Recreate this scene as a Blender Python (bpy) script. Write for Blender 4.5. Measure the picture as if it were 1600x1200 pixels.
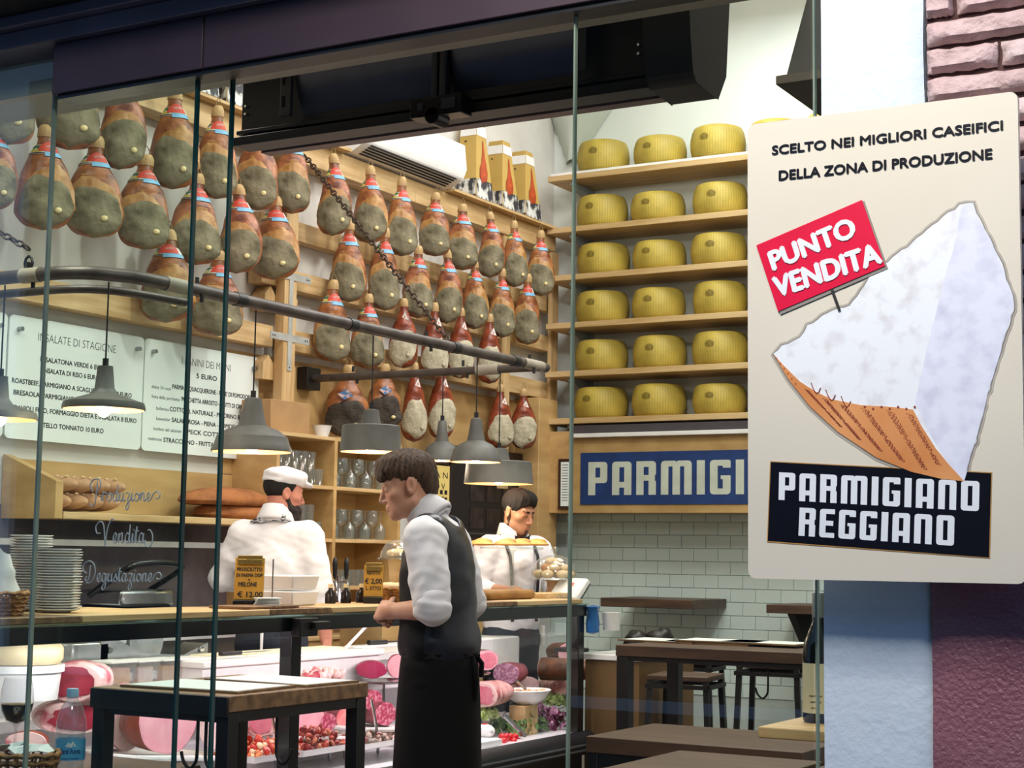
import bpy, bmesh, math, random
import numpy as np
from mathutils import Vector, Matrix, Euler, noise
from mathutils.geometry import tessellate_polygon
random.seed(5)
for o in list(bpy.data.objects): bpy.data.objects.remove(o)
SC = bpy.context.scene; COL = SC.collection
R = math.radians
# ---------------------------------------------------------------- camera
FPX, CAMZ = 2560.0, 1.4
YAW, PITCH, ROLL = R(29.9), R(6.0), R(0.85)
camd = bpy.data.cameras.new('camera'); cam = bpy.data.objects.new('camera', camd); COL.objects.link(cam)
camd.sensor_width = 36; camd.lens = 36*FPX/1600; camd.clip_end = 200; camd.clip_start = 0.05
CM = Matrix.Rotation(YAW, 4, 'Z') @ Matrix.Rotation(R(90)+PITCH, 4, 'X') @ Matrix.Rotation(ROLL, 4, 'Z')
cam.matrix_world = Matrix.Translation((0, 0, CAMZ)) @ CM
SC.camera = cam
CR = CM.to_3x3()
# ---------------------------------------------------------------- view, world, lights
SC.view_settings.view_transform = 'Standard'; SC.view_settings.look = 'None'
SC.view_settings.exposure = 0.0; SC.view_settings.gamma = 1.0; SC.view_settings.use_curve_mapping = False
W = bpy.data.worlds.new('street_dusk'); SC.world = W; W.use_nodes = True
W.node_tree.nodes['Background'].inputs[0].default_value = (0.31, 0.56, 1.0, 1)
W.node_tree.nodes['Background'].inputs[1].default_value = 0.68
def area(name, loc, size, power, col, target=None, sizey=None):
    l = bpy.data.lights.new(name, 'AREA'); l.energy = power; l.color = col; l.size = size
    if sizey: l.shape = 'RECTANGLE'; l.size_y = sizey
    o = bpy.data.objects.new(name, l); COL.objects.link(o); o.location = loc
    if target is not None: o.rotation_euler = (Vector(target)-Vector(loc)).to_track_quat('-Z', 'Y').to_euler()
    return o
def point(name, loc, power, col, r=.03):
    l = bpy.data.lights.new(name, 'POINT'); l.energy = power; l.color = col; l.shadow_soft_size = r
    o = bpy.data.objects.new(name, l); COL.objects.link(o); o.location = loc
    return o
WARM, NEUT, PINK = (1, .86, .66), (1, .96, .9), (1, .84, .9)
area('shop_ceiling_light', (-3.4, 5.2, 5.6), 1.6, 60, NEUT)
area('shop_ceiling_light', (-3.6, 7.8, 5.6), 1.6, 75, NEUT)
area('shop_ceiling_light', (-4.0, 10.2, 5.6), 1.4, 75, (.97, 1, 1))
area('track_spot', (-3.0, 6.5, 4.6), .3, 45, NEUT, (-6.3, 8.6, 3.4))
area('shelf_wall_light', (-2.6, 8.0, 5.2), .6, 45, NEUT, (-4.6, 11.6, 2.8))
area('door_side_light', (-1.6, 4.2, 3.6), .8, 24, NEUT, (-3.4, 5.2, 1.2))
area('waiter_fill_light', (-4.9, 4.2, 3.9), .8, 50, (1, .93, .84), (-3.3, 5.3, 1.4))  # added fill that brightens the waiter's face and shirt
area('table_area_fill', (-2.4, 8.9, 4.6), .8, 38, (.95, .98, 1))  # added fill to brighten the tables and tiled wall
area('pillar_lamp', (-1.25, 1.3, 3.7), .35, 42, (1, .93, .84), (-.85, 3.0, 2.3))
sl = area('street_lamp', (-.5, -.2, 4.6), .8, 10.5, (1, .94, .88), (-.9, 2.9, 2.25)); sl.data.spread = R(46)
# ---------------------------------------------------------------- helpers
def ray(px, py): return CR @ Vector(((px-800)/FPX, -(py-600)/FPX, -1))
C0 = Vector((0, 0, CAMZ))
def onX(px, py, X): r = ray(px, py); return C0 + r*(X/r.x)
def onY(px, py, Y): r = ray(px, py); return C0 + r*(Y/r.y)
def onZ(px, py, Z): r = ray(px, py); return C0 + r*((Z-CAMZ)/r.z)
def onD(px, py, d): return C0 + ray(px, py)*d
def lin(c):
    return tuple((x/12.92 if x <= .04045 else ((x+.055)/1.055)**2.4) for x in c)
def hexc(h): return lin(tuple(int(h[i:i+2], 16)/255 for i in (0, 2, 4)))
MATS = {}
def mat(name, col, rough=.6, metal=0, col2=None, scale=8, bump=0, bscale=None, spec=.5, emit=None, estr=1, stretch=None, detail=4, lo=.35, hi=.65, sss=0, coat=0):
    if name in MATS: return MATS[name]
    m = bpy.data.materials.new(name); m.use_nodes = True; MATS[name] = m
    nt = m.node_tree; b = nt.nodes['Principled BSDF']
    c = hexc(col) if isinstance(col, str) else col
    b.inputs['Roughness'].default_value = rough; b.inputs['Metallic'].default_value = metal
    b.inputs['Specular IOR Level'].default_value = spec
    if coat: b.inputs['Coat Weight'].default_value = coat; b.inputs['Coat Roughness'].default_value = .15
    if sss: b.inputs['Subsurface Weight'].default_value = sss; b.inputs['Subsurface Scale'].default_value = .01
    b.inputs['Base Color'].default_value = (*c, 1)
    tc = nt.nodes.new('ShaderNodeTexCoord'); mp = nt.nodes.new('ShaderNodeMapping'); nt.links.new(tc.outputs['Object'], mp.inputs[0])
    if stretch: mp.inputs['Scale'].default_value = stretch
    if col2 is None: c2 = tuple(x*.86 for x in c)
    else: c2 = hexc(col2) if isinstance(col2, str) else col2
    n = nt.nodes.new('ShaderNodeTexNoise'); n.inputs['Scale'].default_value = scale; n.inputs['Detail'].default_value = detail
    nt.links.new(mp.outputs[0], n.inputs['Vector'])
    rp = nt.nodes.new('ShaderNodeValToRGB'); rp.color_ramp.elements[0].position = lo; rp.color_ramp.elements[1].position = hi
    rp.color_ramp.elements[0].color = (*c2, 1); rp.color_ramp.elements[1].color = (*c, 1)
    nt.links.new(n.outputs['Fac'], rp.inputs[0]); nt.links.new(rp.outputs[0], b.inputs['Base Color'])
    if bump:
        n2 = nt.nodes.new('ShaderNodeTexNoise'); n2.inputs['Scale'].default_value = bscale or scale*4; n2.inputs['Detail'].default_value = 3
        nt.links.new(mp.outputs[0], n2.inputs['Vector'])
        bp = nt.nodes.new('ShaderNodeBump'); bp.inputs['Strength'].default_value = bump; bp.inputs['Distance'].default_value = .01
        nt.links.new(n2.outputs['Fac'], bp.inputs['Height']); nt.links.new(bp.outputs[0], b.inputs['Normal'])
    if emit is not None:
        b.inputs['Emission Color'].default_value = (*(hexc(emit) if isinstance(emit, str) else emit), 1); b.inputs['Emission Strength'].default_value = estr
    return m
def glassmat(name, tint=(.93, .97, .95), refl=1.0, haze=0.0, rough=.0):
    if name in MATS: return MATS[name]
    m = bpy.data.materials.new(name); m.use_nodes = True; MATS[name] = m; nt = m.node_tree
    for n in list(nt.nodes):
        if n.type != 'OUTPUT_MATERIAL': nt.nodes.remove(n)
    out = nt.nodes[0]
    tr = nt.nodes.new('ShaderNodeBsdfTransparent'); tr.inputs[0].default_value = (*tint, 1)
    gl = nt.nodes.new('ShaderNodeBsdfGlossy'); gl.inputs['Roughness'].default_value = rough
    fr = nt.nodes.new('ShaderNodeLayerWeight'); fr.inputs[0].default_value = .5
    pw = nt.nodes.new('ShaderNodeMath'); pw.operation = 'POWER'; pw.inputs[1].default_value = 5; nt.links.new(fr.outputs['Facing'], pw.inputs[0])
    ml = nt.nodes.new('ShaderNodeMath'); ml.operation = 'MULTIPLY_ADD'; ml.inputs[1].default_value = .9; ml.inputs[2].default_value = .05*refl; ml.use_clamp = True
    nt.links.new(pw.outputs[0], ml.inputs[0])
    mx = nt.nodes.new('ShaderNodeMixShader'); nt.links.new(ml.outputs[0], mx.inputs[0])
    nt.links.new(tr.outputs[0], mx.inputs[1]); nt.links.new(gl.outputs[0], mx.inputs[2])
    last = mx
    if haze:
        df = nt.nodes.new('ShaderNodeBsdfDiffuse'); df.inputs[0].default_value = (.8, .85, .85, 1)
        m2 = nt.nodes.new('ShaderNodeMixShader'); m2.inputs[0].default_value = haze
        nt.links.new(last.outputs[0], m2.inputs[1]); nt.links.new(df.outputs[0], m2.inputs[2]); last = m2
    nt.links.new(last.outputs[0], out.inputs[0])
    return m
class MB:
    def __init__(s): s.v = []; s.f = []; s.m = []
    def add(s, vs, fs, m=0):
        b = len(s.v); s.v += [tuple(x) for x in vs]; s.f += [tuple(i+b for i in f) for f in fs]; s.m += [m]*len(fs); return s
    def box(s, a, b, m=0, mtx=None):
        x0, y0, z0 = a; x1, y1, z1 = b
        vs = [(x0,y0,z0),(x1,y0,z0),(x1,y1,z0),(x0,y1,z0),(x0,y0,z1),(x1,y0,z1),(x1,y1,z1),(x0,y1,z1)]
        if mtx is not None: vs = [mtx @ Vector(v) for v in vs]
        return s.add(vs, [(0,3,2,1),(4,5,6,7),(0,1,5,4),(1,2,6,5),(2,3,7,6),(3,0,4,7)], m)
    def cyl(s, p0, p1, r0, r1=None, n=16, m=0, caps=True):
        r1 = r0 if r1 is None else r1; p0 = Vector(p0); p1 = Vector(p1); d = (p1-p0).normalized()
        u = d.orthogonal().normalized(); w = d.cross(u); vs = []
        for p, r in ((p0, r0), (p1, r1)):
            for i in range(n): a = 2*math.pi*i/n; vs.append(p+(u*math.cos(a)+w*math.sin(a))*r)
        fs = [(i, (i+1) % n, n+(i+1) % n, n+i) for i in range(n)]
        if caps: fs += [tuple(range(n))[::-1], tuple(range(n, 2*n))]
        return s.add(vs, fs, m)
    def tube(s, path, r, n=10, m=0, closed=False):
        P = [Vector(p) for p in path]; N = len(P); rr = r if isinstance(r, (list, tuple)) else [r]*N
        t0 = (P[1]-P[0]).normalized(); u = t0.orthogonal().normalized(); vs = []
        for i in range(N):
            a = P[(i-1) % N] if (closed or i > 0) else P[0]; b = P[(i+1) % N] if (closed or i < N-1) else P[-1]
            t = (b-a).normalized(); u = (u-t*u.dot(t)).normalized(); w = t.cross(u)
            for k in range(n): an = 2*math.pi*k/n; vs.append(P[i]+(u*math.cos(an)+w*math.sin(an))*rr[i])
        fs = []
        for i in range(N if closed else N-1):
            j = (i+1) % N
            for k in range(n): k2 = (k+1) % n; fs.append((i*n+k, i*n+k2, j*n+k2, j*n+k))
        if not closed: fs += [tuple(range(n))[::-1], tuple(range((N-1)*n, N*n))]
        return s.add(vs, fs, m)
    def lathe(s, prof, c=(0, 0, 0), n=24, m=0, sx=1, sy=1, mtx=None):
        c = Vector(c); vs = []; N = len(prof)
        for r, z in prof:
            for i in range(n):
                a = 2*math.pi*i/n; p = Vector((r*math.cos(a)*sx, r*math.sin(a)*sy, z))
                if mtx is not None: p = mtx @ p
                vs.append(c+p)
        fs = [(i*n+k, i*n+(k+1) % n, (i+1)*n+(k+1) % n, (i+1)*n+k) for i in range(N-1) for k in range(n)]
        return s.add(vs, fs, m)
    def ell(s, c, r, m=0, nu=14, nv=9, mtx=None, jit=0):
        prof = [(math.sin(math.pi*i/nv) if 0 < i < nv else .001, -math.cos(math.pi*i/nv)) for i in range(nv+1)]
        M_ = (mtx or Matrix.Identity(3)) @ Matrix.Diagonal(Vector(r))
        b = len(s.v); s.lathe(prof, c, nu, m, mtx=M_)
        if jit:
            cc = Vector(c); off = random.random()*50
            for i in range(b, len(s.v)):
                p = Vector(s.v[i]); d = p-cc; k = 1+jit*noise.noise(d*(1.6/max(r))+Vector((off, 0, 0))); s.v[i] = tuple(cc+d*k)
        return s
    def plate(s, pts, off, m=0, ms=None, holes=()):
        """flat polygon (front) with thickness along off"""
        loops = [[Vector(p) for p in pts]]+[[Vector(p) for p in h] for h in holes]
        allp = [p for l in loops for p in l]; n = len(allp); off = Vector(off)
        nor = Vector((0, 0, 0)); L = loops[0]
        for i in range(len(L)): nor += L[i].cross(L[(i+1) % len(L)])
        flip = nor.dot(off) > 0
        tr = tessellate_polygon(loops)
        fr = []
        for t in tr:
            a, b_, c_ = (allp[i] for i in t)
            if (b_-a).cross(c_-a).dot(off) > 0: t = (t[0], t[2], t[1])
            fr.append(t)
        s.add(allp, fr, m); s.add([p+off for p in allp], [tuple(reversed(t)) for t in fr], m if ms is None else ms)
        for l in loops:
            k = len(l); s.add(l+[p+off for p in l], [(i, k+i, k+(i+1) % k, (i+1) % k) if not flip else (i, (i+1) % k, k+(i+1) % k, k+i) for i in range(k)], m if ms is None else ms)
        return s
    def build(s, name, mats, parent=None, smooth=30, bevel=0, label=None, cat=None, group=None, kind=None, at=None, local=False, subd=0):
        me = bpy.data.meshes.new(name)
        org = Vector((0, 0, 0))
        if parent is not None and not local: org = PW[parent.name]
        elif at is not None: org = Vector(at)
        elif parent is None and not local and s.v:
            xs, ys, zs = zip(*s.v); org = Vector(((min(xs)+max(xs))/2, (min(ys)+max(ys))/2, min(zs)))
        if kind == 'structure': org = Vector((0, 0, 0))
        me.from_pydata([tuple(Vector(v)-org) for v in s.v], [], s.f)
        if not isinstance(mats, (list, tuple)): mats = [mats]
        for x in mats: me.materials.append(x)
        me.polygons.foreach_set('material_index', s.m)
        if smooth:
            me.polygons.foreach_set('use_smooth', [True]*len(me.polygons))
            me.set_sharp_from_angle(angle=R(smooth))
        me.update()
        return link(name, me, parent, org, bevel, label, cat, group, kind, subd)
PW = {}
def link(name, me, parent=None, org=Vector((0, 0, 0)), bevel=0, label=None, cat=None, group=None, kind=None, subd=0):
    o = bpy.data.objects.new(name, me); COL.objects.link(o)
    if parent is not None: o.parent = parent; PW[o.name] = PW[parent.name]
    else: o.location = org; PW[o.name] = Vector(org)
    tag(o, label, cat, group, kind)
    if bevel:
        b = o.modifiers.new('bevel', 'BEVEL'); b.width = bevel; b.segments = 2; b.limit_method = 'ANGLE'; b.angle_limit = R(40)
    if subd:
        b = o.modifiers.new('sub', 'SUBSURF'); b.levels = subd; b.render_levels = subd
    return o
def tag(o, label=None, cat=None, group=None, kind=None):
    for k, v in (('label', label), ('category', cat), ('group', group), ('kind', kind)):
        if v: o[k] = v
    return o
def thing(name, label, cat, loc, rz=0, group=None):
    o = bpy.data.objects.new(name, None); COL.objects.link(o); o.location = loc; o.rotation_euler = (0, 0, rz)
    o.empty_display_size = .1; PW[o.name] = Vector(loc)
    return tag(o, label, cat, group)
def copy_tree(o, parent=None):
    c = o.copy(); COL.objects.link(c)
    if parent is not None: c.parent = parent
    for ch in list(o.children): copy_tree(ch, c)
    return c
def dup(o, loc, rz=None, label=None, group=None, scale=None):
    c = copy_tree(o); c.location = loc
    if rz is not None: c.rotation_euler = (0, 0, rz)
    if scale is not None: c.scale = scale
    if label: c['label'] = label
    if group: c['group'] = group
    return c
def S(name, mb, m, **k): return mb.build(name, m, kind='structure', **k)
_txt = {}
def text_mesh(body, size=1, ext=.0004, bold=0, shear=0, align='CENTER', sp=1.0, extrude_back=True):
    key = (body, size, ext, bold, shear, align, sp)
    if key in _txt: return _txt[key]
    c = bpy.data.curves.new('t', 'FONT'); c.body = body; c.size = size; c.extrude = ext; c.offset = bold; c.shear = shear
    c.align_x = align; c.align_y = 'CENTER'; c.space_character = sp; c.resolution_u = 3
    o = bpy.data.objects.new('t', c); COL.objects.link(o)
    dg = bpy.context.evaluated_depsgraph_get(); me = bpy.data.meshes.new_from_object(o.evaluated_get(dg))
    r = ([v.co.copy() for v in me.vertices], [tuple(p.vertices) for p in me.polygons])
    bpy.data.objects.remove(o); bpy.data.meshes.remove(me)
    _txt[key] = r; return r
def put_text(mb, body, pos, u, v, height, m=0, bold=0, shear=0, align='CENTER', width=None, off=.0006, sp=1.0):
    """u: reading direction, v: up direction (unit vectors); height = cap height"""
    if bold > 0:
        for i, (du, dv) in enumerate(((bold*.5, 0), (-bold*.5, 0), (0, bold*.4), (0, -bold*.4))):
            kk = height/.72; uu = Vector(u).normalized(); vv = Vector(v).normalized()
            put_text(mb, body, Vector(pos)+uu*du*kk+vv*dv*kk, u, v, height, m, 0, shear, align, width, off+.00006*i, sp)
        return
    vs, fs = text_mesh(body, 1, .0002, bold, shear, align, sp)
    if not vs: return
    u = Vector(u).normalized(); v = Vector(v).normalized(); n = u.cross(v)
    xs = [a.x for a in vs]; ys = [a.y for a in vs]
    k = height/.72; kx = k
    if width: kx = width/(max(xs)-min(xs))
    cy = (max(ys)+min(ys))/2 if False else 0
    pos = Vector(pos)
    mb.add([pos+u*(a.x*kx)+v*((a.y-cy)*k)+n*(a.z+off) for a in vs], fs, m)
def smooth_path(pts, k=6):
    P = [Vector(p) for p in pts]; out = []
    for i in range(len(P)-1):
        p0 = P[max(i-1, 0)]; p1 = P[i]; p2 = P[i+1]; p3 = P[min(i+2, len(P)-1)]
        for j in range(k):
            t = j/k; out.append(.5*((2*p1)+(-p0+p2)*t+(2*p0-5*p1+4*p2-p3)*t*t+(-p0+3*p1-3*p2+p3)*t**3))
    out.append(P[-1]); return out
ORDW = 'first second third fourth fifth sixth seventh eighth ninth tenth eleventh twelfth thirteenth fourteenth fifteenth sixteenth seventeenth eighteenth nineteenth twentieth twenty-first twenty-second twenty-third twenty-fourth twenty-fifth twenty-sixth twenty-seventh twenty-eighth'.split()
ORD = ['first', 'second', 'third', 'fourth', 'fifth', 'sixth', 'seventh', 'eighth', 'ninth', 'tenth', 'eleventh', 'twelfth', 'thirteenth', 'fourteenth', 'fifteenth', 'sixteenth']
# ---------------------------------------------------------------- materials
m_plaster = mat('white_plaster', 'dedcd6', .8, col2='cfcdc6', scale=2, bump=.08, bscale=30)
m_backwall = mat('cool_white_paint', 'e6ece9', .8, col2='dde5e3', scale=2)
m_vault = mat('vault_grey', 'c4cbc2', .85, col2='b8c0b6', scale=2)
m_ceil = mat('ceiling_white', 'e8e8e4', .9)
m_floor = mat('shop_floor', '6e6258', .5, col2='5c5048', scale=3)
m_pave = mat('street_stone', '5a544e', .8, col2='464039', scale=5, bump=.3)
m_tile = mat('white_tile', 'dcecea', .22, col2='d4e6e4', scale=1.5)
m_grout = mat('grout', 'c2d0ce', .9)
m_pillar = mat('pillar_paint', 'd4dfe9', .62, col2='c4d2e0', scale=3, bump=.22, bscale=60, lo=.3, hi=.7)
m_mauve = mat('mauve_paint', '96656f', .42, col2='84535e', scale=4, bump=.5, bscale=120)
m_brick = mat('painted_brick', 'c2a9a8', .8, col2='a58a88', scale=14, bump=1.0, bscale=45)
m_brick2 = mat('painted_brick_pale', 'cbb7b6', .8, col2='a89392', scale=12, bump=1.0, bscale=40)
m_mortar = mat('dark_mortar', '4a3230', .95, bump=.6, bscale=50)
m_fascia = mat('aubergine_metal', '44343d', .55, col2='3b2b35', scale=3)
m_frame = mat('mauve_grey_metal', '6d6878', .5, col2='5c5868', scale=4)
m_dark = mat('dark_recess', '17120f', .9, col2='0d0a08', scale=5)
m_beam = mat('cream_beam', 'b9b3a2', .7, col2='aca693', scale=2)
m_black = mat('black_metal', '141416', .45, col2='0f0f10')
m_blackg = mat('black_gloss', '101214', .2)
m_panel = mat('air_curtain_panel', '626678', .33, metal=.75, col2='565868', scale=3)
m_edge = mat('glass_edge', '1d4a48', .15, col2='12302f', scale=3)
m_edgel = mat('glass_edge_pale', '8a9a88', .15, col2='5c6e60', scale=3)
m_wood = mat('pine', 'd2b585', .55, col2='b89662', scale=2.2, stretch=(1, 12, 12), bump=.05)
m_woodY = mat('pine_long', 'd2b585', .55, col2='ba9866', scale=2.2, stretch=(12, 1.2, 12), bump=.05)
m_woodZ = mat('pine_upright', 'd0b282', .55, col2='b89462', scale=2.2, stretch=(12, 12, 1.2), bump=.05)
m_ply = mat('plywood', 'c6a46c', .6, col2='b08c58', scale=1.6, stretch=(3, 1, 6))
m_greywood = mat('grey_brown_wood', '7c705f', .7, col2='6b5f50', scale=3)  # plain grey-brown wood tone for the crumb slats
m_walnut = mat('dark_table_wood', '8a6a48', .45, col2='5f452d', scale=3, stretch=(1, 10, 10))
m_darkwood = mat('brown_table_wood', '5d4636', .45, col2='45332a', scale=3, stretch=(1, 8, 8))
m_steel = mat('steel', 'b4b6b8', .25, metal=1, col2='9c9ea0')
m_chrome = mat('chrome', 'd8d8da', .08, metal=1, col2='c8c8ca')
m_galv = mat('galvanised_plate', 'c2c4c0', .45, metal=.4, col2='a8aaa6')
m_white = mat('white_plastic', 'f0f0ee', .35, col2='e6e6e4')
m_porc = mat('white_porcelain', 'f2f1ee', .15, col2='e8e7e4')
m_paper = mat('white_paper', 'e4ece8', .7, col2='dbe4e0', scale=1)
m_ink = mat('black_ink', '1a1a1c', .6, col2='141416')
m_inkg = mat('grey_ink', '4a5254', .6, col2='404648')
m_glass = glassmat('shop_glass', (.90, .97, .94), 1.15, haze=.0)
m_glassr = glassmat('side_pane_glass', (.84, .86, .81), 1.1)
m_caseg = glassmat('case_glass', (.95, .98, .97), .7)
m_tumbler = glassmat('drinking_glass', (.90, .92, .90), 1.6, haze=.05)
m_red = mat('tomato_red', 'd8202a', .3)
XL, YB, XR, ZC = -6.3, 11.6, .8, 5.9
YF = 3.0
# ---------------------------------------------------------------- shell
S('floor', MB().box((XL, YF, -.1), (XR, YB, 0)), m_floor)
S('pavement', MB().box((-14, -8, -.12), (6, YF, -.02)), m_pave)
S('wall_left', MB().box((XL-.15, YF-.1, 0), (XL, YB+.15, ZC)), m_plaster)
S('wall_right', MB().box((XR, YF, 0), (XR+.15, YB+.15, ZC)), m_plaster)
S('ceiling', MB().box((XL-.15, YF, ZC), (XR+.15, YB+.15, ZC+.12)), m_ceil)
wb = S('wall_back', MB().box((XL, YB, 0), (XR, YB+.15, ZC)), m_backwall)
tg = MB().box((XL+.02, YB-.012, .05), (XR, YB-.001, 1.80)); tg.build('grout_bed', m_grout, wb)
tm = None; TW, TH = .2, .1
bx = MB().box((.0015, -.022, .0015), (TW-.0025, -.010, TH-.0025))
for r in range(14):
    for c in range(17):
        x = XL+.06+c*TW+(TW/2 if r % 2 else 0); z = .38+r*TH
        if tm is None:
            tm = bx.build('tile', m_tile, wb, local=True, bevel=.003)
            o = tm
        else:
            o = tm.copy(); COL.objects.link(o)
        o.location = (x, YB, z)
# vault web in the far corner
vb = MB(); st1 = [onY(1020, 60, YB-.01), onY(985, 132, YB-.01), onY(955, 172, YB-.01), onY(922, 222, YB-.01), onY(905, 252, YB-.01)]
st2 = [onX(842, 60, XL+.01), onX(850, 130, XL+.01), onX(860, 175, XL+.01), onX(872, 225, XL+.01), onX(884, 268, XL+.01)]
vs = []
for a, b in zip(st1, st2):
    for k in range(7):
        t = k/6; c = Vector((XL+.25, YB-.3, a.z*(1-t)+b.z*t)); vs.append((1-t)**2*a+2*t*(1-t)*c+t*t*b)
vb.add(vs, [(i*7+k, i*7+k+1, (i+1)*7+k+1, (i+1)*7+k) for i in range(4) for k in range(6)])
S('trim_1', vb, m_vault)
# facade above the door
S('wall_front', MB().box((-14, 2.78, 2.765), (-1.35, 3.25, 7)), m_dark)
S('trim_2', MB().box((-14, 2.90, 2.735), (-1.2, 3.06, 2.765)).box((-14, 2.93, 2.69), (-1.2, 3.06, 2.735)), m_frame, bevel=.004)
fa = thing('door_fascia', 'long dark aubergine metal fascia above the glass shop doors', 'fascia', (-2.2, 2.98, 2.557))
MB().box((-3.07, 2.955, 2.557), (-2.575, 3.02, 2.688)).build('panel', m_fascia, fa, bevel=.002)
MB().box((-2.57, 2.955, 2.557), (-1.30, 3.02, 2.688)).build('panel', m_fascia, fa, bevel=.002)
MB().box((-3.06, 2.965, 2.545), (-1.30, 3.03, 2.557)).build('seal_strip', m_black, fa)
S('trim_3', MB().box((-6.3, 3.045, 2.60), (-1.25, 3.22, 2.78)), m_beam)
S('wall_front_low', MB().box((-14, 2.9, 0), (-4.8, 3.1, 2.8)), m_mauve)
# ---------------------------------------------------------------- glass
def pane(name, x0, x1, y, z0, z1, gm, em, label, edges='r', th=.012, em2=None):
    t = thing(name, label if False else None, None, ((x0+x1)/2, y, z0)); t['kind'] = 'structure'
    MB().add([(x0+.002, y, z0), (x1-.002, y, z0), (x1-.002, y, z1), (x0+.002, y, z1)], [(0, 1, 2, 3)]).build('pane', gm, t)
    w = .0065
    if 'r' in edges: MB().box((x1-w, y-th/2, z0), (x1, y+th/2, z1)).build('polished_edge', em, t)
    if 'l' in edges: MB().box((x0, y-th/2, z0), (x0+w*.6, y+th/2, z1)).build('polished_edge', em2 or em, t)
    return t
pane('window_1', -4.75, -3.10, 3.0, .02, 2.69, m_glass, m_edgel, 'clear fixed glass panel at the far left edge of the shop front', 'r')
pb = pane('window_2', -3.097, -2.62, 3.0, .02, 2.55, m_glass, m_edge, 'fixed glass panel with white script lettering, left of the open doorway', 'r')
sd = pane('door_1', -3.45, -2.552, 3.05, .02, 2.59, m_glass, m_edge, 'sliding glass door slid open behind the lettered glass panel', 'r')
pane('window_3', -1.583, -1.058, 3.0, .02, 3.6, m_glassr, m_edgel, 'tall glass panel between the open doorway and the large cheese sign', 'l', em2=m_edgel)
pane('window_4', -1.054, -1.031, 3.0, .02, 3.6, m_glass, m_edgel, 'narrow glass strip against the pale pillar, in front of the wine bottle', 'l')
# ---------------------------------------------------------------- pillar and painted wall
pl = MB(); nx, nz = 10, 110; vs = []
x0, x1 = -1.03, -.832
for j in range(nz+1):
    z = 3.4*j/nz
    for i in range(nx+1):
        x = x0+(x1-x0)*i/nx; wob = .004*noise.noise(Vector((x*6, 0, z*3)))+.0015*noise.noise(Vector((x*30, 3, z*30)))
        y = 2.975+wob+(.012 if i == nx else 0)
        xx = x+(.006*noise.noise(Vector((9, 0, z*4))) if i >= nx-1 else 0)+(.006 if (z < 1.33 and i >= nx-1) else 0)
        vs.append((xx, y, z))
pl.add(vs, [(j*(nx+1)+i, j*(nx+1)+i+1, (j+1)*(nx+1)+i+1, (j+1)*(nx+1)+i) for j in range(nz) for i in range(nx)])
pl.add([(x0, 2.975, 0), (x0, 3.4, 0), (x0, 3.4, 3.4), (x0, 2.975, 3.4), (x1, 2.987, 0), (x1, 3.4, 0), (x1, 3.4, 3.4), (x1, 2.987, 3.4)], [(0, 3, 2, 1), (4, 5, 6, 7), (3, 7, 6, 2), (1, 2, 6, 5)])
for k in range(26):   # small plaster chips and drips
    pass
S('wall_pillar', pl, m_pillar, smooth=60)
wr = S('wall_right_front', MB().box((-.828, 2.992, 0), (3.0, 3.4, 3.4)), m_mortar)
pt = MB(); vs = []; nx, nz = 24, 30
for j in range(nz+1):
    z = 1.375*j/nz
    for i in range(nx+1):
        x = -.828+.9*i/nx; vs.append((x, 2.966+.006*noise.noise(Vector((x*9, 1, z*9)))-(.0 if i else -.01), z-.01*(j == nz)*noise.noise(Vector((x*9, 0, 0)))))
pt.add(vs, [(j*(nx+1)+i, j*(nx+1)+i+1, (j+1)*(nx+1)+i+1, (j+1)*(nx+1)+i) for j in range(nz) for i in range(nx)])
pt.add([(-.828, 2.966, 1.375), (.072, 2.966, 1.375), (.072, 3, 1.375), (-.828, 3, 1.375)], [(0, 1, 2, 3)])
pt.box((.07, 2.966, 0), (3.0, 3.0, 1.375))
pt.build('painted_plaster', m_mauve, wr, smooth=60)
def brick_mesh(L, seed):
    rng = random.Random(seed); H = .0435; nx, nz = 12, 5; vs = []
    for j in range(nz+1):
        for i in range(nx+1):
            x = L*i/nx; z = H*j/nz; e = min(x, L-x, 1)*1.0; ez = min(z, H-z)
            y = -.022-.006*noise.noise(Vector((x*22+seed*7, seed, z*30)))-.003*noise.noise(Vector((x*70+seed, 2, z*70)))
            if i in (0, nx) or j in (0, nz): y += .012+.004*rng.random()
            x2 = x+(.003*rng.random()-.0015 if j in (0, nz) or i in (0, nx) else 0); z2 = z+(.004*rng.random()-.002)*(j in (0, nz))
            vs.append((x2, y, z2))
    b = MB(); W_ = nx+1
    b.add(vs, [(j*W_+i, j*W_+i+1, (j+1)*W_+i+1, (j+1)*W_+i) for j in range(nz) for i in range(nx)])
    n0 = len(vs); ring = [i for i in range(W_)]+[(j+1)*W_-1 for j in range(1, nz+1)]+[nz*W_+i for i in range(nx-1, -1, -1)]+[j*W_ for j in range(nz-1, 0, -1)]
    b.v += [(b.v[r][0], .002, b.v[r][2]) for r in ring]; k = len(ring)
    for a in range(k): b.f.append((ring[a], n0+a, n0+(a+1) % k, ring[(a+1) % k])); b.m.append(0)
    return b
bk = {}
rng = random.Random(3); zc = 1.385; row = 0
while zc < 2.95:
    x = -.826-(0 if row % 2 else .0); first = True
    while x < .25:
        L = (.048 if (row % 2 and first) else rng.choice((.20, .21, .19)))if not (row % 3 == 2 and first) else .13
        kk = (round(L, 3), rng.randint(0, 2))
        if kk not in bk:
            bk[kk] = o = brick_mesh(L, len(bk)+1).build('brick', m_brick if len(bk) % 2 else m_brick2, wr, smooth=50, local=True)
        else:
            o = bk[kk].copy(); COL.objects.link(o)
        o.location = (x, 2.992, zc); x += L+.008; first = False
    zc += .0545; row += 1
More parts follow.
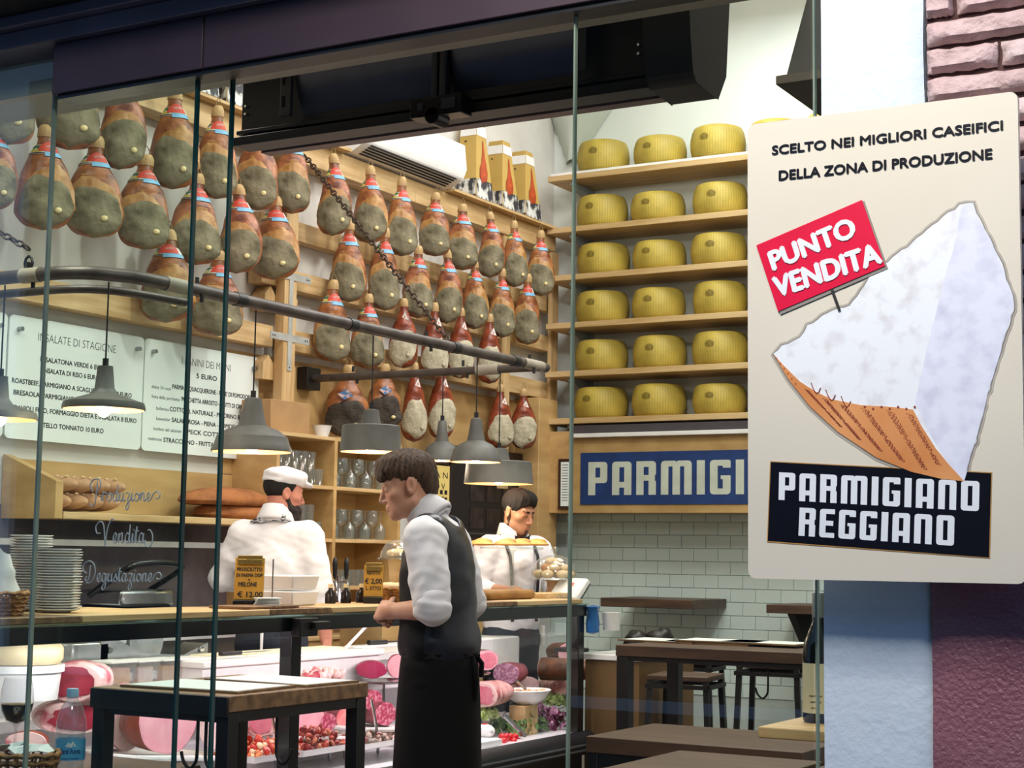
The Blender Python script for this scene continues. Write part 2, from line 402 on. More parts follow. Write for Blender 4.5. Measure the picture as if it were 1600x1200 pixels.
# ---------------------------------------------------------------- wedge hood near the glass
h = thing('wall_lantern', 'dark tapered lantern hood high up behind the glass beside the pillar', 'lantern', (-.95, 3.55, 2.4))
b = MB(); zz = 2.425
b.add([(-1.20, 3.24, zz), (-.55, 3.24, zz), (-.55, 3.85, zz), (-1.20, 3.85, zz), (-1.09, 3.36, 3.0), (-.66, 3.36, 3.0), (-.66, 3.74, 3.0), (-1.09, 3.74, 3.0)],
      [(0, 3, 2, 1), (4, 5, 6, 7), (0, 1, 5, 4), (1, 2, 6, 5), (2, 3, 7, 6), (3, 0, 4, 7)])
b.build('hood', mat('bronze_black', '2c2823', .6, col2='24201b'), h)
MB().box((-1.216, 3.22, 2.405), (-.53, 3.87, 2.425)).build('rim_plate', mat('bronze_rim', '4a4034', .6), h, bevel=.002)
# ---------------------------------------------------------------- air curtain
a = thing('air_curtain', 'long black air curtain housing mounted above the open doorway', 'air curtain', (-2.2, 3.6, 2.5))
MB().box((-2.865, 3.46, 2.53), (-1.60, 3.56, 2.92)).build('housing', m_black, a, bevel=.004)
for xa, xb_ in ((-2.65, -2.20), (-2.16, -1.80)):
    arc = [(3.46-.045*math.sin(math.pi*k/12)**.7, 2.575+.285*k/12) for k in range(13)]+[(3.47, 2.86), (3.47, 2.575)]
    MB().plate([(xa, y, z) for y, z in arc], (xb_-xa, 0, 0)).build('front_panel', m_panel, a, smooth=40)
MB().box((-2.865, 3.425, 2.505), (-1.60, 3.50, 2.53)).box((-2.865, 3.44, 2.54), (-1.60, 3.46, 2.552)).build('lower_rail', m_black, a, bevel=.002)
MB().box((-2.84, 3.52, 2.505), (-1.62, 3.56, 2.53)).build('outlet_slat', mat('pinkish_metal', '8f7672', .5), a)
for x in (-2.685, -1.80):
    b = MB().box((x, 3.40, 2.56), (x+.035, 3.412, 2.9)).build('slotted_bracket', mat('bracket_grey', '3a3c40', .4, metal=.5), a, bevel=.002)
    q = MB()
    for k in range(5): q.box((x+.008, 3.398, 2.585+k*.06), (x+.016, 3.4005, 2.615+k*.06))
    q.build('slot', m_dark, b)
m_bracketg = mat('bracket_grey', '3a3c40', .4, metal=.5)
b = MB()
for x in (-2.195, -2.172): b.cyl((x, 3.405, 2.53), (x, 3.405, 2.9), .010)
b.box((-2.19, 3.425, 2.53), (-2.17, 3.44, 2.9)); b.build('centre_bracket', m_bracketg, a)
b = MB().box((-2.25, 3.375, 2.495), (-2.10, 3.43, 2.545)); b.cyl((-2.185, 3.375, 2.497), (-2.185, 3.43, 2.497), .022)
b.build('clamp_block', m_blackg, a, bevel=.002)
MB().box((-2.155, 3.371, 2.508), (-2.115, 3.375, 2.535)).box((-2.225, 3.371, 2.512), (-2.21, 3.375, 2.53)).build('rating_plate', mat('plate_grey', '3b3b40', .5), a)
prof = [(3.40, 2.52), (3.42, 2.50), (3.55, 2.49), (3.60, 2.56), (3.62, 2.75), (3.60, 2.95), (3.42, 2.95), (3.385, 2.85), (3.375, 2.7), (3.385, 2.6)]
MB().plate([(-1.605, y, z) for y, z in prof], (.12, 0, 0)).build('end_cap', mat('charcoal_plastic', '2a2a28', .5), a, bevel=.012)
b = MB()
for z in (2.60, 2.622): b.cyl((-1.65, 3.456, z), (-1.65, 3.45, z), .0035, n=10)
for z in (2.60, 2.622): b.cyl((-2.845, 3.456, z), (-2.845, 3.45, z), .0035, n=10)
b.build('screw', m_chrome, a)

S('wall_opposite', MB().box((-16, -9.3, 0), (10, -9, 7.5)), mat('opposite_facade', '6a5a50', .9, col2='4a3f3a', scale=.6))  # unseen facade, put in only for the glass to reflect
# ---------------------------------------------------------------- block letters (drawn glyph by glyph)
def blk_glyph(ch):
    """list of convex polygons in a 0..w x 0..1 box"""
    s = .21; w = .56; c = .09
    def bar(x0, y0, x1, y1, tl=0, tr=0, br=0, bl=0):
        P = []
        P += [(x0, y0+bl), (x0+bl*.3, y0+bl*.3), (x0+bl, y0)] if bl else [(x0, y0)]
        P += [(x1-br, y0), (x1-br*.3, y0+br*.3), (x1, y0+br)] if br else [(x1, y0)]
        P += [(x1, y1-tr), (x1-tr*.3, y1-tr*.3), (x1-tr, y1)] if tr else [(x1, y1)]
        P += [(x0+tl, y1), (x0+tl*.3, y1-tl*.3), (x0, y1-tl)] if tl else [(x0, y1)]
        return P
    h = .17
    if ch == 'P': return w, [bar(0, 0, s, 1), bar(s, 1-h, w, 1, tr=c), bar(w-s, .36+h, w, 1-h), bar(s, .36, w, .36+h, br=c)]
    if ch == 'R': return w, [bar(0, 0, s, 1), bar(s, 1-h, w, 1, tr=c), bar(w-s, .59, w, 1-h, br=.03), bar(s, .42, w-.03, .59), bar(w-s, 0, w, .42, tr=.03)]
    if ch == 'A': return w, [bar(0, 0, s, 1, tl=c), bar(s, 1-h, w, 1, tr=c), bar(w-s, 0, w, 1-h), bar(s, .22, w-s, .22+h)]
    if ch == 'N': return w, [bar(0, 0, s, 1, tl=c), bar(s, 1-h, w, 1, tr=c), bar(w-s, 0, w, 1-h)]
    if ch == 'M': return .86, [bar(0, 0, s, 1, tl=c), bar(s, 1-h, .43, 1, tr=.05), bar(.43-s/2, 0, .43+s/2, 1-h), bar(.43, 1-h, .86, 1, tr=c, tl=.05), bar(.86-s, 0, .86, 1-h)]
    if ch == 'I': return s+.01, [bar(0, 0, s+.01, 1)]
    if ch == 'O': return w, [bar(0, h, s, 1-h), bar(0, 0, w, h, bl=c, br=c), bar(0, 1-h, w, 1, tl=c, tr=c), bar(w-s, h, w, 1-h)]
    if ch == 'G': return w, [bar(0, h, s, 1-h), bar(0, 0, w, h, bl=c, br=c), bar(0, 1-h, w, 1, tl=c, tr=.05), bar(w-s, h, w, .55), bar(w-s-.06, .44, w-s, .55), bar(w-s, 1-h-.06, w, 1-h)]
    if ch == 'E': return w*.9, [bar(0, h, s, 1-h), bar(0, 0, w*.9, h, bl=c), bar(0, 1-h, w*.9, 1, tl=c), bar(s, .42, w*.82, .42+h)]
    return .3, []
def blk_text(mb, text, mapf, m=0, gap=.14, sep=.0006, nrm=(0, -1, 0)):
    """mapf(u,v) -> point for u,v in 0..1 ; the text fills the box"""
    g = [blk_glyph(c) for c in text]; tot = sum(a for a, _ in g)+gap*(len(g)-1); x = 0; n = Vector(nrm)*sep
    for w, ps in g:
        for p in ps:
            pts = [mapf((x+a)/tot, b)+n for a, b in p]
            mb.add(pts, [tuple(range(len(pts)))], m)
        x += w+gap
def quad(P, q):
    """q: four pixel corners bl, br, tr, tl ; P maps pixel to a plane point"""
    c = [P(*a) for a in q]
    return lambda u, v: (c[0]*(1-u)+c[1]*u)*(1-v)+(c[3]*(1-u)+c[2]*u)*v
# ---------------------------------------------------------------- the big sign
YS = 2.86
def SP(x, y): return onY(x, y, YS)
def flatm(name, c, rough=.5, **k): return mat(name, c, rough, **k)
m_sign = flatm('sign_cream', 'd9d2c2', .38, col2='d3ccbb', scale=2)
m_navy = flatm('sign_navy', '0b0e1a', .3, col2='090b15')
m_crim = flatm('sign_red', 'd8123f', .35, col2='d0103a')
m_signw = flatm('sign_white', 'e2e6ea', .35, col2='dde2e6')
m_crumb = mat('cheese_print', 'e6eaee', .4, col2='cbc6ca', scale=26, lo=.22, hi=.50, detail=9)
m_crumb2 = mat('cheese_print_side', 'dde0ee', .4, col2='c2c4d8', scale=28, lo=.22, hi=.56, detail=9)
m_rind = mat('rind_print', 'dc9a62', .4, col2='c98048', scale=7)
m_dots = flatm('rind_dots', '8a3426', .5)
m_soft = flatm('sign_print_shadow', 'b3aca0', .4)
m_softd = flatm('sign_print_shadow_dark', '8d8880', .4)
sg = thing('cheese_sign', 'large cream sign with a printed cheese wedge hanging beside the pillar', 'sign', (-.85, YS, 1.36))
pts = []
A = SP(1168, 195); xL, zT = A.x, A.z; xR = SP(1590, 147).x; zB = SP(1183, 904).z; xRb = xR; r = .014
def rc(cx, cz, a0):
    return [(cx+r*math.cos(R(a0+k*30)), cz+r*math.sin(R(a0+k*30))) for k in range(4)]
out = rc(xL+.001+r, zB+r, 180)+rc(xRb-r, zB+r, 270)+rc(xR-r, zT-r, 0)+rc(xL+r, zT-r, 90)
MB().plate([(x, YS, z) for x, z in out], (0, .012, 0)).build('board', m_sign, sg, bevel=.0015)
MB().box((xL+.02, YS+.013, zT-.03), (xL+.10, YS+.11, zT+.004)).box((xR-.10, YS+.013, zT-.05), (xR-.06, YS+.11, zT-.01)).box((xL+.14, YS+.013, zB+.1), (xL+.2, YS+.11, zB+.14)).build('wall_bracket', m_black, sg)
def layer(name, m, px, d, parent=sg, th=.0006):
    return MB().plate([SP(*p)+Vector((0, -d, 0)) for p in px], (0, th, 0)).build(name, m, parent, smooth=0)
def grow(px, k):
    n = len(px); out = []
    for i in range(n):
        a = Vector((*px[i-1], 0)); b = Vector((*px[i], 0)); c = Vector((*px[(i+1) % n], 0))
        t = (c-a).normalized(); nn = Vector((t.y, -t.x, 0)); out.append(((b+nn*k).x, (b+nn*k).y))
    return out
def rough_edge(pts, seed=1, amp=2.2, step=9):
    rg = random.Random(seed); out = []
    for i in range(len(pts)-1):
        a = Vector((*pts[i], 0)); b = Vector((*pts[i+1], 0)); L = (b-a).length; n = max(1, int(L/step)); t = (b-a)/L; nn = Vector((t.y, -t.x, 0))
        for k in range(n):
            p = a+(b-a)*(k/n)+(nn*rg.uniform(-amp, amp) if k else Vector((0, 0, 0))); out.append((p.x, p.y))
    out.append(pts[-1]); return out
outline = rough_edge([(1209, 553), (1222, 540), (1250, 528), (1262, 508), (1310, 482), (1328, 478), (1345, 455), (1360, 428), (1388, 410), (1425, 380), (1433, 372), (1466, 347), (1500, 320), (1521, 317), (1526, 334), (1547, 372), (1561, 402), (1572, 436), (1583, 462), (1585, 476), (1572, 520), (1556, 575), (1548, 600), (1530, 670), (1512, 730), (1507, 752)], 4)
rindo = [(1507, 752), (1470, 748), (1424, 737), (1370, 715), (1310, 675), (1266, 635), (1232, 592), (1209, 553)]
whole = outline+rindo[1:-1]
layer('print_shadow', m_soft, grow(whole, 5), .0008)
layer('print_shadow', m_softd, grow(whole, 2), .0012)
layer('cheese_face_print', m_crumb, whole, .0016)
side = rough_edge([(1507, 320), (1521, 317), (1526, 334), (1547, 372), (1561, 402), (1572, 436), (1583, 462), (1585, 476), (1572, 520), (1556, 575), (1548, 600), (1530, 670), (1512, 730), (1507, 752), (1470, 705), (1445, 660), (1430, 628), (1450, 540), (1475, 440), (1495, 370), (1500, 330)], 4, 1)
layer('cheese_side_print', m_crumb2, side, .0020)
rind = [(1507, 752), (1470, 748), (1424, 737), (1370, 715), (1310, 675), (1266, 635), (1232, 592), (1209, 553), (1222, 568), (1250, 596), (1275, 612), (1300, 624), (1345, 633), (1395, 636), (1427, 640), (1440, 665), (1462, 700), (1485, 728)]
layer('rind_print', m_rind, rind, .0024)
b = MB(); rg = random.Random(8)
def dot(p, rr=1.3, dy=.0030):
    c = SP(*p)+Vector((0, -dy, 0)); k = rr/FPX*2.95
    b.add([c+Vector((k, 0, 0)), c+Vector((0, 0, k*1.1)), c+Vector((-k, 0, 0)), c+Vector((0, 0, -k*1.1))], [(0, 1, 2, 3)])
PT = {'P': ['1110', '1001', '1110', '1000', '1000'], 'A': ['0110', '1001', '1111', '1001', '1001'], 'R': ['1110', '1001', '1110', '1010', '1001'], 'M': ['10001', '11011', '10101', '10001', '10001'], 'I': ['1', '1', '1', '1', '1'], 'G': ['0111', '1000', '1011', '1001', '0111'], 'N': ['1001', '1101', '1011', '1001', '1001'], 'O': ['0110', '1001', '1001', '1001', '0110'], 'E': ['111', '100', '111', '100', '111'], '-': ['000', '000', '111', '000', '000']}
def dotline(txt, p0, p1, hgt):
    a = Vector((*p0, 0)); c = Vector((*p1, 0)); d = c-a; cols = []
    for ch in txt:
        g = PT[ch]; cols += [[g[r_][k] == '1' for r_ in range(5)] for k in range(len(g[0]))]+[[False]*5]
    n = Vector((-.93, -.36, 0))*-1
    for i, cl in enumerate(cols):
        t = i/len(cols)
        for r_, on in enumerate(cl):
            if on: q = a+d*t+n*((-2+r_)*hgt/5*(1-.3*t))*-1; dot((q.x, q.y), .8)
dotline('PARMIGIANO-REG', (1422, 648), (1468, 728), 13)
dotline('REGGIANO-PARMIGIANO', (1392, 644), (1447, 735), 15)
dotline('PARMIGIANO-REGGIANO', (1352, 640), (1412, 722), 15)
dotline('REGGIANO-PARMIGIANO', (1318, 634), (1378, 706), 13)
dotline('PARMIGIANO-REGGIANO', (1290, 624), (1345, 688), 10)
dotline('REGGIANO-PARMIG', (1262, 610), (1316, 668), 7)
for cx, cy in ((1275, 606), (1298, 617), (1322, 627)):
    b.tube([SP(cx-7+3*k-.0, cy+[-8, 0, 6, 9, 7, 0][k])+Vector((0, -.003, 0)) for k in range(6)], .0008, 5)
for k in range(7): dot((1352+k*13, 636+(k % 2)*3), 2.2)
for k in range(6): dot((1214+k*6, 560+k*8), 1.4)
b.build('rind_dot_lettering', m_dots, sg, smooth=0)
# red flag, its pin, letters
flag = [(1183, 384), (1348, 313), (1384, 416), (1217, 487)]
layer('print_shadow', m_softd, [(1187, 392), (1351, 314), (1388, 420), (1220, 492)], .0026)
fl = layer('red_flag_print', m_crim, flag, .0044)
layer('pin_line', m_ink, [(1299, 454), (1303, 452), (1315, 485), (1311, 487)], .0044)
def slanted(mb, txt, px, h_px, ang, width_px, bold, d=.005, P=SP, m=0):
    p = P(*px); u = (P(px[0]+30*math.cos(ang), px[1]-30*math.sin(ang))-p).normalized(); nrm = Vector((0, -1, 0)); v = nrm.cross(u)
    sc = (P(px[0]+10, px[1])-p).length/10
    # u x v must point to the viewer
    put_text(mb, txt, p+Vector((0, -d, 0)), u, v, h_px*sc, m, bold=bold, width=width_px*sc)
b = MB()
slanted(b, 'PUNTO', (1270, 384), 30, math.atan2(52, 122), 136, .10, .0052)
slanted(b, 'VENDITA', (1293, 425), 32, math.atan2(54, 160), 168, .10, .0052)
b.build('flag_lettering', m_signw, sg, smooth=0)
b = MB()
slanted(b, 'SCELTO NEI MIGLIORI CASEIFICI', (1381, 217), 14.5, math.atan2(39, 357), 358, .07, .0012)
b.build('headline_lettering', m_navy, sg, smooth=0); b = MB()
slanted(b, 'DELLA ZONA DI PRODUZIONE', (1378, 259), 15.5, math.atan2(34, 330), 331, .07, .0012)
b.build('headline_lettering', m_navy, sg, smooth=0)
layer('box_border', mat('ochre_line', 'b98a4a', .5), [(1203.5, 720.5), (1550.5, 738), (1547, 872.5), (1198.5, 847)], .0010)
lb = layer('navy_box_print', m_navy, [(1205, 722), (1549, 739.5), (1545.5, 871), (1200, 845)], .0014)
layer('cheese_tip_print', m_crumb2, [(1512, 735), (1507, 752), (1490, 749), (1470, 715), (1500, 720)], .0018)
b = MB()
blk_text(b, 'PARMIGIANO', quad(SP, [(1217, 781), (1530, 799), (1531, 752), (1218, 738)]), nrm=(0, -1, 0), sep=.0019)
blk_text(b, 'REGGIANO', quad(SP, [(1248, 837), (1491, 853), (1492, 806), (1250, 793)]), nrm=(0, -1, 0), sep=.0019)
b.build('block_lettering', m_signw, sg, smooth=0)
# ---------------------------------------------------------------- wooden ham rack on the left wall
XW = XL
m_rope = mat('rope', '8a7350', .9)
rack = thing('ham_rack', 'pine rack of long rails and uprights along the left wall carrying the hams', 'rack', (XW, 7.5, 2.4))
rails = [(3.82, 3.97, 5.2, 11.45, .16), (3.34, 3.46, 7.7, 11.45, .10), (3.02, 3.14, 7.7, 11.45, .12), (2.64, 2.77, 5.2, 7.83, .12), (2.64, 2.77, 7.97, 11.45, .12)]
for z0, z1, y0, y1, d in rails:
    y = y0; k = 0
    while y < y1-.1:
        ye = min(y+2.05, y1)
        MB().box((XW+.015, y+.002, z0), (XW+d, ye-.002, z1)).build('rail', m_woodY, rack, bevel=.003); y = ye
# upright posts with pale metal plates
posts = [7.7, 7.90, 10.6, 11.36]
for y in posts[1:]:
    MB().box((XW+(.12 if y > 9 else .121), y-.06, 1.9 if y > 9 else 2.125), (XW+(.15 if y > 9 else .19), y+.06, 3.82)).build('upright', m_woodZ, rack, bevel=.003)
for y in (7.90,):
    for z in (3.08, 2.70):
        MB().box((XW+.191, y-.02, z-.20), (XW+.196, y+.02, z+.20)).box((XW+.191, y-.19, z-.022), (XW+.1965, y+.19, z+.022)).build('cross_plate', m_galv, rack)
        q = MB()
        for k in (-.17, -.15, .15, .17): q.cyl((XW+.196, y+k, z), (XW+.198, y+k, z), .005, n=8)
        for k in (-.18, .18): q.cyl((XW+.196, y, z+k), (XW+.198, y, z+k), .005, n=8)
        q.build('screw_head', m_dark, rack)
for y in (7.79, 8.01):
    for z in (2.50, 2.92, 3.28):
        q = MB().plate([(XW+.02, y-.05, z-.06), (XW+.02, y+.05, z-.06), (XW+.02, y+.05, z+.04), (XW+.02, y, z+.09), (XW+.02, y-.05, z+.04)], (.1, 0, 0)); q.build('corner_block', m_woodZ, rack, bevel=.003)
# plywood backing below the right half of the rack
S('trim_4', MB().box((XW+.002, 7.52, 1.86), (XW+.014, 11.3, 2.60)), m_ply)
S('trim_5', MB().box((XW+.002, 11.0, 1.05), (XW+.22, 11.30, 2.62)), m_ply, bevel=.004)
# ---------------------------------------------------------------- hams
m_skin = mat('ham_skin', 'b0704c', .38, col2='6c3a28', scale=11, bump=.5, bscale=26, detail=6, lo=.38, hi=.62)
m_skin2 = mat('ham_skin_amber', 'aa6c40', .38, col2='6a3a20', scale=8, bump=.6, bscale=24, detail=6, lo=.35, hi=.6)
m_skinr = mat('ham_skin_red', '9c4c2e', .36, col2='672a1a', scale=10, bump=.5, bscale=24, detail=6)
m_lard = mat('ham_lard_face', '928a70', .85, col2='58523c', scale=9, bump=.7, bscale=34, detail=7, lo=.3, hi=.7)
m_lardw = mat('ham_lard_pale', 'c4bca2', .85, col2='a39b82', scale=14, bump=.6, bscale=60, detail=7)
m_lardd = mat('ham_lard_dark', '4c443a', .85, col2='2b2620', scale=14, bump=.9, bscale=50, detail=7)
m_fat = mat('ham_yellow_fat', 'bc9058', .45, col2='9c6e3a', scale=12, bump=.4, bscale=40)
m_bone = mat('bone_knob', 'dfcf9a', .5, col2='c9b67c')
m_hoof = mat('ham_shank_end', 'c9aa78', .6, col2='a48454', scale=14, bump=.4)
m_bandr = mat('band_red', 'd8503e', .5); m_bandb = mat('band_blue', '7fb8dc', .5); m_bandw = mat('band_white', 'ece8e0', .5)
m_bandy = mat('band_yellow', 'd8cf4e', .5); m_bandg = mat('band_green', '3c7a52', .5); m_bandk = mat('band_black', '201c1a', .5)
def ham_surface(seed, kind):
    """returns f(theta, t)->(x,y,z); t 0 top .. 1 bottom; z down from 0 to -.64, front = -Y"""
    o = Vector((seed*7.1, seed*3.3, 0)); rg = random.Random(seed)
    tt = [0, .04, .10, .17, .23, .30, .40, .52, .64, .76, .86, .93, .975, 1.0]
    wx = [.024, .036, .038, .040, .054, .076, .104, .124, .134, .139, .134, .110, .074, .004]
    dy = [.022, .034, .034, .036, .046, .062, .078, .090, .096, .096, .092, .074, .050, .004]
    lean = rg.uniform(-.02, .02); hip = rg.uniform(.0, .012)
    def f(th, t):
        w = np.interp(t, tt, wx); d = np.interp(t, tt, dy)
        if kind == 'white': w *= .92
        n1 = noise.noise(o+Vector((math.cos(th)*1.2, math.sin(th)*1.2, t*3.2)))
        n2 = noise.noise(o+Vector((math.cos(th)*3.5, math.sin(th)*3.5, t*9)))
        k = 1+.15*n1*min(1, t*2)+.05*n2*min(1, t*3)
        cx = lean*math.sin(t*3.1)+(hip*math.sin(max(0, t-.3)*4))
        x = cx+w*k*math.cos(th); y = d*k*math.sin(th)
        if y < 0: y *= 1.0 if t < .4 else .86
        return Vector((x, y, -.64*t))
    return f
def make_ham(seed, kind='red'):
    f = ham_surface(seed, kind); rg = random.Random(seed+40)
    root = thing('cured_ham', 'cured ham', 'ham', (0, 0, 0)); PW[root.name] = Vector((0, 0, 0))
    NT, NL = 28, 30; vs = []
    for j in range(NL+1):
        for i in range(NT): vs.append(f(2*math.pi*i/NT, .08+.92*j/NL))
    fs = [(j*NT+i, (j+1)*NT+i, (j+1)*NT+(i+1) % NT, j*NT+(i+1) % NT) for j in range(NL) for i in range(NT)]
    MB().add(vs, fs).build('rind', {'red': (m_skin, m_skin2)[seed % 2], 'white': m_skinr, 'dark': m_skin2}[kind], root, smooth=80)
    # shank end
    vs = [f(2*math.pi*i/14, t)*1.0 for t in (0.0, .02, .05, .09, .12) for i in range(14)]
    vs = [Vector((v.x*1.12, v.y*1.12, v.z)) for v in vs]
    fs = [(j*14+i, (j+1)*14+i, (j+1)*14+(i+1) % 14, j*14+(i+1) % 14) for j in range(4) for i in range(14)]+[tuple(range(14))]
    MB().add(vs, fs).build('shank_end', m_hoof, root, smooth=80)
    # lard face: bulged patch on the front lower half
    tc = .77 if kind != 'white' else .72; sl = rg.uniform(-.25, .45)
    def inside(th, t):
        a = (th+math.pi/2); a = (a+math.pi) % (2*math.pi)-math.pi   # 0 at front
        tt = t-tc; u = a/1.45; v = tt/(.27 if tt < 0 else .24)
        u2 = u+sl*tt*2
        return 1-math.sqrt(u2*u2+v*v)+.22*noise.noise(Vector((a*1.2+seed, t*3.5, seed)))+.04*noise.noise(Vector((a*5+seed, t*16, seed)))
    for nm, mm, grow_, off in (('fat_rim', m_fat, .20, .004), ('lard_face', {'red': m_lard, 'white': m_lardw, 'dark': m_lardd}[kind], 0, .012)):
        if nm == 'fat_rim' and kind != 'red': continue
        vs = []; n1, n2 = 44, 34; keep = []
        for j in range(n2+1):
            for i in range(n1+1):
                th = -math.pi/2-1.9+3.8*i/n1; t = .34+.66*j/n2; s_ = inside(th, t)+grow_*(.1+1.5*max(0, math.sin(-(th+math.pi/2)*1.1+.5*seed)+.3)*(t < .8))
                p = f(th, t); c = Vector((p.x*.0, 0, p.z)); d = (p-c); d.z = 0; d = d.normalized() if d.length > 1e-5 else Vector((0, -1, 0))
                k = max(0, min(1, s_/.22)); k = k*k*(3-2*k)
                p = p+d*(off*k+.0)-Vector((0, 0, off*.6*k*(t > .8)))-d*.004*(1-k)
                p += d*.003*noise.noise(p*40)*k
                vs.append(p); keep.append(s_ > -.04)
        w = n1+1; fs = []
        for j in range(n2):
            for i in range(n1):
                q = (j*w+i, (j+1)*w+i, (j+1)*w+i+1, j*w+i+1)
                if all(keep[a] for a in q): fs.append(q)
        MB().add(vs, fs).build(nm, mm, root, smooth=80)
    kp = f(-math.pi/2+.45, .83); MB().ell(kp+Vector((0, -.016, 0)), (.018, .013, .018), nu=12, nv=7).build('bone_knob', m_bone if kind != 'white' else m_lardw, root, smooth=80)
    # paper band
    t0, t1 = (.205, .305)
    if kind == 'red':
        def band(name, a0, a1, s0, s1, m, o_=.004, pts=10):
            vs = []
            for k in range(pts+1):
                a = a0+(a1-a0)*k/pts
                for s_ in (s0, s1):
                    t = t0+(t1-t0)*s_; p = f(a, t); d = Vector((p.x, p.y*1.2, 0)).normalized(); vs.append(p+d*(o_)+Vector((0, 0, .0)))
            MB().add(vs, [(2*k, 2*k+1, 2*k+3, 2*k+2) for k in range(pts)]).build(name, m, root, smooth=80); return
        band('paper_band', -math.pi*.5-1.9, -math.pi*.5+1.9, 0, .95, m_bandw, .0035, 18)
        band('band_stripe', -math.pi*.5-1.9, -math.pi*.5-.35, .05, .42, m_bandg, .0045)
        band('band_stripe', -math.pi*.5-1.9, -math.pi*.5-.35, .42, .74, m_bandy, .0045)
        band('band_stripe', -math.pi*.5-1.9, -math.pi*.5-.0, .80, .9, m_bandk, .0048)
        band('band_stripe', -math.pi*.5-.1, -math.pi*.5+1.5, .70, 1.15, m_bandb, .006)
        q = MB(); vs = []; c0 = -math.pi*.5+.25
        for k in range(11):
            a = c0-.85+1.7*k/10; hgt = -.30+.45*abs((k-5)/5)**2
            for s_ in (hgt, .66): t = t0+(t1-t0)*s_; p = f(a, t); d = Vector((p.x, p.y*1.2, 0)).normalized(); vs.append(p+d*.0062)
        q.add(vs, [(2*k, 2*k+1, 2*k+3, 2*k+2) for k in range(10)]); q.build('badge', m_bandr, root, smooth=80)
        q = MB(); p = f(c0, t0+(t1-t0)*.25); put_text(q, 'SANPIETRO', (p.x, -abs(p.y)-.0085, p.z+.004), (1, 0, .08), (0, 0, 1), .016, bold=.0, width=.064)
        q.v = [(x, y+ (x-p.x)**2*9, z) for x, y, z in q.v]
        q.build('badge_lettering', m_bandw, root, smooth=0)
    elif kind == 'white':
        p = f(-math.pi/2+.3, .25)
        MB().plate([(p.x-.026, p.y-.012, p.z-.03), (p.x+.034, p.y-.012, p.z-.045), (p.x+.006, p.y-.010, p.z+.03)], (0, .002, 0)).build('paper_tag', m_bandw, root)
        MB().plate([(p.x-.004, p.y-.0128, p.z-.022), (p.x+.012, p.y-.0128, p.z-.025), (p.x+.004, p.y-.0125, p.z-.004)], (0, .0004, 0)).build('tag_mark', m_bandr, root)
        MB().lathe([(.033, -.012), (.036, 0), (.033, .012)], (f(0, .235).x*.05, 0, f(0, .235).z), 16).build('cord_band', m_bandk, root, smooth=80)
    else:
        MB().lathe([(.040, -.022), (.045, 0), (.040, .022)], (0, 0, f(0, .24).z), 18).build('printed_band', mat('band_print', 'c8c4bc', .6, col2='2a2a30', scale=60, lo=.48, hi=.52), root, smooth=80)
        p = f(-math.pi/2, .42)
        MB().plate([(p.x-.055, p.y-.030, p.z+.0), (p.x-.012, p.y-.034, p.z-.05), (p.x+.045, p.y-.034, p.z-.012), (p.x+.004, p.y-.030, p.z+.045)], (0, .002, 0)).build('picture_card', mat('picture_card', 'c9a8a4', .5, col2='3f6f9c', scale=24, lo=.45, hi=.55), root)
    # hanging cord
    q = MB(); q.tube([(-.012, 0, -.035), (-.016, 0, .02), (0, .02, .07), (.016, 0, .02), (.012, 0, -.035)], .004, 6)
    q.tube([(.032*math.cos(a*.63), .032*math.sin(a*.63), -.04) for a in range(11)], .005, 6)
    q.build('cord', m_rope, root, smooth=80)
    return root
protos = {'red': [make_ham(s) for s in (1, 2, 3, 4, 5)], 'white': [make_ham(s, 'white') for s in (11, 12)], 'dark': [make_ham(21, 'dark')]}
used = set()
# (label x, label y, bottom y, width px, kind, row)
HAMS = [(15, 95, 228, 92, 'red', 0), (112, 108, 236, 92, 'red', 0), (188, 150, 266, 74, 'red', 0), (272, 180, 297, 74, 'red', 0), (340, 205, 312, 64, 'red', 0), (405, 230, 330, 68, 'red', 0), (458, 237, 335, 58, 'red', 0),
 (520, 275, 369, 53, 'red', 0), (578, 292, 381, 52, 'red', 0), (628, 310, 401, 49, 'red', 0), (681, 328, 401, 50, 'red', 0), (723, 347, 423, 50, 'red', 0), (765, 359, 434, 42, 'red', 0), (803, 373, 449, 40, 'red', 0), (845, 388, 463, 42, 'red', 0),
 (-12, 225, 330, 70, 'red', 1), (70, 240, 361, 84, 'red', 1), (150, 256, 373, 84, 'red', 1), (228, 282, 391, 82, 'red', 1), (308, 310, 415, 76, 'red', 1), (371, 326, 428, 68, 'red', 1), (429, 342, 438, 72, 'red', 1),
 (546, 379, 473, 54, 'red', 1), (602, 391, 486, 50, 'red', 1), (654, 415, 498, 46, 'red', 1), (698, 421, 506, 44, 'red', 1), (741, 435, 515, 41, 'red', 1), (785, 449, 528, 40, 'red', 1), (825, 458, 539, 42, 'red', 1),
 (262, 398, 505, 84, 'red', 2), (341, 428, 526, 76, 'red', 2), (521, 472, 566, 58, 'red', 2), (576, 491, 577, 50, 'red', 2), (631, 496, 576, 48, 'white', 2), (679, 505, 592, 46, 'white', 2), (720, 511, 592, 45, 'white', 2), (765, 520, 600, 42, 'white', 2),
 (545, 601, 680, 68, 'dark', 3), (602, 596, 666, 54, 'dark', 3), (648, 600, 691, 42, 'white', 3), (690, 600, 687, 46, 'white', 3), (782, 628, 702, 44, 'white', 3), (818, 633, 702, 44, 'white', 3)]
rowname = ['top row', 'second row', 'third row', 'lowest row']
cnt = {}
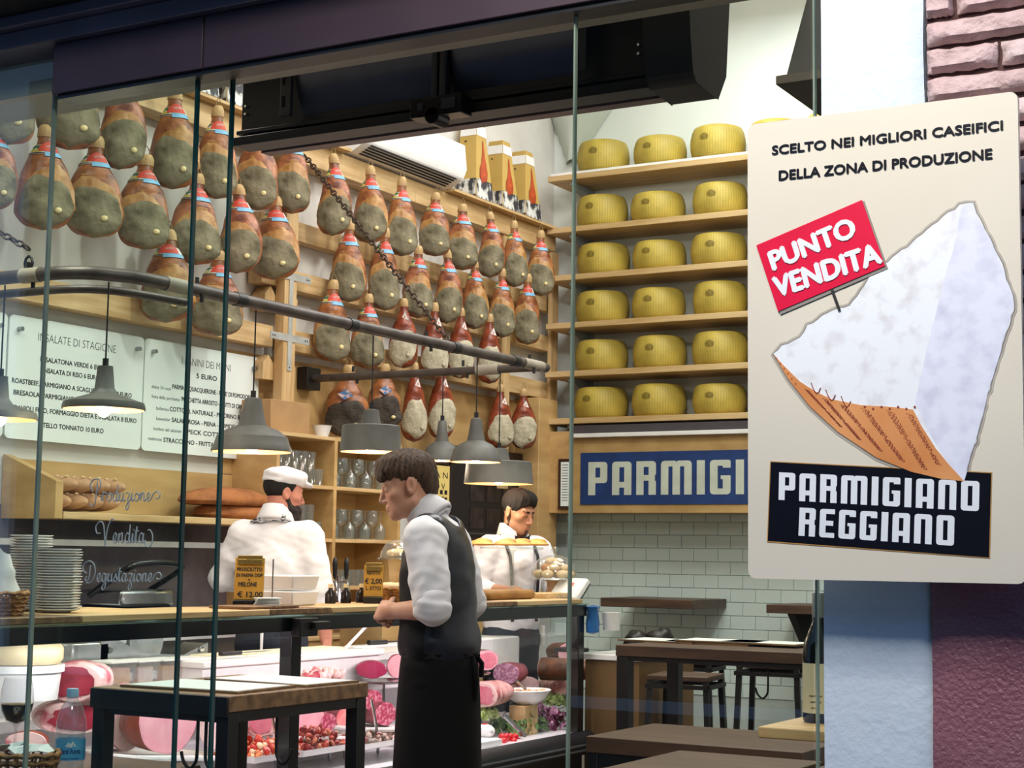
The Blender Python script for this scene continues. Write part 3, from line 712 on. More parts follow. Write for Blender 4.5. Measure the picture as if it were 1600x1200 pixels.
for i, (lx, ly, by, w, kind, row) in enumerate(HAMS):
    X = XW+.30-(.03*row if row < 3 else .12)+(.0 if lx > 470 else .04)
    p = onX(lx, ly, X); b_ = onX(lx, by, X)
    dep = (CR.transposed() @ (p-C0)).z*-1
    Ls = (p.z-b_.z)/(.64*.73); Ws = w*dep/FPX/.272
    pr = protos[kind][(i*3+row) % len(protos[kind])]
    if kind == 'dark': Ls *= 1.06; Ws *= 1.0
    top = p.z+.27*.64*Ls
    key = (lx < 470, row, kind); cnt[key] = cnt.get(key, 0)+1
    desc = {'red': 'grey-faced cured ham with a red and white paper band', 'white': 'pale-faced cured ham with a small white triangular tag', 'dark': 'dark-faced ham with a picture card at its neck'}[kind]
    side = 'left of the doorway uprights' if lx < 470 else 'right part'
    desc = {'red': 'grey-faced ham with red paper band', 'white': 'pale-faced ham with white tag', 'dark': 'dark-faced ham with picture card'}[kind]
    lab = f"{desc}, {ORD[cnt[key]-1]} from left, {rowname[row]}, {'left' if lx < 470 else 'right'} half of rack"
    rz = math.atan2(p.x, -p.y)*0+R(38)+random.uniform(-.25, .25)
    rz = -math.atan2(-p.x, p.y)*-1 if False else R(37)+random.uniform(-.25, .25)
    if pr.name not in used:
        used.add(pr.name); c = pr; c.location = (p.x, p.y, top); c.rotation_euler = (0, 0, rz); c['label'] = lab
    else: c = dup(pr, (p.x, p.y, top), rz, lab)
    c.scale = (Ws, (Ws+1)/2*.95, Ls); c['group'] = 'cured hams hanging on the rack'; c['category'] = 'ham'
    if pr is c: pass
# arms/pegs sticking from the rails
for i, (lx, ly, by, w, kind, row) in enumerate(HAMS):
    X = XW+.30; p = onX(lx, ly, X)
# ---------------------------------------------------------------- menu boards
u_ = Vector((0, 1, 0)); v_ = Vector((0, 0, 1))
XB = XW+.05
def WP(x, y): return onX(x, y, XB)
def board(y0, y1, z0, z1, label, left=True):
    t = thing('menu_board', label, 'menu board', (XB, (y0+y1)/2, z0))
    r = .03; q = []
    for cy, cz, a0 in ((y1-r, z0+r, 270), (y1-r, z1-r, 0), (y0+r, z1-r, 90), (y0+r, z0+r, 180)):
        q += [(XB, cy+r*math.cos(R(a0+k*22.5)), cz+r*math.sin(R(a0+k*22.5))) for k in range(5)]
    MB().plate([(XB, a[1], a[2]) for a in q], (-.012, 0, 0)).build('panel', m_paper, t)
    for yy in (y0+.06, y1-.06):
        MB().cyl((XB, yy, z1-.07), (XB+.03, yy, z1-.07), .012, n=12).build('spacer_screw', m_steel, t)
    return t
a1 = WP(11, 500); a2 = WP(226, 530); a3 = WP(231, 530); b1 = WP(100, 690)
ztop = (WP(12, 490).z+WP(225, 527).z)/2; zbot = (WP(12, 685).z+WP(222, 703).z)/2
y1a, y1b = WP(10, 600).y, WP(224, 600).y
bd0 = board(y1a-1.0, y1a-.01, zbot, ztop, 'white menu board cut off by the left edge of the photo')
bd1 = board(y1a+.003, y1b-.004, zbot, ztop, 'white salad menu board with grey heading, left of the sandwich menu')
y2b = WP(404, 600).y
bd2 = board(y1b+.004, y2b, zbot, ztop, 'white sandwich menu board at the right end of the menu row')
def line(mb, txt, x, y, hpx, wpx=None, bold=.0, align='CENTER'):
    p = WP(x, y); dep = (CR.transposed() @ (p-C0)).z*-1
    w = None
    if wpx: w = (WP(x+wpx/2, y).y-WP(x-wpx/2, y).y)
    put_text(mb, txt, p, u_, v_, hpx*dep/FPX, bold=bold, width=w, align=align)
q = MB(); line(q, 'INSALATE DI STAGIONE', 122, 537, 13, 122, -.012); q.build('board_heading', m_inkg, bd1, smooth=0)
q = MB()
for t, x, y, w in (('INSALATONA VERDE 6 EURO', 116, 569, 104), ('INSALATA DI RISO 6 EURO', 112, 585, 88), ('ROASTBEEF, PARMIGIANO A SCAGLIE, RUCOLA 8 EURO', 116, 607, 187),
                   ('BRESAOLA, PARMIGIANO, RUCOLA, LIMONE 8 EURO', 120, 625, 190), ('RAVIOLI FINO, FORMAGGIO DIETA E INSALATA 8 EURO', 122, 648, 190), ('VITELLO TONNATO 10 EURO', 112, 669, 102)):
    line(q, t, x, y, 7.5, w, .05)
q.build('board_lettering', m_ink, bd1, smooth=0)
q = MB(); line(q, 'I PANINI DEI MONI', 323, 570, 12, 76, -.012); q.build('board_heading', m_inkg, bd2, smooth=0)
q = MB(); line(q, '5 EURO', 323, 590, 7.5, 32, .05)
for t, x, y, w in (('PARMA - SQUACQUERONE - PATE\' DI POMODORI', 332, 613, 122), ('PORCHETTA ARROSTO - FRUTTI DI CAPPERO', 338, 631, 106), ('COTTO AL NATURALE - PECORINO BALIA', 328, 647, 122), ('SALAMEROSA - PIENA - POMODORO', 327, 663, 114), ('SPECK COTTO - BRIE', 332, 679, 86), ('STRACCHINO - FRITTATA', 300, 692, 88)):
    line(q, t, x, y, 7, w, .05)
q.build('board_lettering', m_ink, bd2, smooth=0)
q = MB()
for t, x, y, w in (('dolce 24 mesi', 252, 606, 30), ('festa della porchetta', 259, 622, 44), ('ballerino', 254, 639, 20), ('kaswalder', 255, 655, 22), ('bonbon del salumier', 262, 672, 44), ('mafarone', 242, 686, 21)):
    line(q, t, x, y, 5.5, w)
q.build('board_small_lettering', m_inkg, bd2, smooth=0)
# ---------------------------------------------------------------- cheese wall on the back wall
YSF = 11.16
m_wheel = mat('wheel_rind', 'c8b04e', .55, col2='ab963e', scale=7, bump=.15)
nt = m_wheel.node_tree; bs = nt.nodes['Principled BSDF']
g = nt.nodes.new('ShaderNodeTexCoord'); sx = nt.nodes.new('ShaderNodeSeparateXYZ'); nt.links.new(g.outputs['Object'], sx.inputs[0])
at = nt.nodes.new('ShaderNodeMath'); at.operation = 'ARCTAN2'; nt.links.new(sx.outputs[1], at.inputs[0]); nt.links.new(sx.outputs[0], at.inputs[1])
def mnode(op, a, b=None):
    n = nt.nodes.new('ShaderNodeMath'); n.operation = op
    for k, x in enumerate((a, b)):
        if x is None: continue
        if isinstance(x, (int, float)): n.inputs[k].default_value = x
        else: nt.links.new(x, n.inputs[k])
    return n.outputs[0]
s1 = mnode('SINE', mnode('MULTIPLY', at.outputs[0], 62)); s2 = mnode('SINE', mnode('MULTIPLY', sx.outputs[2], 520))
msk = mnode('MULTIPLY', mnode('GREATER_THAN', s1, .35), mnode('GREATER_THAN', s2, -.3))
msk = mnode('MULTIPLY', msk, .45)
mxc = nt.nodes.new('ShaderNodeMixRGB'); mxc.inputs[2].default_value = (*hexc('6f5c1c'), 1); nt.links.new(msk, mxc.inputs[0])
src = bs.inputs['Base Color'].links[0].from_socket; nt.links.new(src, mxc.inputs[1]); nt.links.new(mxc.outputs[0], bs.inputs['Base Color'])
m_stamp = mat('wheel_stamp', '8a7626', .6, col2='6e5c1a', scale=40)
shelf_px = [(257, 265), (341, 350), (418, 428), (495, 505), (573, 583), (649, 658)]
zs = []
for a_, b__ in shelf_px: zs.append(onY(1030, a_, YSF+.02).z)
sh_y = YSF
names = ['topmost', 'second', 'third', 'fourth', 'fifth', 'lowest']
m_bracket = mat('shelf_bracket_grey', 'a9b2b8', .4, metal=.3, col2='98a2a8')
def wheel():
    t = thing('whole_cheese', 'cheese wheel', 'cheese', (0, 0, 0)); PW[t.name] = Vector((0, 0, 0))
    prof = [(.001, 0), (.165, 0), (.185, .006), (.197, .03), (.208, .08), (.211, .12), (.208, .16), (.197, .205), (.183, .232), (.165, .240), (.001, .242)]
    MB().lathe(prof, n=48).build('rind', m_wheel, t, smooth=60)
    vs = []; fs = []; na = 14
    a0 = -math.pi/2-.06
    for rr_ in (0, .55, 1):
        for k in range(na):
            an = 2*math.pi*k/na; a = a0+.20*rr_*math.cos(an); z = .145+.030*rr_*math.sin(an)
            rad = float(np.interp(z, [.08, .12, .16, .205], [.208, .211, .208, .197]))+.0015-(.002 if rr_ == 1 else 0)
            vs.append((rad*math.cos(a), rad*math.sin(a), z))
    fs = [(k, na+k, na+(k+1) % na) for k in range(na)]+[(na+k, 2*na+k, 2*na+(k+1) % na, na+(k+1) % na) for k in range(na)]
    MB().add(vs, fs).build('oval_stamp', m_stamp, t, smooth=60)
    return t
pw = wheel(); first = True
cols = [940, 1030, 1124, 1216, 1305]
cn = ['leftmost', 'second from left', 'third from left', 'fourth from left, behind the sign', 'fifth from left, behind the sign']
cxs = [onY(c, 500, YSF+.22).x for c in cols]
for i, z in enumerate(zs):
    th = .045
    sh = thing('cheese_shelf', f'long pine wall shelf carrying cheese wheels, {names[i]} of six', 'shelf', (-4.8, 11.3, z-th))
    MB().box((XW+.18, sh_y, z-th), (-2.2, YB-.003, z)).build('board', m_wood, sh, bevel=.003)
    for x in (XW+.35, -4.4, -2.6):
        MB().plate([(x, YB-.004, z-th-.002), (x, sh_y+.06, z-th-.002), (x, sh_y+.06, z-th-.03), (x, YB-.004, z-th-.14)], (.03, 0, 0)).build('bracket', m_bracket, sh)
    if i == 0:
        b = MB().box((XW+.20, sh_y+.01, z-.0), (-2.2, sh_y+.035, z+.02)); b.build('white_edge_strip', m_white, sh)
    for j, x in enumerate(cxs):
        lab = f'yellow cheese wheel on the {names[i]} shelf, {cn[j]}'
        jx = random.uniform(-.015, .015)
        c = pw if first else dup(pw, (0, 0, 0)); first = False
        c.location = (x+jx, YSF+.22, z+(.0205 if i == 0 else .0)+.0008); c.rotation_euler = (0, 0, random.uniform(-.12, .12)); c['label'] = lab; c['group'] = 'cheese wheels on the wall shelves'; c['category'] = 'cheese'
        k = random.uniform(.97, 1.02); c.scale = (k, k, random.uniform(.93, 1.06))
# frame panel below with the blue sign
zt = onY(1030, 668, YSF).z; zb = onY(1030, 801, YSF).z
cab = thing('shelf_fascia', 'pale wooden fascia board under the cheese shelves on the back wall', 'panel', (-4.8, 11.3, zb))
MB().box((XW+.02, YSF+.02, zb), (-2.2, YSF+.06, zs[-1]-.10)).build('board', m_ply, cab)
MB().box((XW+.02, YSF+.061, zb), (-2.2, YB-.03, zb+.03)).build('underside', m_ply, cab)
zl = onY(1030, 677, YSF).z
MB().box((XW+.42, YSF-.03, zl-.02), (-2.2, YSF+.018, zl+.012)).build('light_strip', m_white, cab, bevel=.004)
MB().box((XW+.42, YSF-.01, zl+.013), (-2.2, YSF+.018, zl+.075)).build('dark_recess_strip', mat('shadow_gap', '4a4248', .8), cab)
YP = YSF+.012
def BP(x, y): return onY(x, y, YP)
ws = thing('wall_sign', 'blue sign with pale block letters under the cheese shelves', 'sign', (BP(1060, 790).x, YP, BP(1060, 790).z))
zA, zB_ = BP(1040, 705).z, BP(1040, 788).z; xa, xb = BP(907, 750).x, BP(1330, 750).x
MB().box((xa, YP, zB_), (xb, YP+.007, zA)).build('board', mat('sign_blue', '1a3c7a', .5, col2='173468'), ws)
q = MB(); wL = BP(919, 770).x; wR = wL+(BP(1166, 770).x-wL)*1.46; zb1, zt1 = BP(1040, 773).z, BP(1040, 720).z
blk_text(q, 'PARMIGIANO', lambda u, v: Vector((wL+(wR-wL)*u, YP, zb1+(zt1-zb1)*v)), sep=.001)
q.build('lettering', mat('sign_letter_pale', 'cfd6c8', .5), ws, smooth=0)
# small framed certificate beside it
f = thing('framed_certificate', 'small dark framed document left of the blue wall sign', 'picture', (BP(884, 790).x, YP, BP(884, 790).z))
fx0, fx1 = BP(873, 750).x, BP(905, 750).x-.06; fz0, fz1 = BP(884, 796).z, BP(884, 717).z
MB().box((fx0, YP-.012, fz0), (fx1, YP+.007, fz1)).build('frame', mat('frame_brown', '3b2418', .4), f, bevel=.003)
MB().box((fx0+.025, YP-.0135, fz0+.025), (fx1-.02, YP-.012, fz1-.025)).build('document', m_paper, f)
q = MB()
for k in range(14): q.box((fx0+.035, YP-.0142, fz1-.05-k*.021), (fx1-.03, YP-.0135, fz1-.045-k*.021))
tag(q.build('printed_lines', m_inkg, f), kind='stuff')
# ---------------------------------------------------------------- air conditioner and ham boxes on top of the rack
yac0, yac1 = onX(562, 225, XW+.28).y, onX(716, 280, XW+.28).y
S('trim_6', MB().box((XW+.001, 5.2, 3.971), (XW+.24, yac0-.03, 3.99)).box((XW+.001, yac1+.02, 3.971), (XW+.24, 11.5, 3.99)), m_woodY)
ac = thing('air_conditioner', 'white wall air conditioner above the hams beside the gift boxes', 'air conditioner', (XW+.12, 10.1, 4.2))
pa = onX(562, 225, XW+.28); pb2 = onX(716, 280, XW+.28)
y0, y1 = pa.y, pb2.y; z0 = 3.985; 
prof = [(0, 0), (.20, .0), (.30, .05), (.33, .12), (.31, .30), (.24, .33), (0, .33)]
b = MB().plate([(XW+.02+x, y0, z0+z) for x, z in prof], (0, y1-y0, 0)); b.build('casing', m_white, ac, bevel=.012)
q = MB()
for k in range(5): q.plate([(XW+.215+k*.022, y0+.08, z0-.001+k*.0105), (XW+.229+k*.022, y0+.08, z0+.006+k*.0105), (XW+.229+k*.022, y0+.08, z0-.004+k*.0105)], (0, y1-y0-.16, 0))
tag(q.build('outlet_louvres', m_dark, ac), kind='stuff')
m_box = mat('gift_box_card', 'c9a95e', .6, col2='bd9c50', scale=3)
m_city = mat('city_print', 'd9d9d4', .6, col2='34343a', scale=26, lo=.44, hi=.54, stretch=(1, 1, .5), detail=6)
m_hamp = mat('ham_print', 'c4562a', .5, col2='9c3a1c', scale=14)
def gift_box(px, ytop, ybot, wpx, label, slot=True):
    X = XW+.13; p = onX(px, ybot, X); q_ = onX(px, ytop, X); H = q_.z-3.991; 
    t = thing('ham_gift_box', label, 'box', (X, p.y, 3.991)); w = .125; d = .11
    y = p.y
    wt = .055; dt = .06
    v = [(X-d, y-w, 3.991), (X+d, y-w, 3.991), (X+d, y+w, 3.991), (X-d, y+w, 3.991), (X-dt, y-wt, 3.991+H), (X+dt, y-wt, 3.991+H), (X+dt, y+wt, 3.991+H), (X-dt, y+wt, 3.991+H)]
    MB().add(v, [(0, 3, 2, 1), (4, 5, 6, 7), (0, 1, 5, 4), (1, 2, 6, 5), (2, 3, 7, 6), (3, 0, 4, 7)]).build('carton', m_box, t, bevel=.003)
    def face(u, s, o=.003):   # +X face: u -1..1 along y, s 0..1 up
        ww = w+(wt-w)*s; dd = d+(dt-d)*s; return Vector((X+dd+o, y+u*ww, 3.991+s*H))
    def faceY(u, s, o=.003):
        ww = w+(wt-w)*s; dd = d+(dt-d)*s; return Vector((X+u*dd, y-ww-o, 3.991+s*H))
    MB().add([face(-.98, .0), face(.98, .0), face(.98, .24), face(-.98, .24)], [(0, 1, 2, 3)]).build('city_print', m_city, t)
    MB().add([faceY(-.98, .0), faceY(.98, .0), faceY(.98, .24), faceY(-.98, .24)], [(0, 1, 2, 3)]).build('city_print', m_city, t)
    MB().add([face(-1, .80), face(1, .80), face(1, .93), face(-1, .93)], [(0, 1, 2, 3)]).build('white_band', m_white, t)
    MB().add([faceY(-1, .80), faceY(1, .80), faceY(1, .93), faceY(-1, .93)], [(0, 1, 2, 3)]).build('white_band', m_white, t)
    hp = [(.0, .22), (.35, .24), (.52, .34), (.45, .44), (.30, .56), (.24, .70), (.16, .76), (.02, .72), (-.08, .58), (-.30, .46), (-.55, .38), (-.58, .27), (-.3, .20)]
    MB().plate([face(u, s, .005) for u, s in hp], (-.001, 0, 0)).build('ham_print', m_hamp, t)
    MB().add([faceY(-.35, .72, .005), faceY(-.15, .72, .005), faceY(-.15, .74, .005), faceY(-.35, .74, .005)], [(0, 1, 2, 3)]).build('hand_slot', m_dark, t)
    return t
gift_box(738, 190, 300, 40, 'tall tapered gift box with ham print, left of three beside the air conditioner')
gift_box(779, 222, 318, 40, 'tall tapered gift box with ham print, middle one of three')
gift_box(815, 238, 333, 40, 'tall tapered gift box with ham print, right of three near the corner')
for k, px in enumerate((238, 296, 352)):
    gift_box(px, -75+k*20, 150+k*20, 40, f'gift box over the left hams, mostly hidden by the fascia, {ORD[k]} from left')
# ---------------------------------------------------------------- display counter
CX0, CX1, CY0, CY1 = -4.15, -5.02, 3.35, 8.08
m_marble = mat('case_white', 'e9e6e8', .3, col2='dcd8dc', scale=2)
m_bump = mat('bumper_black', '1c1e24', .35, col2='16181c')
ct = thing('display_counter', 'long refrigerated glass display counter full of meats with a pine ledge on top', 'counter', (-4.55, 5.7, 0))
MB().box((CX1, CY0, .05), (CX0-.02, CY1, .42)).build('base', m_black, ct, bevel=.006)
prof = [(0, .33), (.045, .34), (.065, .38), (.06, .43), (.03, .455), (0, .46)]
MB().plate([(CX0-.02+x, CY0, z) for x, z in prof], (0, CY1-CY0+.05, 0)).build('bumper', m_bump, ct, smooth=60)
for z in (.365, .392): MB().box((CX0+.04, CY0, z), (CX0+.05, CY1+.03, z+.008)).build('bumper_rail', mat('rail_grey', '5c6064', .4), ct)
MB().box((CX1, CY0, .42), (CX0-.01, CY1, .455)).build('deck', m_marble, ct)
MB().box((CX1, CY0, .455), (-4.60, CY1, .53)).build('rear_step', m_marble, ct)
MB().box((CX1-.01, CY0, .455), (CX1+.01, CY1, .88)).build('rear_panel', m_marble, ct)
MB().box((CX1-.20, CY0, .85), (CX1+.12, CY1-.1, .885)).build('worktop', m_white, ct, bevel=.003)
MB().box((CX1-.18, CY0, .05), (CX1-.02, CY1-.1, .85)).build('rear_cabinet', mat('steel_dark', '3a3e44', .35, metal=.6), ct)
for (y0, y1) in ((CY0, 5.45), (5.53, 6.75), (6.76, 8.0)):
    MB().add([(CX0, y0, .45), (CX0, y1, .45), (CX0-.02, y1, 1.10), (CX0-.02, y0, 1.10)], [(0, 1, 2, 3)]).build('front_pane', m_caseg, ct)
MB().add([(CX0-.03, CY1+.01, .45), (CX1, CY1+.01, .45), (CX1, CY1+.01, .9), (CX0-.05, CY1+.01, 1.10)], [(0, 1, 2, 3)]).build('end_pane', m_caseg, ct)
MB().box((CX0-.012, CY0, 1.080), (CX0+.0, CY1, 1.140)).box((CX0-.08, CY0, 1.128), (CX0-.0121, CY1, 1.140)).build('top_frame', m_blackg, ct, bevel=.003)
MB().box((CX0-.45, CY0, 1.141), (CX0+.01, CY1, 1.148)).build('glass_ledge', glassmat('ledge_glass', (.7, .85, .8), 1), ct)
for y in (5.49, 8.04):
    MB().box((CX0-.075, y-.033, .45), (CX0-.012, y+.033, 1.10)).build('post', m_blackg, ct, bevel=.003)
MB().box((CX0+.0, 5.43, 1.06), (CX0+.05, 5.55, 1.135)).box((CX0+.03, 5.50, 1.09), (CX0+.075, 5.60, 1.12)).build('hinge', m_black, ct, bevel=.003)
MB().box((CX0-.06, CY0+.1, 1.118), (CX0-.03, CY1-.1, 1.127)).build('light_strip', mat('case_led', 'ffffff', .5, emit=(1, .86, .92), estr=6), ct)
for k, (y0, y1) in enumerate(((3.5, 5.0), (5.0, 6.5), (6.5, 8.0))):
    a_ = area('case_light', (CX0-.045, (y0+y1)/2, 1.112), y1-y0, 8.5, PINK, (CX0-.45, (y0+y1)/2, .45), .05)
    a_.rotation_euler = (R(0), R(-25)*-1, R(0)); a_.data.size, a_.data.size_y = .035, y1-y0
m_led = [m_wood, m_walnut]
y = CY0; k = 0
for L, m in ((.9, m_walnut), (1.05, m_woodY), (.42, m_walnut), (1.05, m_woodY), (.55, m_walnut), (.72, m_woodY)):
    t = MB().box((CX0-.42, y+.003, 1.1485), (CX0-.005, y+L-.003, 1.172)).build('wooden_ledge_board', m, ct, bevel=.003); y += L; k += 1
ZT = 1.173
def dep_of(p): return (CR.transposed() @ (Vector(p)-C0)).z*-1
def at(px, py, X):
    p = onX(px, py, X); return p, dep_of(p)/FPX
m_meat = mat('raw_meat_marbled', 'b84a58', .35, col2='e8c8c4', scale=14, bump=.2, detail=6, lo=.42, hi=.55)
m_fatty = mat('pancetta_fat', 'e9c3bd', .4, col2='b8505c', scale=9, detail=5, lo=.36, hi=.46)
m_ham = mat('cooked_ham_face', 'eeb3bc', .3, col2='e39aa8', scale=10, detail=5)
m_mort = mat('mortadella_face', 'f0bcc4', .3, col2='f6dcdc', scale=26, lo=.58, hi=.64)
m_crust = mat('roast_rind', 'a04c30', .35, col2='6e2a1c', scale=12, bump=.3)
m_sal = mat('salame_face', 'a83a56', .4, col2='d890a0', scale=60, lo=.40, hi=.55)
m_salr = mat('salame_skin', '6a2230', .5, col2='8e4a50', scale=20, bump=.3)
m_core = mat('lean_core_red', 'a83040', .35, col2='7c1c30', scale=16, detail=5)
m_corep = mat('lean_core_pink', 'e08a98', .35, col2='cc6a80', scale=14, detail=5)
m_bres = mat('bresaola_face', 'b0305a', .35, col2='8e2046', scale=16)
m_purple = mat('purple_salame', '8a5a74', .4, col2='b890a4', scale=70, lo=.42, hi=.56)
m_roll = mat('rolled_meat', 'd8a8a0', .4, col2='9c5450', scale=14, stretch=(1, 6, 1), lo=.42, hi=.55)
m_cream = mat('cheese_cream', 'e8d8b0', .5, col2='dcc898', scale=6)
m_amber = mat('roast_brown', '7c4a30', .5, col2='4e2c1e', scale=14, bump=.4)
def slab(name, label, cat, px, py, X, wpx, hpx, lpx, faceang, mface, mskin, group=None, ry=.0, faceup=0, jit=.10, core=None):
    """a cut joint of meat: a lathe body lying on its side with a flat cut face; (px,py) = centre bottom of the face"""
    p, s = at(px, py, X); w = wpx*s/2; h = hpx*s/2; L = lpx*s
    t = thing(name, label, cat, (p.x, p.y, p.z), faceang, group); PW[t.name] = Vector((0, 0, 0))
    # local: face at -Y looking to -Y; body extends +Y
    N = 28; rings = [(0.0, 1.0), (.15, 1.03), (.4, 1.0), (.7, .9), (.9, .66), (1.0, .2)]
    vs = []; off = random.random()*9
    for d, k in rings:
        for i in range(N):
            a = 2*math.pi*i/N; kk = k*(1+jit*noise.noise(Vector((math.cos(a)*1.3+off, math.sin(a)*1.3, d*2))))
            vs.append((w*kk*math.cos(a), L*d, h+h*kk*math.sin(a)*1.0))
    m = MB().add(vs, [(j*N+i, j*N+(i+1) % N, (j+1)*N+(i+1) % N, (j+1)*N+i) for j in range(len(rings)-1) for i in range(N)]+[tuple(range((len(rings)-1)*N, len(rings)*N))])
    m.build('rind', mskin, t, smooth=70)
    vs = [(0, -.004, h)]+[(x*.95, -.0035, h+(z-h)*.95) for x, y_, z in vs[:N]]+[(x, y_+.001, z) for x, y_, z in vs[:N]]
    MB().add(vs, [(0, 1+(i+1) % N, 1+i) for i in range(N)]+[(1+i, 1+(i+1) % N, 1+N+(i+1) % N, 1+N+i) for i in range(N)]).build('cut_face', mface, t, smooth=30)
    if core is not None:
        c2 = [(0, -.0075, h)]; o2 = random.random()*9
        for i in range(N):
            a = 2*math.pi*i/N; kk = .74*(1+.30*noise.noise(Vector((math.cos(a)*2+o2, math.sin(a)*2, 1)))); c2.append((w*kk*math.cos(a), -.0070, h+h*kk*math.sin(a)))
        MB().add(c2, [(0, 1+(i+1) % N, 1+i) for i in range(N)]).build('lean_core', core, t, smooth=30)
    return t
def pile(name, label, cat, px0, px1, py, X, depth, mats, n, r, h, seed=1, tray=None, group=None):
    """food in a tray: tray is a thing, food a stuff object standing in it"""
    a_, s = at(px0, py, X); b_, s2 = at(px1, py, X); rg = random.Random(seed); z = a_.z
    y0, y1 = min(a_.y, b_.y), max(a_.y, b_.y)
    if tray:
        q = MB(); i = .012
        def ring(o, z_): return [(X-depth-o, y0-o, z_), (X+o, y0-o, z_), (X+o, y1+o, z_), (X-depth-o, y1+o, z_)]
        vs = ring(-.012, z-.022)+ring(.008, z+.008)+ring(.014, z+.010)+ring(.010, z+.006)+ring(-.006, z-.018)
        fs = [tuple(range(4))[::-1]]
        for k in range(4):
            for j in range(4): fs.append((k*4+j, k*4+(j+1) % 4, (k+1)*4+(j+1) % 4, (k+1)*4+j))
        fs.append((16, 17, 18, 19)); q.add(vs, fs)
        q.build('serving_tray', m_porc, label=tray, cat='tray', group='white serving trays in the counter', bevel=.002)
    q = MB()
    for k in range(n):
        x = X-depth*rg.random(); y = y0+(y1-y0)*rg.random(); u = (x-X+depth/2)/(depth/2); v = (y-(y0+y1)/2)/((y1-y0)/2)
        hh = h*max(0, 1-.8*(u*u+v*v)/1.3)*rg.random()
        mx = Euler((rg.random()*6, rg.random()*6, rg.random()*6)).to_matrix()
        q.ell((x*.96+.04*(X-depth/2), y, z+.004+hh), (r*rg.uniform(.6, 1.3), r*rg.uniform(.5, 1), r*rg.uniform(.25, .7)), rg.randrange(len(mats)), 7, 5, mx)
    return q.build(name, mats, label=label, cat=cat, kind='stuff', smooth=60)
# ---------------------------------------------------------------- meats and food in the counter
FA = R(38)
G = 'meats in the display counter'
slab('cooked_ham', 'large cooked ham with a brown rind and wide pale pink cut face', 'meat', 262, 1178, -4.42, 112, 98, 90, R(76), m_ham, m_crust, G)
slab('mortadella', 'pink mortadella half partly hidden behind the cooked ham, at left', 'meat', 200, 1172, -4.66, 78, 100, 60, R(70), m_mort, m_ham, G)
slab('mortadella', 'pink mortadella with white fat flecks right of the cooked ham', 'meat', 338, 1172, -4.46, 70, 78, 60, R(15), m_mort, m_ham, G)
slab('sliced_roast', 'marbled pink roast behind the black table leg', 'meat', 408, 1152, -4.50, 56, 48, 60, R(60), m_fatty, m_ham, G, core=m_corep)
slab('cooked_ham', 'pale pink ham joint tapering to the right beside the counter post', 'meat', 478, 1150, -4.50, 84, 50, 70, R(80), m_ham, m_fatty, G)
slab('salame', 'small salame with oval cut face in front of the reddish joints', 'sausage', 513, 1143, -4.47, 32, 28, 50, R(78), m_sal, m_salr, G)
slab('salame', 'coral red salame chunk right of the small oval salame', 'sausage', 540, 1140, -4.52, 36, 34, 66, R(70), mat('coral_meat', 'd8636a', .4, col2='e89a94', scale=20), m_salr, G)
slab('salame', 'reddish joint lying behind the small oval salame', 'sausage', 520, 1118, -4.62, 44, 26, 60, R(75), mat('coral_meat', 'd8636a'), m_salr, G)
slab('salame', 'upper speckled salame end beside the tall table leg', 'sausage', 583, 1114, -4.52, 36, 36, 60, R(75), m_sal, m_salr, G)
slab('salame', 'lower speckled salame end lying in front, left of the waiter', 'sausage', 602, 1134, -4.47, 48, 36, 60, R(80), m_sal, m_salr, G)
slab('bresaola', 'deep magenta bresaola with round cut face on the steel stand', 'meat', 580, 1060, -4.62, 48, 27, 60, R(38), m_bres, m_salr, G)
slab('cooked_ham', 'pale pink ham cut leaning behind the waiter on the steel stand', 'meat', 622, 1060, -4.62, 34, 36, 60, R(38), m_ham, m_bres, G)
# cake-stand like steel plates in the case
def stand(px, py, X, wpx, zb, label):
    p, s = at(px, py, X); r = wpx*s/2
    t = thing('steel_stand', label, 'stand', (p.x, p.y, zb))
    MB().lathe([(.001, 0), (r*.96, 0), (r, .006), (r, .012), (r*.95, .008), (.001, .006)], (p.x, p.y, p.z-.013), 32).build('plate', m_steel, t, smooth=50)
    MB().cyl((p.x, p.y, zb+.008), (p.x, p.y, p.z-.013), .007).build('stem', m_steel, t)
    MB().lathe([(.001, 0), (.06, 0), (.058, .006), (.01, .012), (.001, .012)], (p.x, p.y, zb+.001), 24).build('foot', m_steel, t, smooth=50)
stand(600, 1062, -4.62, 92, .53, 'steel plate stand under the magenta bresaola')
stand(886, 1038, -4.70, 62, .53, 'steel plate stand under the marbled joint at the counter end')
stand(742, 1050, -4.62, 50, .53, 'steel plate stand under the pink joint right of the waiter')
# left end: cheese round, white box, marbled joints
p, s = at(30, 1092, -4.55); r = .15
bx_ = thing('white_tub', 'white plastic tub under the cream cheese round at the left end', 'tub', (p.x, p.y, p.z))
MB().lathe([(.001, 0), (r*.9, 0), (r*.97, .10), (.001, .10)], (p.x, p.y, p.z), 36).build('body', m_white, bx_, smooth=40)
MB().lathe([(.001, .10), (r*1.04, .10), (r*1.04, .125), (.001, .127)], (p.x, p.y, p.z), 36).build('lid', m_white, bx_, smooth=40)
MB().lathe([(.001, 0), (r*.92, 0), (r*1.0, .018), (r*1.0, .055), (r*.9, .075), (.001, .078)], (p.x, p.y, p.z+.128), 36).build('cheese_round', m_cream, smooth=60, label='cream coloured cheese round on the white tub at the left end', cat='cheese')
slab('pancetta', 'upper marbled pancetta joint with a red cut face beside the cheese round', 'meat', 112, 1098, -4.45, 98, 64, 90, R(22), m_fatty, m_fatty, G, core=m_core)
slab('pancetta', 'lower marbled joint under the pancetta behind the water bottle', 'meat', 120, 1148, -4.45, 122, 52, 100, R(62), m_fatty, m_fatty, G, core=m_core)
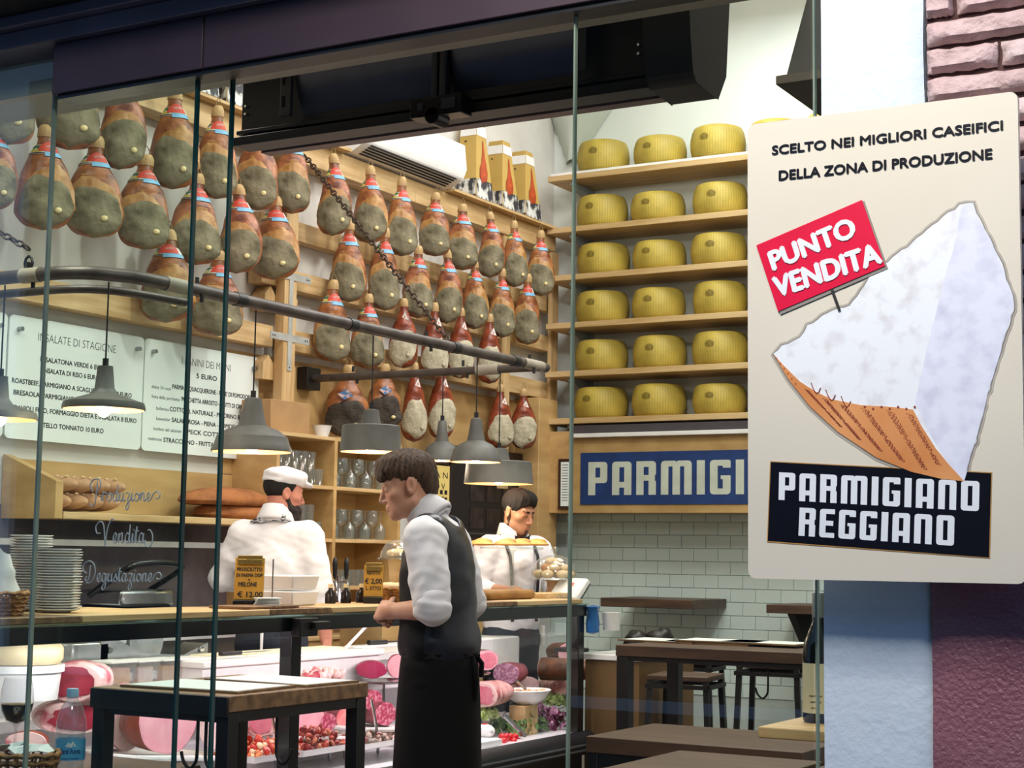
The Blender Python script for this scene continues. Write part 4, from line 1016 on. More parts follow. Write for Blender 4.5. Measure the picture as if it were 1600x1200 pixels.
slab('roast_joint', 'small browned joint at the far left bottom behind the wine glass', 'meat', 40, 1178, -4.42, 64, 34, 60, R(40), m_fatty, m_crust, G)
# plastic tubs along the back
m_tub = glassmat('tub_plastic', (.95, .94, .93), 1.2, haze=.14)
m_cont = [mat('tub_beige', 'e0b890', .6, col2='caa07c', scale=20), mat('tub_pale', 'e8d8cc', .6, col2='d8c0b4', scale=20)]
for k, (x0, x1) in enumerate(((170, 210), (214, 246), (252, 290), (294, 330), (334, 372), (376, 412))):
    a_, s = at(x0, 1072-k*2, -4.86); b__, _ = at(x1, 1072-k*2, -4.86); y0, y1 = a_.y, b__.y; z = .886 if False else a_.z
    z0 = z; t = thing('plastic_tub', f'translucent plastic tub of spread, {ORD[k]} of six from the left along the counter back', 'tub', (-4.86, (y0+y1)/2, z0), 0, 'plastic tubs along the counter back')
    H = 34*s
    vs = [(-4.98, y0+.012, z0), (-4.86, y0+.012, z0), (-4.86, y1-.012, z0), (-4.98, y1-.012, z0), (-4.99, y0, z0+H), (-4.85, y0, z0+H), (-4.85, y1, z0+H), (-4.99, y1, z0+H)]
    MB().add(vs, [(0, 3, 2, 1), (0, 1, 5, 4), (1, 2, 6, 5), (2, 3, 7, 6), (3, 0, 4, 7)]).build('tub', m_tub, t)
    MB().box((-4.975, y0+.016, z0+.004), (-4.87, y1-.016, z0+H*.78)).build('contents', m_cont[k % 2], t, bevel=.006)
    MB().box((-4.995, y0-.004, z0+H), (-4.845, y1+.004, z0+H+.008)).build('lid', m_white, t, bevel=.002)
S('trim_7', MB().box((-5.0, CY0, .70), (-4.83, 6.0, .742)), m_marble)
# white block worktop with blades
a_, s = at(322, 1062, -4.72); b__, _ = at(598, 1062, -4.72)
t = thing('white_tray_box', 'long white food tray standing at the back of the counter', 'tray', (-4.85, (a_.y+b__.y)/2, .80))
y0, y1 = a_.y+.0, b__.y
q = MB(); zt0, zt1 = .775, .925
q.box((-4.99, y0, zt0), (-4.74, y1, zt1-.03)).box((-5.01, y0-.015, zt1-.03), (-4.72, y1+.015, zt1)); q.build('body', m_white, t, bevel=.006)
MB().box((-4.99, y0+.2, zt1), (-4.86, y1-.15, zt1+.012)).build('cutting_board', mat('pale_board', 'e8e0c0', .5), t, bevel=.002)
S('trim_8', MB().box((-5.0, y0-.05, .72), (-4.76, 8.0, .774)), m_marble)
p, s = at(380, 1020, -4.8)
t = thing('knife', 'large knife with a black handle lying on the white tray', 'knife', (p.x, p.y, .937))
MB().box((p.x-.014, p.y-.16, .938), (p.x+.014, p.y-.02, .956)).build('handle', m_black, t, bevel=.005)
MB().plate([(p.x-.012, p.y-.02, .946), (p.x+.012, p.y-.02, .946), (p.x+.010, p.y+.14, .946), (p.x-.012, p.y+.22, .946)], (0, 0, .002)).build('blade', m_steel, t)
for nm, px, ang, lab in (('spatula', 565, .9, 'white spatula leaning in the tray corner'), ('knife', 588, .1, 'black handled knife lying behind the bresaola')):
    p, s = at(px, 1012 if nm == 'spatula' else 1003, -4.84)
    if nm == 'spatula': MB().cyl((p.x, p.y-.14, .93), (p.x, p.y+.04, 1.035), .008, n=8).box((p.x-.02, p.y+.02, 1.03), (p.x+.02, p.y+.09, 1.042)).build('spatula', m_white, label=lab, cat='spatula')
    else: MB().cyl((p.x, p.y-.07, p.z), (p.x, p.y+.09, p.z-.004), .013, n=10).cyl((p.x, p.y+.09, p.z-.004), (p.x, p.y+.25, p.z-.004), .004, n=6).build('knife', m_black, label=lab, cat='knife')
p, s = at(588, 1003, -4.84); MB().box((p.x-.06, p.y-.2, .926), (p.x+.06, p.y+.3, p.z-.014)).build('white_box', m_white, label='low white box under the black handled knife', cat='box', bevel=.004)
# speck slices
pile('speck_slices', 'loose slices of speck laid on paper beside the counter post', 'meat', 478, 540, 1062, -4.55, .10, [m_meat, m_fatty], 40, .03, .02, 4)
# front trays
M_ = lambda n, c, c2: mat(n, c, .35, col2=c2, scale=30)
pile('seafood_salad', 'orange and white seafood salad heaped in the tray behind the table leg', 'food', 398, 462, 1186, -4.28, .22, [M_('pep_o', 'e88a50', 'd86a3c'), M_('pep_w', 'f0d8b8', 'e8c898'), M_('pep_r', 'c83c2c', 'a82c24')], 170, .018, .07, 2, 'white tray with orange and white seafood salad')
pile('dried_tomatoes', 'heap of dark red sun dried tomatoes between the table legs', 'food', 474, 552, 1176, -4.28, .22, [M_('dt1', '8e2420', '6a1814'), M_('dt2', 'b8503c', '8e3028'), M_('dt3', 'c88060', 'a05c44')], 170, .019, .085, 3, 'white tray with sun dried tomatoes')
pile('mushroom_salad', 'grey brown mushroom salad with a steel spoon right of the table', 'food', 566, 618, 1166, -4.28, .22, [M_('mu1', '7a6458', '5a463c'), M_('mu2', 'b8a494', '8c7868'), M_('mu3', '9c5c50', '7c443c')], 130, .019, .05, 5, 'white tray with mushroom salad')
pile('pickled_onions', 'white tray heap of pale pickles at the waiter side', 'food', 622, 690, 1162, -4.28, .22, [M_('po', 'e8d0c4', 'd8a8a4')], 80, .02, .05, 6, 'white tray of pickles behind the waiter')
# raised long trays under the joints
for k, (x0, x1, py) in enumerate(((190, 372, 1182), (445, 548, 1152), (552, 622, 1138))):
    a_, s = at(x0, py, -4.42); b__, _ = at(x1, py, -4.42)
    t = thing('long_tray', f'long white porcelain tray under the joints, {["left, below the cooked ham", "middle, behind the table leg", "right, beside the waiter"][k]}', 'tray', (-4.52, (a_.y+b__.y)/2, .5), 0, 'long white trays')
    MB().plate([(-4.72, a_.y, a_.z-.012), (-4.72, b__.y, b__.z-.012), (-4.36, b__.y, b__.z-.012), (-4.36, a_.y, a_.z-.012)], (0, 0, .010)).build('tray_floor', m_porc, t)
    MB().tube([(-4.72, a_.y, a_.z-.002), (-4.72, b__.y, b__.z-.002), (-4.35, b__.y, b__.z-.002), (-4.35, a_.y, a_.z-.002)], .011, 8, closed=True).build('tray_rim', m_porc, t)
    for yy in (a_.y+.05, b__.y-.05): MB().cyl((-4.5, yy, .456), (-4.5, yy, min(a_.z, b__.z)-.012), .008, n=8).build('leg', m_steel, t)
# spoons
for px, py, lab in ((590, 1150, 'steel serving spoon standing in the mushroom salad'), (436, 1178, 'steel tongs resting in the seafood salad')):
    p, s = at(px, py, -4.33)
    q = MB().tube([p, p+Vector((0, -.03, .10)), p+Vector((0, -.06, .17))], .007, 8); q.ell(p+Vector((0, .01, -.01)), (.012, .03, .018)); q.build('serving_spoon', m_chrome, label=lab, cat='spoon', group='serving spoons', smooth=60)
for px in (372, 815, 620, 640):
    pass
# ---- right part of the case
slab('cooked_ham', 'pink joint with dark skin on the stand right of the waiter', 'meat', 760, 1048, -4.60, 48, 32, 44, R(66), m_ham, m_amber, G, core=m_corep)
slab('purple_salame', 'wide purple speckled salame cut right of the waiter', 'sausage', 790, 1070, -4.52, 44, 34, 70, R(10), m_purple, m_salr, G)
slab('rolled_roast', 'tied rolled roast with brown net stripes behind the salad bowl', 'meat', 846, 1062, -4.66, 36, 34, 90, R(-80), m_fatty, m_amber, G)
slab('rolled_roast', 'dark roast lying behind under the steel stand', 'meat', 880, 1062, -4.72, 44, 30, 70, R(-70), m_roll, m_amber, G)
slab('rolled_pancetta', 'netted rolled pancetta at the waiter right hip', 'meat', 752, 1106, -4.42, 58, 40, 90, R(5), m_fatty, m_roll, G, core=m_corep)
slab('rolled_pancetta', 'pale rolled pancetta behind the white salad bowl', 'meat', 876, 1086, -4.60, 34, 24, 80, R(50), m_roll, m_roll, G)
slab('porchetta', 'white bean coloured roll of meat near the spoon handle', 'meat', 824, 1078, -4.56, 42, 20, 60, R(60), m_fatty, m_fatty, G)
slab('marbled_joint', 'bright pink joint with brown rind on the stand at the counter end', 'meat', 888, 1035, -4.70, 42, 30, 44, R(68), mat('bright_joint', 'e88a9c', .35, col2='f4c4cc', scale=14), m_amber, G)
# white boxes back right
p, s = at(742, 1032, -4.75); p2, _ = at(812, 1028, -4.75)
MB().box((-4.98, p.y, .775), (-4.75, p2.y, .775+46*s)).build('polystyrene_box', m_white, label='white polystyrene box at the back right of the waiter', cat='box', bevel=.01)
p, s = at(835, 1030, -4.85); p2, _ = at(905, 1026, -4.85)
MB().box((-4.99, p.y, .775), (-4.85, p2.y, .775+38*s)).build('white_tub', m_tub, label='translucent white tub at the back near the counter end', cat='tub', bevel=.01)
p, s = at(848, 985, -4.9); MB().cyl((p.x, p.y, p.z-.09), (p.x, p.y, p.z+.03), .013, n=12).build('pestle_handle', m_white, label='white upright utensil handle at the back of the counter', cat='utensil')
# white salad bowl with spoon
p, s = at(824, 1100, -4.36)
bw = thing('salad_bowl', 'wide white oval bowl of salad with a steel spoon near the counter end', 'bowl', (p.x, p.y, p.z))
r = 42*s
MB().lathe([(.001, 0), (r*.45, 0), (r*.8, .03), (r*1.05, .075), (r*1.02, .078), (r*.76, .036), (.001, .012)], p, 36, sx=.8, sy=1.0).build('bowl', m_porc, bw, smooth=60)
q = MB(); rg = random.Random(9)
for k in range(50):
    a = rg.random()*6.28; rr = math.sqrt(rg.random())*r*.8; q.ell(p+Vector((rr*.8*math.cos(a), rr*math.sin(a), .055+.015*rg.random())), (.014, .018, .010), 0, 7, 5)
tag(q.build('salad', M_('slaw', 'ecd0a8', 'd89860'), bw, smooth=60), kind='stuff')
q = MB().tube([p+Vector((0, -.02, .08)), p+Vector((.0, -.12, .13))], .008, 8); q.build('spoon', m_steel, bw)
# wooden block under
p, s = at(818, 1120, -4.36); MB().box((p.x-.05, p.y-.07, .4555), (p.x+.05, p.y+.07, p.z+20*s-.006)).build('wooden_block', m_wood, label='wooden block carrying the white salad bowl', cat='block', bevel=.003)
def leafy(name, label, px0, px1, py, X, cols, n, r, h, seed):
    a_, s = at(px0, py, X); b__, _ = at(px1, py, X); rg = random.Random(seed); q = MB()
    for k in range(n):
        y = a_.y+(b__.y-a_.y)*rg.random(); x = X-.20*rg.random(); u = ((y-a_.y)/(b__.y-a_.y)-.5)*2
        c = Vector((x, y, a_.z+r*.5+h*rg.random()*(1-.5*u*u))); R3 = Euler((rg.random()*6, rg.random()*6, rg.random()*6)).to_matrix()
        m = 5; vs = [c]
        for i in range(8):
            an = 2*math.pi*i/8; vs.append(c+R3 @ Vector((r*math.cos(an)*rg.uniform(.7, 1.2), r*.7*math.sin(an), r*.35*rg.uniform(-1, 1))))
        q.add(vs, [(0, 1+i, 1+(i+1) % 8) for i in range(8)], rg.randrange(len(cols)))
    q.build(name, cols, label=label, cat='salad', kind='stuff', smooth=0)
leafy('lettuce', 'pale green lettuce leaves beside the waiter at the case front', 738, 782, 1130, -4.38, [M_('let1', 'b8cc80', '94b058'), M_('let2', 'd0dca0', 'a8c070')], 130, .022, .05, 1)
leafy('rocket_salad', 'dark green rocket leaves behind the front glass', 812, 862, 1150, -4.30, [M_('roc1', '4c7038', '345424'), M_('roc2', '86a468', '5c8044')], 200, .020, .09, 2)
leafy('radicchio', 'purple radicchio leaves at the right end of the case', 858, 893, 1144, -4.30, [M_('rad1', '7c3058', '541c3c'), M_('rad2', 'c090ac', '9c5880')], 170, .022, .12, 3)
leafy('lettuce', 'green lettuce at the far right corner of the case', 876, 906, 1106, -4.55, [M_('let1', 'b8cc80', '94b058')], 100, .022, .06, 4)
for k in range(9):
    a_, s = at(784+6*(k % 5)+rng.random()*3, 1158-(k//5)*7, -4.24-.03*(k % 3)); MB().ell(a_+Vector((0, 0, .0)), (.019, .019, .018), nu=12, nv=8).build('cherry_tomato', m_red, label='small red cherry tomato in the heap left of the rocket leaves', cat='tomato', group='cherry tomatoes', smooth=60)
for k in range(2):
    a_, s = at(745+k*26, 1154, -4.26)
    t = thing('cheese_pack', f'white wrapped cheese pack with printed name, {("left", "right")[k]} one beside the tomatoes', 'packet', (a_.x, a_.y, a_.z), 0, 'wrapped cheese packs')
    MB().ell(a_+Vector((-.05, 0, .035)), (.055, .04, .035), nu=18, nv=10).build('wrapper', m_white, t, smooth=60)
    q = MB(); put_text(q, 'bud', a_+Vector((.0, 0, .035)), (0, 1, 0), (0, 0, 1), .02, bold=.01); q.build('print', m_inkg, t, smooth=0)
    MB().ell(a_+Vector((-.05, 0, .066)), (.02, .016, .007), nu=12, nv=6).build('red_mark', m_red, t, smooth=60)
MB().box((-4.36, at(733, 1160, -4.2)[0].y, .4555), (-4.20, at(785, 1160, -4.2)[0].y, at(760, 1157, -4.22)[0].z)).build('white_tray_box', m_white, label='white box carrying the wrapped cheese packs', cat='box', bevel=.004)
# steel scoops
for px, py, lab in ((806, 1110, 'steel tongs leaning over the tomatoes'),):
    p, s = at(px+15, 1150, -4.24); p2, _ = at(px-18, 1118, -4.30); MB().tube([p, p2], .012, 4).tube([p2, p2+Vector((0, -.01, .02)), p2+Vector((0, .01, .02)), p2], .003, 6).build('tongs', m_steel, label=lab, cat='tongs', smooth=40)
# ---------------------------------------------------------------- things standing on the counter ledge
XT = CX0-.20
m_sign_y = mat('yellow_card', 'b98c28', .6, col2='a87a1e', scale=3)
def price_sign(px, py, hpx, wpx, lines, label, X=XT-.02):
    p, s = at(px, py, X); H = hpx*s; Wd = wpx*s; rz = R(33)
    t = thing('price_sign', label, 'sign', (p.x, p.y, ZT), rz); PW[t.name] = Vector((0, 0, 0))
    tl = R(-10)
    MB().box((-Wd*.5, -.035, 0), (Wd*.5, .035, .03)).build('stand', m_black, t, bevel=.003)
    Mx = Matrix.Translation((0, .0, .03)) @ Matrix.Rotation(tl, 4, 'X')
    MB().box((-Wd/2, -.004, 0), (Wd/2, .004, H), mtx=Mx).build('card', m_sign_y, t, bevel=.002)
    MB().box((-Wd*.42, -.011, H-.028), (Wd*.42, -.004, H-.006), mtx=Mx).box((-Wd*.42, -.009, H-.006), (Wd*.42, .006, H+.010), mtx=Mx).build('clip', mat('brass_clip', 'a88c4c', .3, metal=.8), t, bevel=.002)
    q = MB(); u = Mx.to_3x3() @ Vector((1, 0, 0)); v = Mx.to_3x3() @ Vector((0, 0, 1))
    for txt, fx, fz, hh in lines: put_text(q, txt, Mx @ Vector((fx*Wd, -.0045, fz*H)), u, v, hh*H*1.25, bold=.05, width=min(.88, .085*len(txt)*hh/.07)*Wd)
    q.build('lettering', m_ink, t, smooth=0)
price_sign(388, 938, 66, 46, [('PROSCIUTTO', 0, .72, .07), ('DI PARMA DOP', .0, .58, .065), ('e', .0, .48, .05), ('MELONE', -.05, .36, .085), ('€ 12,00', .05, .12, .10)], 'yellow clipboard price sign reading PROSCIUTTO DI PARMA on the ledge')
price_sign(583, 928, 50, 30, [('RISOTTO', 0, .74, .08), ('€ 2,00', 0, .48, .13), ('L. ETTO', 0, .26, .09)], 'smaller yellow clipboard price sign on the ledge beside the bread basket')
p, s = at(425, 945, XT+.02)
MB().cyl((p.x, p.y, ZT), (p.x, p.y, ZT+.20), .003, n=8).cyl((p.x, p.y, ZT), (p.x, p.y, ZT+.012), .02, n=14).build('ticket_spike', m_steel, label='thin steel ticket spike right of the large price sign', cat='spike')
# takeaway box stack and napkins
p, s = at(452, 945, XT-.1)
for k in range(2):
    z = ZT+k*.068
    MB().add([(p.x-.10, p.y-.085, z), (p.x+.08, p.y-.085, z), (p.x+.08, p.y+.085, z), (p.x-.10, p.y+.085, z), (p.x-.11, p.y-.10, z+.062), (p.x+.09, p.y-.10, z+.062), (p.x+.09, p.y+.10, z+.062), (p.x-.11, p.y+.10, z+.062)], [(0, 3, 2, 1), (4, 5, 6, 7), (0, 1, 5, 4), (1, 2, 6, 5), (2, 3, 7, 6), (3, 0, 4, 7)]).build('takeaway_box', m_white, label=f'white takeaway box beside the large price sign, {("lower", "upper")[k]} of the stack', cat='box', bevel=.006, group='stacked takeaway boxes')
p, s = at(418, 948, XT+.08)
q = MB()
for k in range(7):
    mx = Matrix.Translation((p.x, p.y, ZT+.002+k*.006)) @ Matrix.Rotation(R(20+k*5), 4, 'Z'); q.box((-.05, -.055, 0), (.05, .055, .003), mtx=mx)
tag(q.build('paper_napkins', m_paper, label='loose stack of white paper napkins in front of the takeaway boxes', cat='napkins'), kind='stuff')
MB().box((XT-.03, at(335, 950, XT)[0].y, ZT), (XT+.16, at(420, 950, XT)[0].y, ZT+.012)).build('walnut_board', m_walnut, label='dark chopping board under the large price sign', cat='board', bevel=.003)
# baskets
m_wick = mat('wicker', 'a8763c', .7, col2='6e4820', scale=40)
def basket(p, r, h, label, group=None, sy=1.0):
    t = thing('bread_basket', label, 'basket', tuple(p), 0, group); n = 26; vs = []
    q = MB()
    for k in range(6):
        z = h*k/5; rr = r*(.8+.2*k/5)
        q.tube([(p[0]+rr*math.cos(2*math.pi*i/n), p[1]+rr*sy*math.sin(2*math.pi*i/n), p[2]+z+.006+(.003 if (i+k) % 2 else -.003)) for i in range(n)], .0075, 6, closed=True)
    for i in range(n):
        a = 2*math.pi*i/n; q.tube([(p[0]+r*.8*math.cos(a), p[1]+r*.8*sy*math.sin(a), p[2]), (p[0]+r*math.cos(a), p[1]+r*sy*math.sin(a), p[2]+h+.004)], .004, 5)
    q.lathe([(.001, .003), (r*.82, .004), (r*.82, .0), (.001, 0)], p, n, sy=sy)
    q.build('weave', m_wick, t, smooth=60); return t
m_bread = mat('bread_crust', 'c88a4c', .7, col2='a8682e', scale=10, bump=.3)
m_loaf = mat('pale_loaf', 'cba27c', .75, col2='a87c58', scale=9, bump=.3)
m_focc = mat('focaccia', 'dda65a', .6, col2='c4843a', scale=12, bump=.3)
m_flour = mat('floury_bun', 'e2cba4', .8, col2='cfae7e', scale=12, bump=.2)
p, s = at(616, 940, XT-.05); bk_ = basket((p.x, p.y, ZT), .085, .06, 'small wicker basket with bread slices on the ledge left of the waiter')
for k in range(4): MB().ell((p.x-.03+.02*k, p.y-.03+.02*k, ZT+.075), (.05, .03, .02), nu=12, nv=8, jit=.1).build('bread_slice', m_flour, label=f'pale bread piece, {ORD[k]} from left in the small wicker basket', cat='bread', group='bread pieces in the small basket', smooth=60)
p, s = at(-4, 948, XT); basket((p.x, p.y, ZT), .10, .07, 'wicker basket cut off by the left edge of the photo')
q = MB(); vs = []
for j in range(9):
    for i in range(16):
        a = 2*math.pi*i/16; rr = .075+.012*noise.noise(Vector((math.cos(a)*2, math.sin(a)*2, j*.5)))-.005*j; vs.append((p.x+rr*math.cos(a), p.y+rr*math.sin(a), ZT+.05+.02*j+(.03*noise.noise(Vector((a, j, 1))) if j == 8 else 0)))
q.add(vs, [(j*16+i, j*16+(i+1) % 16, (j+1)*16+(i+1) % 16, (j+1)*16+i) for j in range(8) for i in range(16)]); q.build('cloth_napkin', m_white, label='white cloth standing in the left wicker basket', cat='napkin', smooth=70)
# plates
def plates(px, ybot, n, wpx, X, label):
    p, s = at(px, ybot, X); r = wpx*s/2; gap = .0098
    first = None
    for k in range(n):
        if first is None:
            q = MB().lathe([(.001, 0), (r*.55, 0), (r*.62, .004), (r, .012), (r*.995, .0145), (r*.6, .007), (.001, .004)], (0, 0, 0), 30)
            first = q.build('dinner_plate', m_porc, smooth=50, at=(0, 0, 0), cat='plate', group=label, label='x'); o = first
        else: o = first.copy(); COL.objects.link(o)
        o.location = (p.x+random.uniform(-.004, .004), p.y+random.uniform(-.004, .004), ZT+k*gap)
        o['label'] = f'white dinner plate, {ORDW[k]} from the bottom of the {label}'
XP = CX0-.26
plates(88, 945, 23, 74, XP, 'front plate stack')
plates(45, 945, 28, 66, XP-.18, 'rear plate stack')
MB().box((CX0-.62, at(20, 945, XP)[0].y-.25, 1.12), (CX0-.42, at(130, 945, XP)[0].y+.4, 1.172)).build('rear_ledge', m_wood, ct)
# focaccia on glass stand
p, s = at(800, 858, -4.62); r1 = 68*s
t = thing('glass_stand', 'glass pedestal stand carrying focaccia pieces right of the waiter', 'stand', (p.x, p.y, ZT))
MB().lathe([(.001, 0), (r1, 0), (r1*1.01, .006), (r1, .012), (.001, .010)], p, 40, sx=.6).build('plate', glassmat('stand_glass', (.9, .95, .93), 2, haze=.12), t, smooth=50)
MB().lathe([(.06, 0), (.055, .008), (.014, .03), (.012, p.z-ZT-.02), (.03, p.z-ZT-.002)], (p.x, p.y, ZT), 20).build('foot', glassmat('stand_glass'), t, smooth=50)
for k, px in enumerate((752, 790, 812, 838)):
    c, s = at(px, 855, -4.62-.03*(k % 2)); MB().lathe([(.001, 0), (.095, .002), (.10, .010), (.07, .026), (.03, .034), (.001, .036)], c+Vector((0, 0, .008)), 22, sx=.7, sy=.85).ell(c+Vector((0, .02, .03)), (.05, .06, .022), nu=14, nv=8, jit=.12).build('focaccia', m_focc, label=f'golden focaccia piece on the glass stand, {ORD[k]} from the left', cat='bread', group='focaccia pieces on the glass stand', smooth=60)
# cake dome with buns
def dome(px, py, X, rpx, hpx, label, ped=True, buns=14, zped=None):
    p, s = at(px, py, X); r = rpx*s; H = hpx*s
    t = thing('cake_dome', label, 'cake dome', (p.x, p.y, ZT)); gm = glassmat('dome_glass', (.93, .96, .94), 2.0, haze=.06)
    MB().lathe([(.001, 0), (r*1.08, 0), (r*1.12, .006), (r*1.08, .012), (.001, .010)], p-Vector((0, 0, .012)), 36).build('plate', gm, t, smooth=50)
    MB().lathe([(r, 0), (r*1.0, H*.2), (r*.93, H*.5), (r*.72, H*.78), (r*.4, H*.94), (.012, H), (.008, H+.012), (.02, H+.03), (.012, H+.045), (.001, H+.048)], p, 36).build('dome', gm, t, smooth=80)
    MB().lathe([(.05, 0), (.055, .01), (.04, .03), (.045, p.z-ZT-.02), (.06, p.z-ZT-.012)], (p.x, p.y, ZT), 24).build('pedestal', mat('ceramic_tan', 'b89068', .4), t, smooth=50)
    rg = random.Random(px)
    for k in range(buns):
        ring = 0 if k < 7 else (1 if k < 11 else 2); a = k*2.4; rr = r*(.72, .42, .15)[ring]
        MB().ell((p.x+rr*math.cos(a), p.y+rr*math.sin(a), p.z+.022+ring*.035), (.036, .036, .024), nu=12, nv=8, jit=.12).build('bun', (m_flour, m_bread)[k % 4 == 3], label='small floury bun under the glass dome at the right', cat='bun', group=f'buns under the dome', smooth=60)
dome(866, 903, -4.50, 36, 36, 'glass cake dome full of buns near the counter end')
p, s = at(622, 874, -4.5)
t = thing('cake_dome', 'small glass dome over pastries just behind the waiter chest', 'cake dome', (p.x, p.y, ZT))
MB().lathe([(.001, 0), (.10, 0), (.10, .008), (.001, .008)], p, 30).build('plate', glassmat('dome_glass'), t)
MB().lathe([(.09, .008), (.085, .04), (.06, .08), (.02, .095), (.001, .096)], p, 30).build('dome', glassmat('dome_glass'), t, smooth=80)
MB().cyl((p.x, p.y, ZT), (p.x, p.y, p.z), .03, .05).build('pedestal', m_wood, t)
MB().ell(p+Vector((0, 0, .03)), (.06, .06, .022), jit=.15).build('pastry', m_flour, label='pale pastry under the small glass dome', cat='pastry', smooth=60)
# wooden board with rounded loaf end
p, s = at(786, 940, XT-.05); MB().box((p.x-.10, p.y-.30, ZT), (p.x+.08, p.y+.22, ZT+.05)).build('bread_board', mat('board_brown', '9a7038', .6, col2='7c5624', scale=6, bump=.4), label='thick brown bread loaf block on the ledge in front of the bartender', cat='bread', bevel=.02)
p, s = at(852, 938, XT-.05); MB().box((p.x-.08, p.y-.16, ZT), (p.x+.08, p.y+.22, ZT+.028)).build('chopping_board', m_wood, label='pale chopping board under the bun dome', cat='board', bevel=.003)
# little bottles behind
for k, px in enumerate((516, 540, 564)):
    p, s = at(px, 942, -4.48); t = thing('liqueur_bottle', f'small dark bottle with pale cap on the ledge, {ORD[k]} from the left', 'bottle', (p.x, p.y, ZT), 0, 'small dark bottles on the ledge')
    MB().lathe([(.001, 0), (.025, 0), (.025, .045), (.010, .062), (.010, .070), (.001, .070)], (p.x, p.y, ZT), 16).build('body', mat('dark_glass', '241c18', .15), t, smooth=50)
    MB().cyl((p.x, p.y, ZT+.0702), (p.x, p.y, ZT+.088), .011).build('cap', m_cream, t)
# ---------------------------------------------------------------- cash register end
p, s = at(930, 936, -4.35); cr = thing('cash_register', 'white cash register with a tilted black screen at the counter end', 'cash register', (p.x, 8.28, .88)); c = Vector((p.x, 8.28, 0))
MB().cyl((c.x, c.y, .875), (c.x, c.y, 1.2), .03).cyl((c.x, c.y, .872), (c.x, c.y, .89), .10).build('stand', m_black, cr)
mx = Matrix.Translation((c.x-.02, c.y, 1.215)) @ Matrix.Rotation(R(-15), 4, 'Z') @ Matrix.Rotation(R(-42), 4, 'X')
MB().box((-.11, -.02, -.08), (.11, .025, .08), mtx=mx).build('casing', m_white, cr, bevel=.015)
MB().box((-.105, .0255, -.075), (.105, .030, .075), mtx=mx).build('screen', m_blackg, cr, bevel=.003)
q = MB(); put_text(q, '8', mx @ Vector((.03, -.021, .02)), mx.to_3x3() @ Vector((1, 0, 0)), mx.to_3x3() @ Vector((0, 0, 1)), .03, bold=.02); q.build('logo_mark', m_red, cr, smooth=0)
cb = thing('cashier_cabinet', 'plain plywood cabinet under the cash register at the counter end', 'cabinet', (-4.03, 8.55, 0))
MB().box((-4.20, 8.16, 0), (-3.87, 8.9, .87)).build('body', mat('brown_ply', '765a34', .6, col2='684e2c', scale=3), cb, bevel=.004)
MB().box((-4.215, 8.145, .84), (-3.86, 8.91, .872)).build('top', m_white, cb, bevel=.004)
for k, (x, y, r) in enumerate(((-4.10, 8.6, .07), (-3.98, 8.68, .08), (-3.93, 8.5, .05))):
    MB().ell((x, y, .873+r*.8), (r, r, r*.8), jit=.35, nu=18, nv=12).build('black_bag', m_black, label=f'dark bundled bag on the cashier cabinet, {("left", "rear", "small right")[k]} one', cat='bag', group='dark bags', smooth=60)
# blue bag on the end post
MB().lathe([(.001, 0), (.05, .01), (.055, .06), (.045, .12), (.06, .15), (.001, .16)], (-4.14, 8.13, .98), 20, sx=.6).build('blue_bag', mat('blue_plastic', '2a6cb0', .3), label='crumpled blue plastic bag at the counter end post', cat='bag', smooth=50)
MB().lathe([(.045, 0), (.055, .10), (.001, .10)], (-4.08, 8.24, 1.0), 20).build('paper_roll', m_white, label='white roll beside the blue plastic bag', cat='roll', smooth=50)
# ---------------------------------------------------------------- back cabinet with glasses on the left wall
BX0, BX1, BY0, BY1 = XL+.005, -5.95, 7.62, 8.90
bc = thing('bar_cabinet', 'pine open shelf cabinet full of glasses behind the chef', 'cabinet', (-6.1, 8.2, 0))
for z in (0.9, 1.20, 1.49, 1.81, 2.11): MB().box((BX0, BY0, z-.022), (BX1, BY1, z)).build('shelf', m_woodY, bc, bevel=.002)
for y in (BY0, 8.19, BY1): MB().box((BX0, y-.015, 0), (BX1+.002, y+.015, 2.11)).build('upright', m_ply, bc, bevel=.002)
MB().box((BX0, BY0, 0), (BX0+.012, BY1, 2.10)).build('back_panel', m_ply, bc)
MB().box((BX0, BY0, 0), (BX1-.01, BY1, .88)).build('lower_doors', m_ply, bc)
def tumbler():
    return MB().lathe([(.001, .004), (.030, .004), (.034, .10), (.036, .10), (.032, 0), (.001, 0)], (0, 0, 0), 14)
def wineglass(inv=False):
    P = [(.033, .0), (.031, .004), (.005, .008), (.004, .075), (.012, .085), (.032, .105), (.037, .135), (.030, .185), (.0315, .185), (.038, .135), (.034, .103), (.001, .083)]
    return MB().lathe([(r, .185-z) if inv else (r, z) for r, z in P], (0, 0, 0), 14)
kinds = {'tumbler': tumbler(), 'wine': wineglass(), 'winei': wineglass(True)}
gp = {}
def put_glass(kind, x, y, z, lab, grp):
    if kind not in gp:
        o = kinds[kind].build({'tumbler': 'tumbler'}.get(kind, 'wine_glass'), m_tumbler, smooth=60, at=(0, 0, 0)); gp[kind] = o
    else: o = gp[kind].copy(); COL.objects.link(o)
    o.location = (x, y, z+.001); tag(o, lab, 'glass', grp)
for z, nm in ((1.81, 'upper'), (1.49, 'middle')):
    for k in range(7):
        for j in range(2): put_glass('wine' if k % 2 else 'winei', -6.02-j*.11, 8.27+k*.086, z, f'wine glass {("upright" if k % 2 else "upside down")}, {ORD[k]} from left, {("front", "back")[j]} row, {nm} right cabinet shelf', f'wine glasses on the {nm} right shelf')
    for k in range(6):
        for lv in range(2 if k != 5 else 1):
            put_glass('tumbler', -6.02, 7.70+k*.08, z+lv*.101, f'tumbler, {ORD[k]} from left, {("lower", "upper")[lv]} layer, {nm} left shelf of the bar cabinet', f'tumblers on the {nm} left shelf')
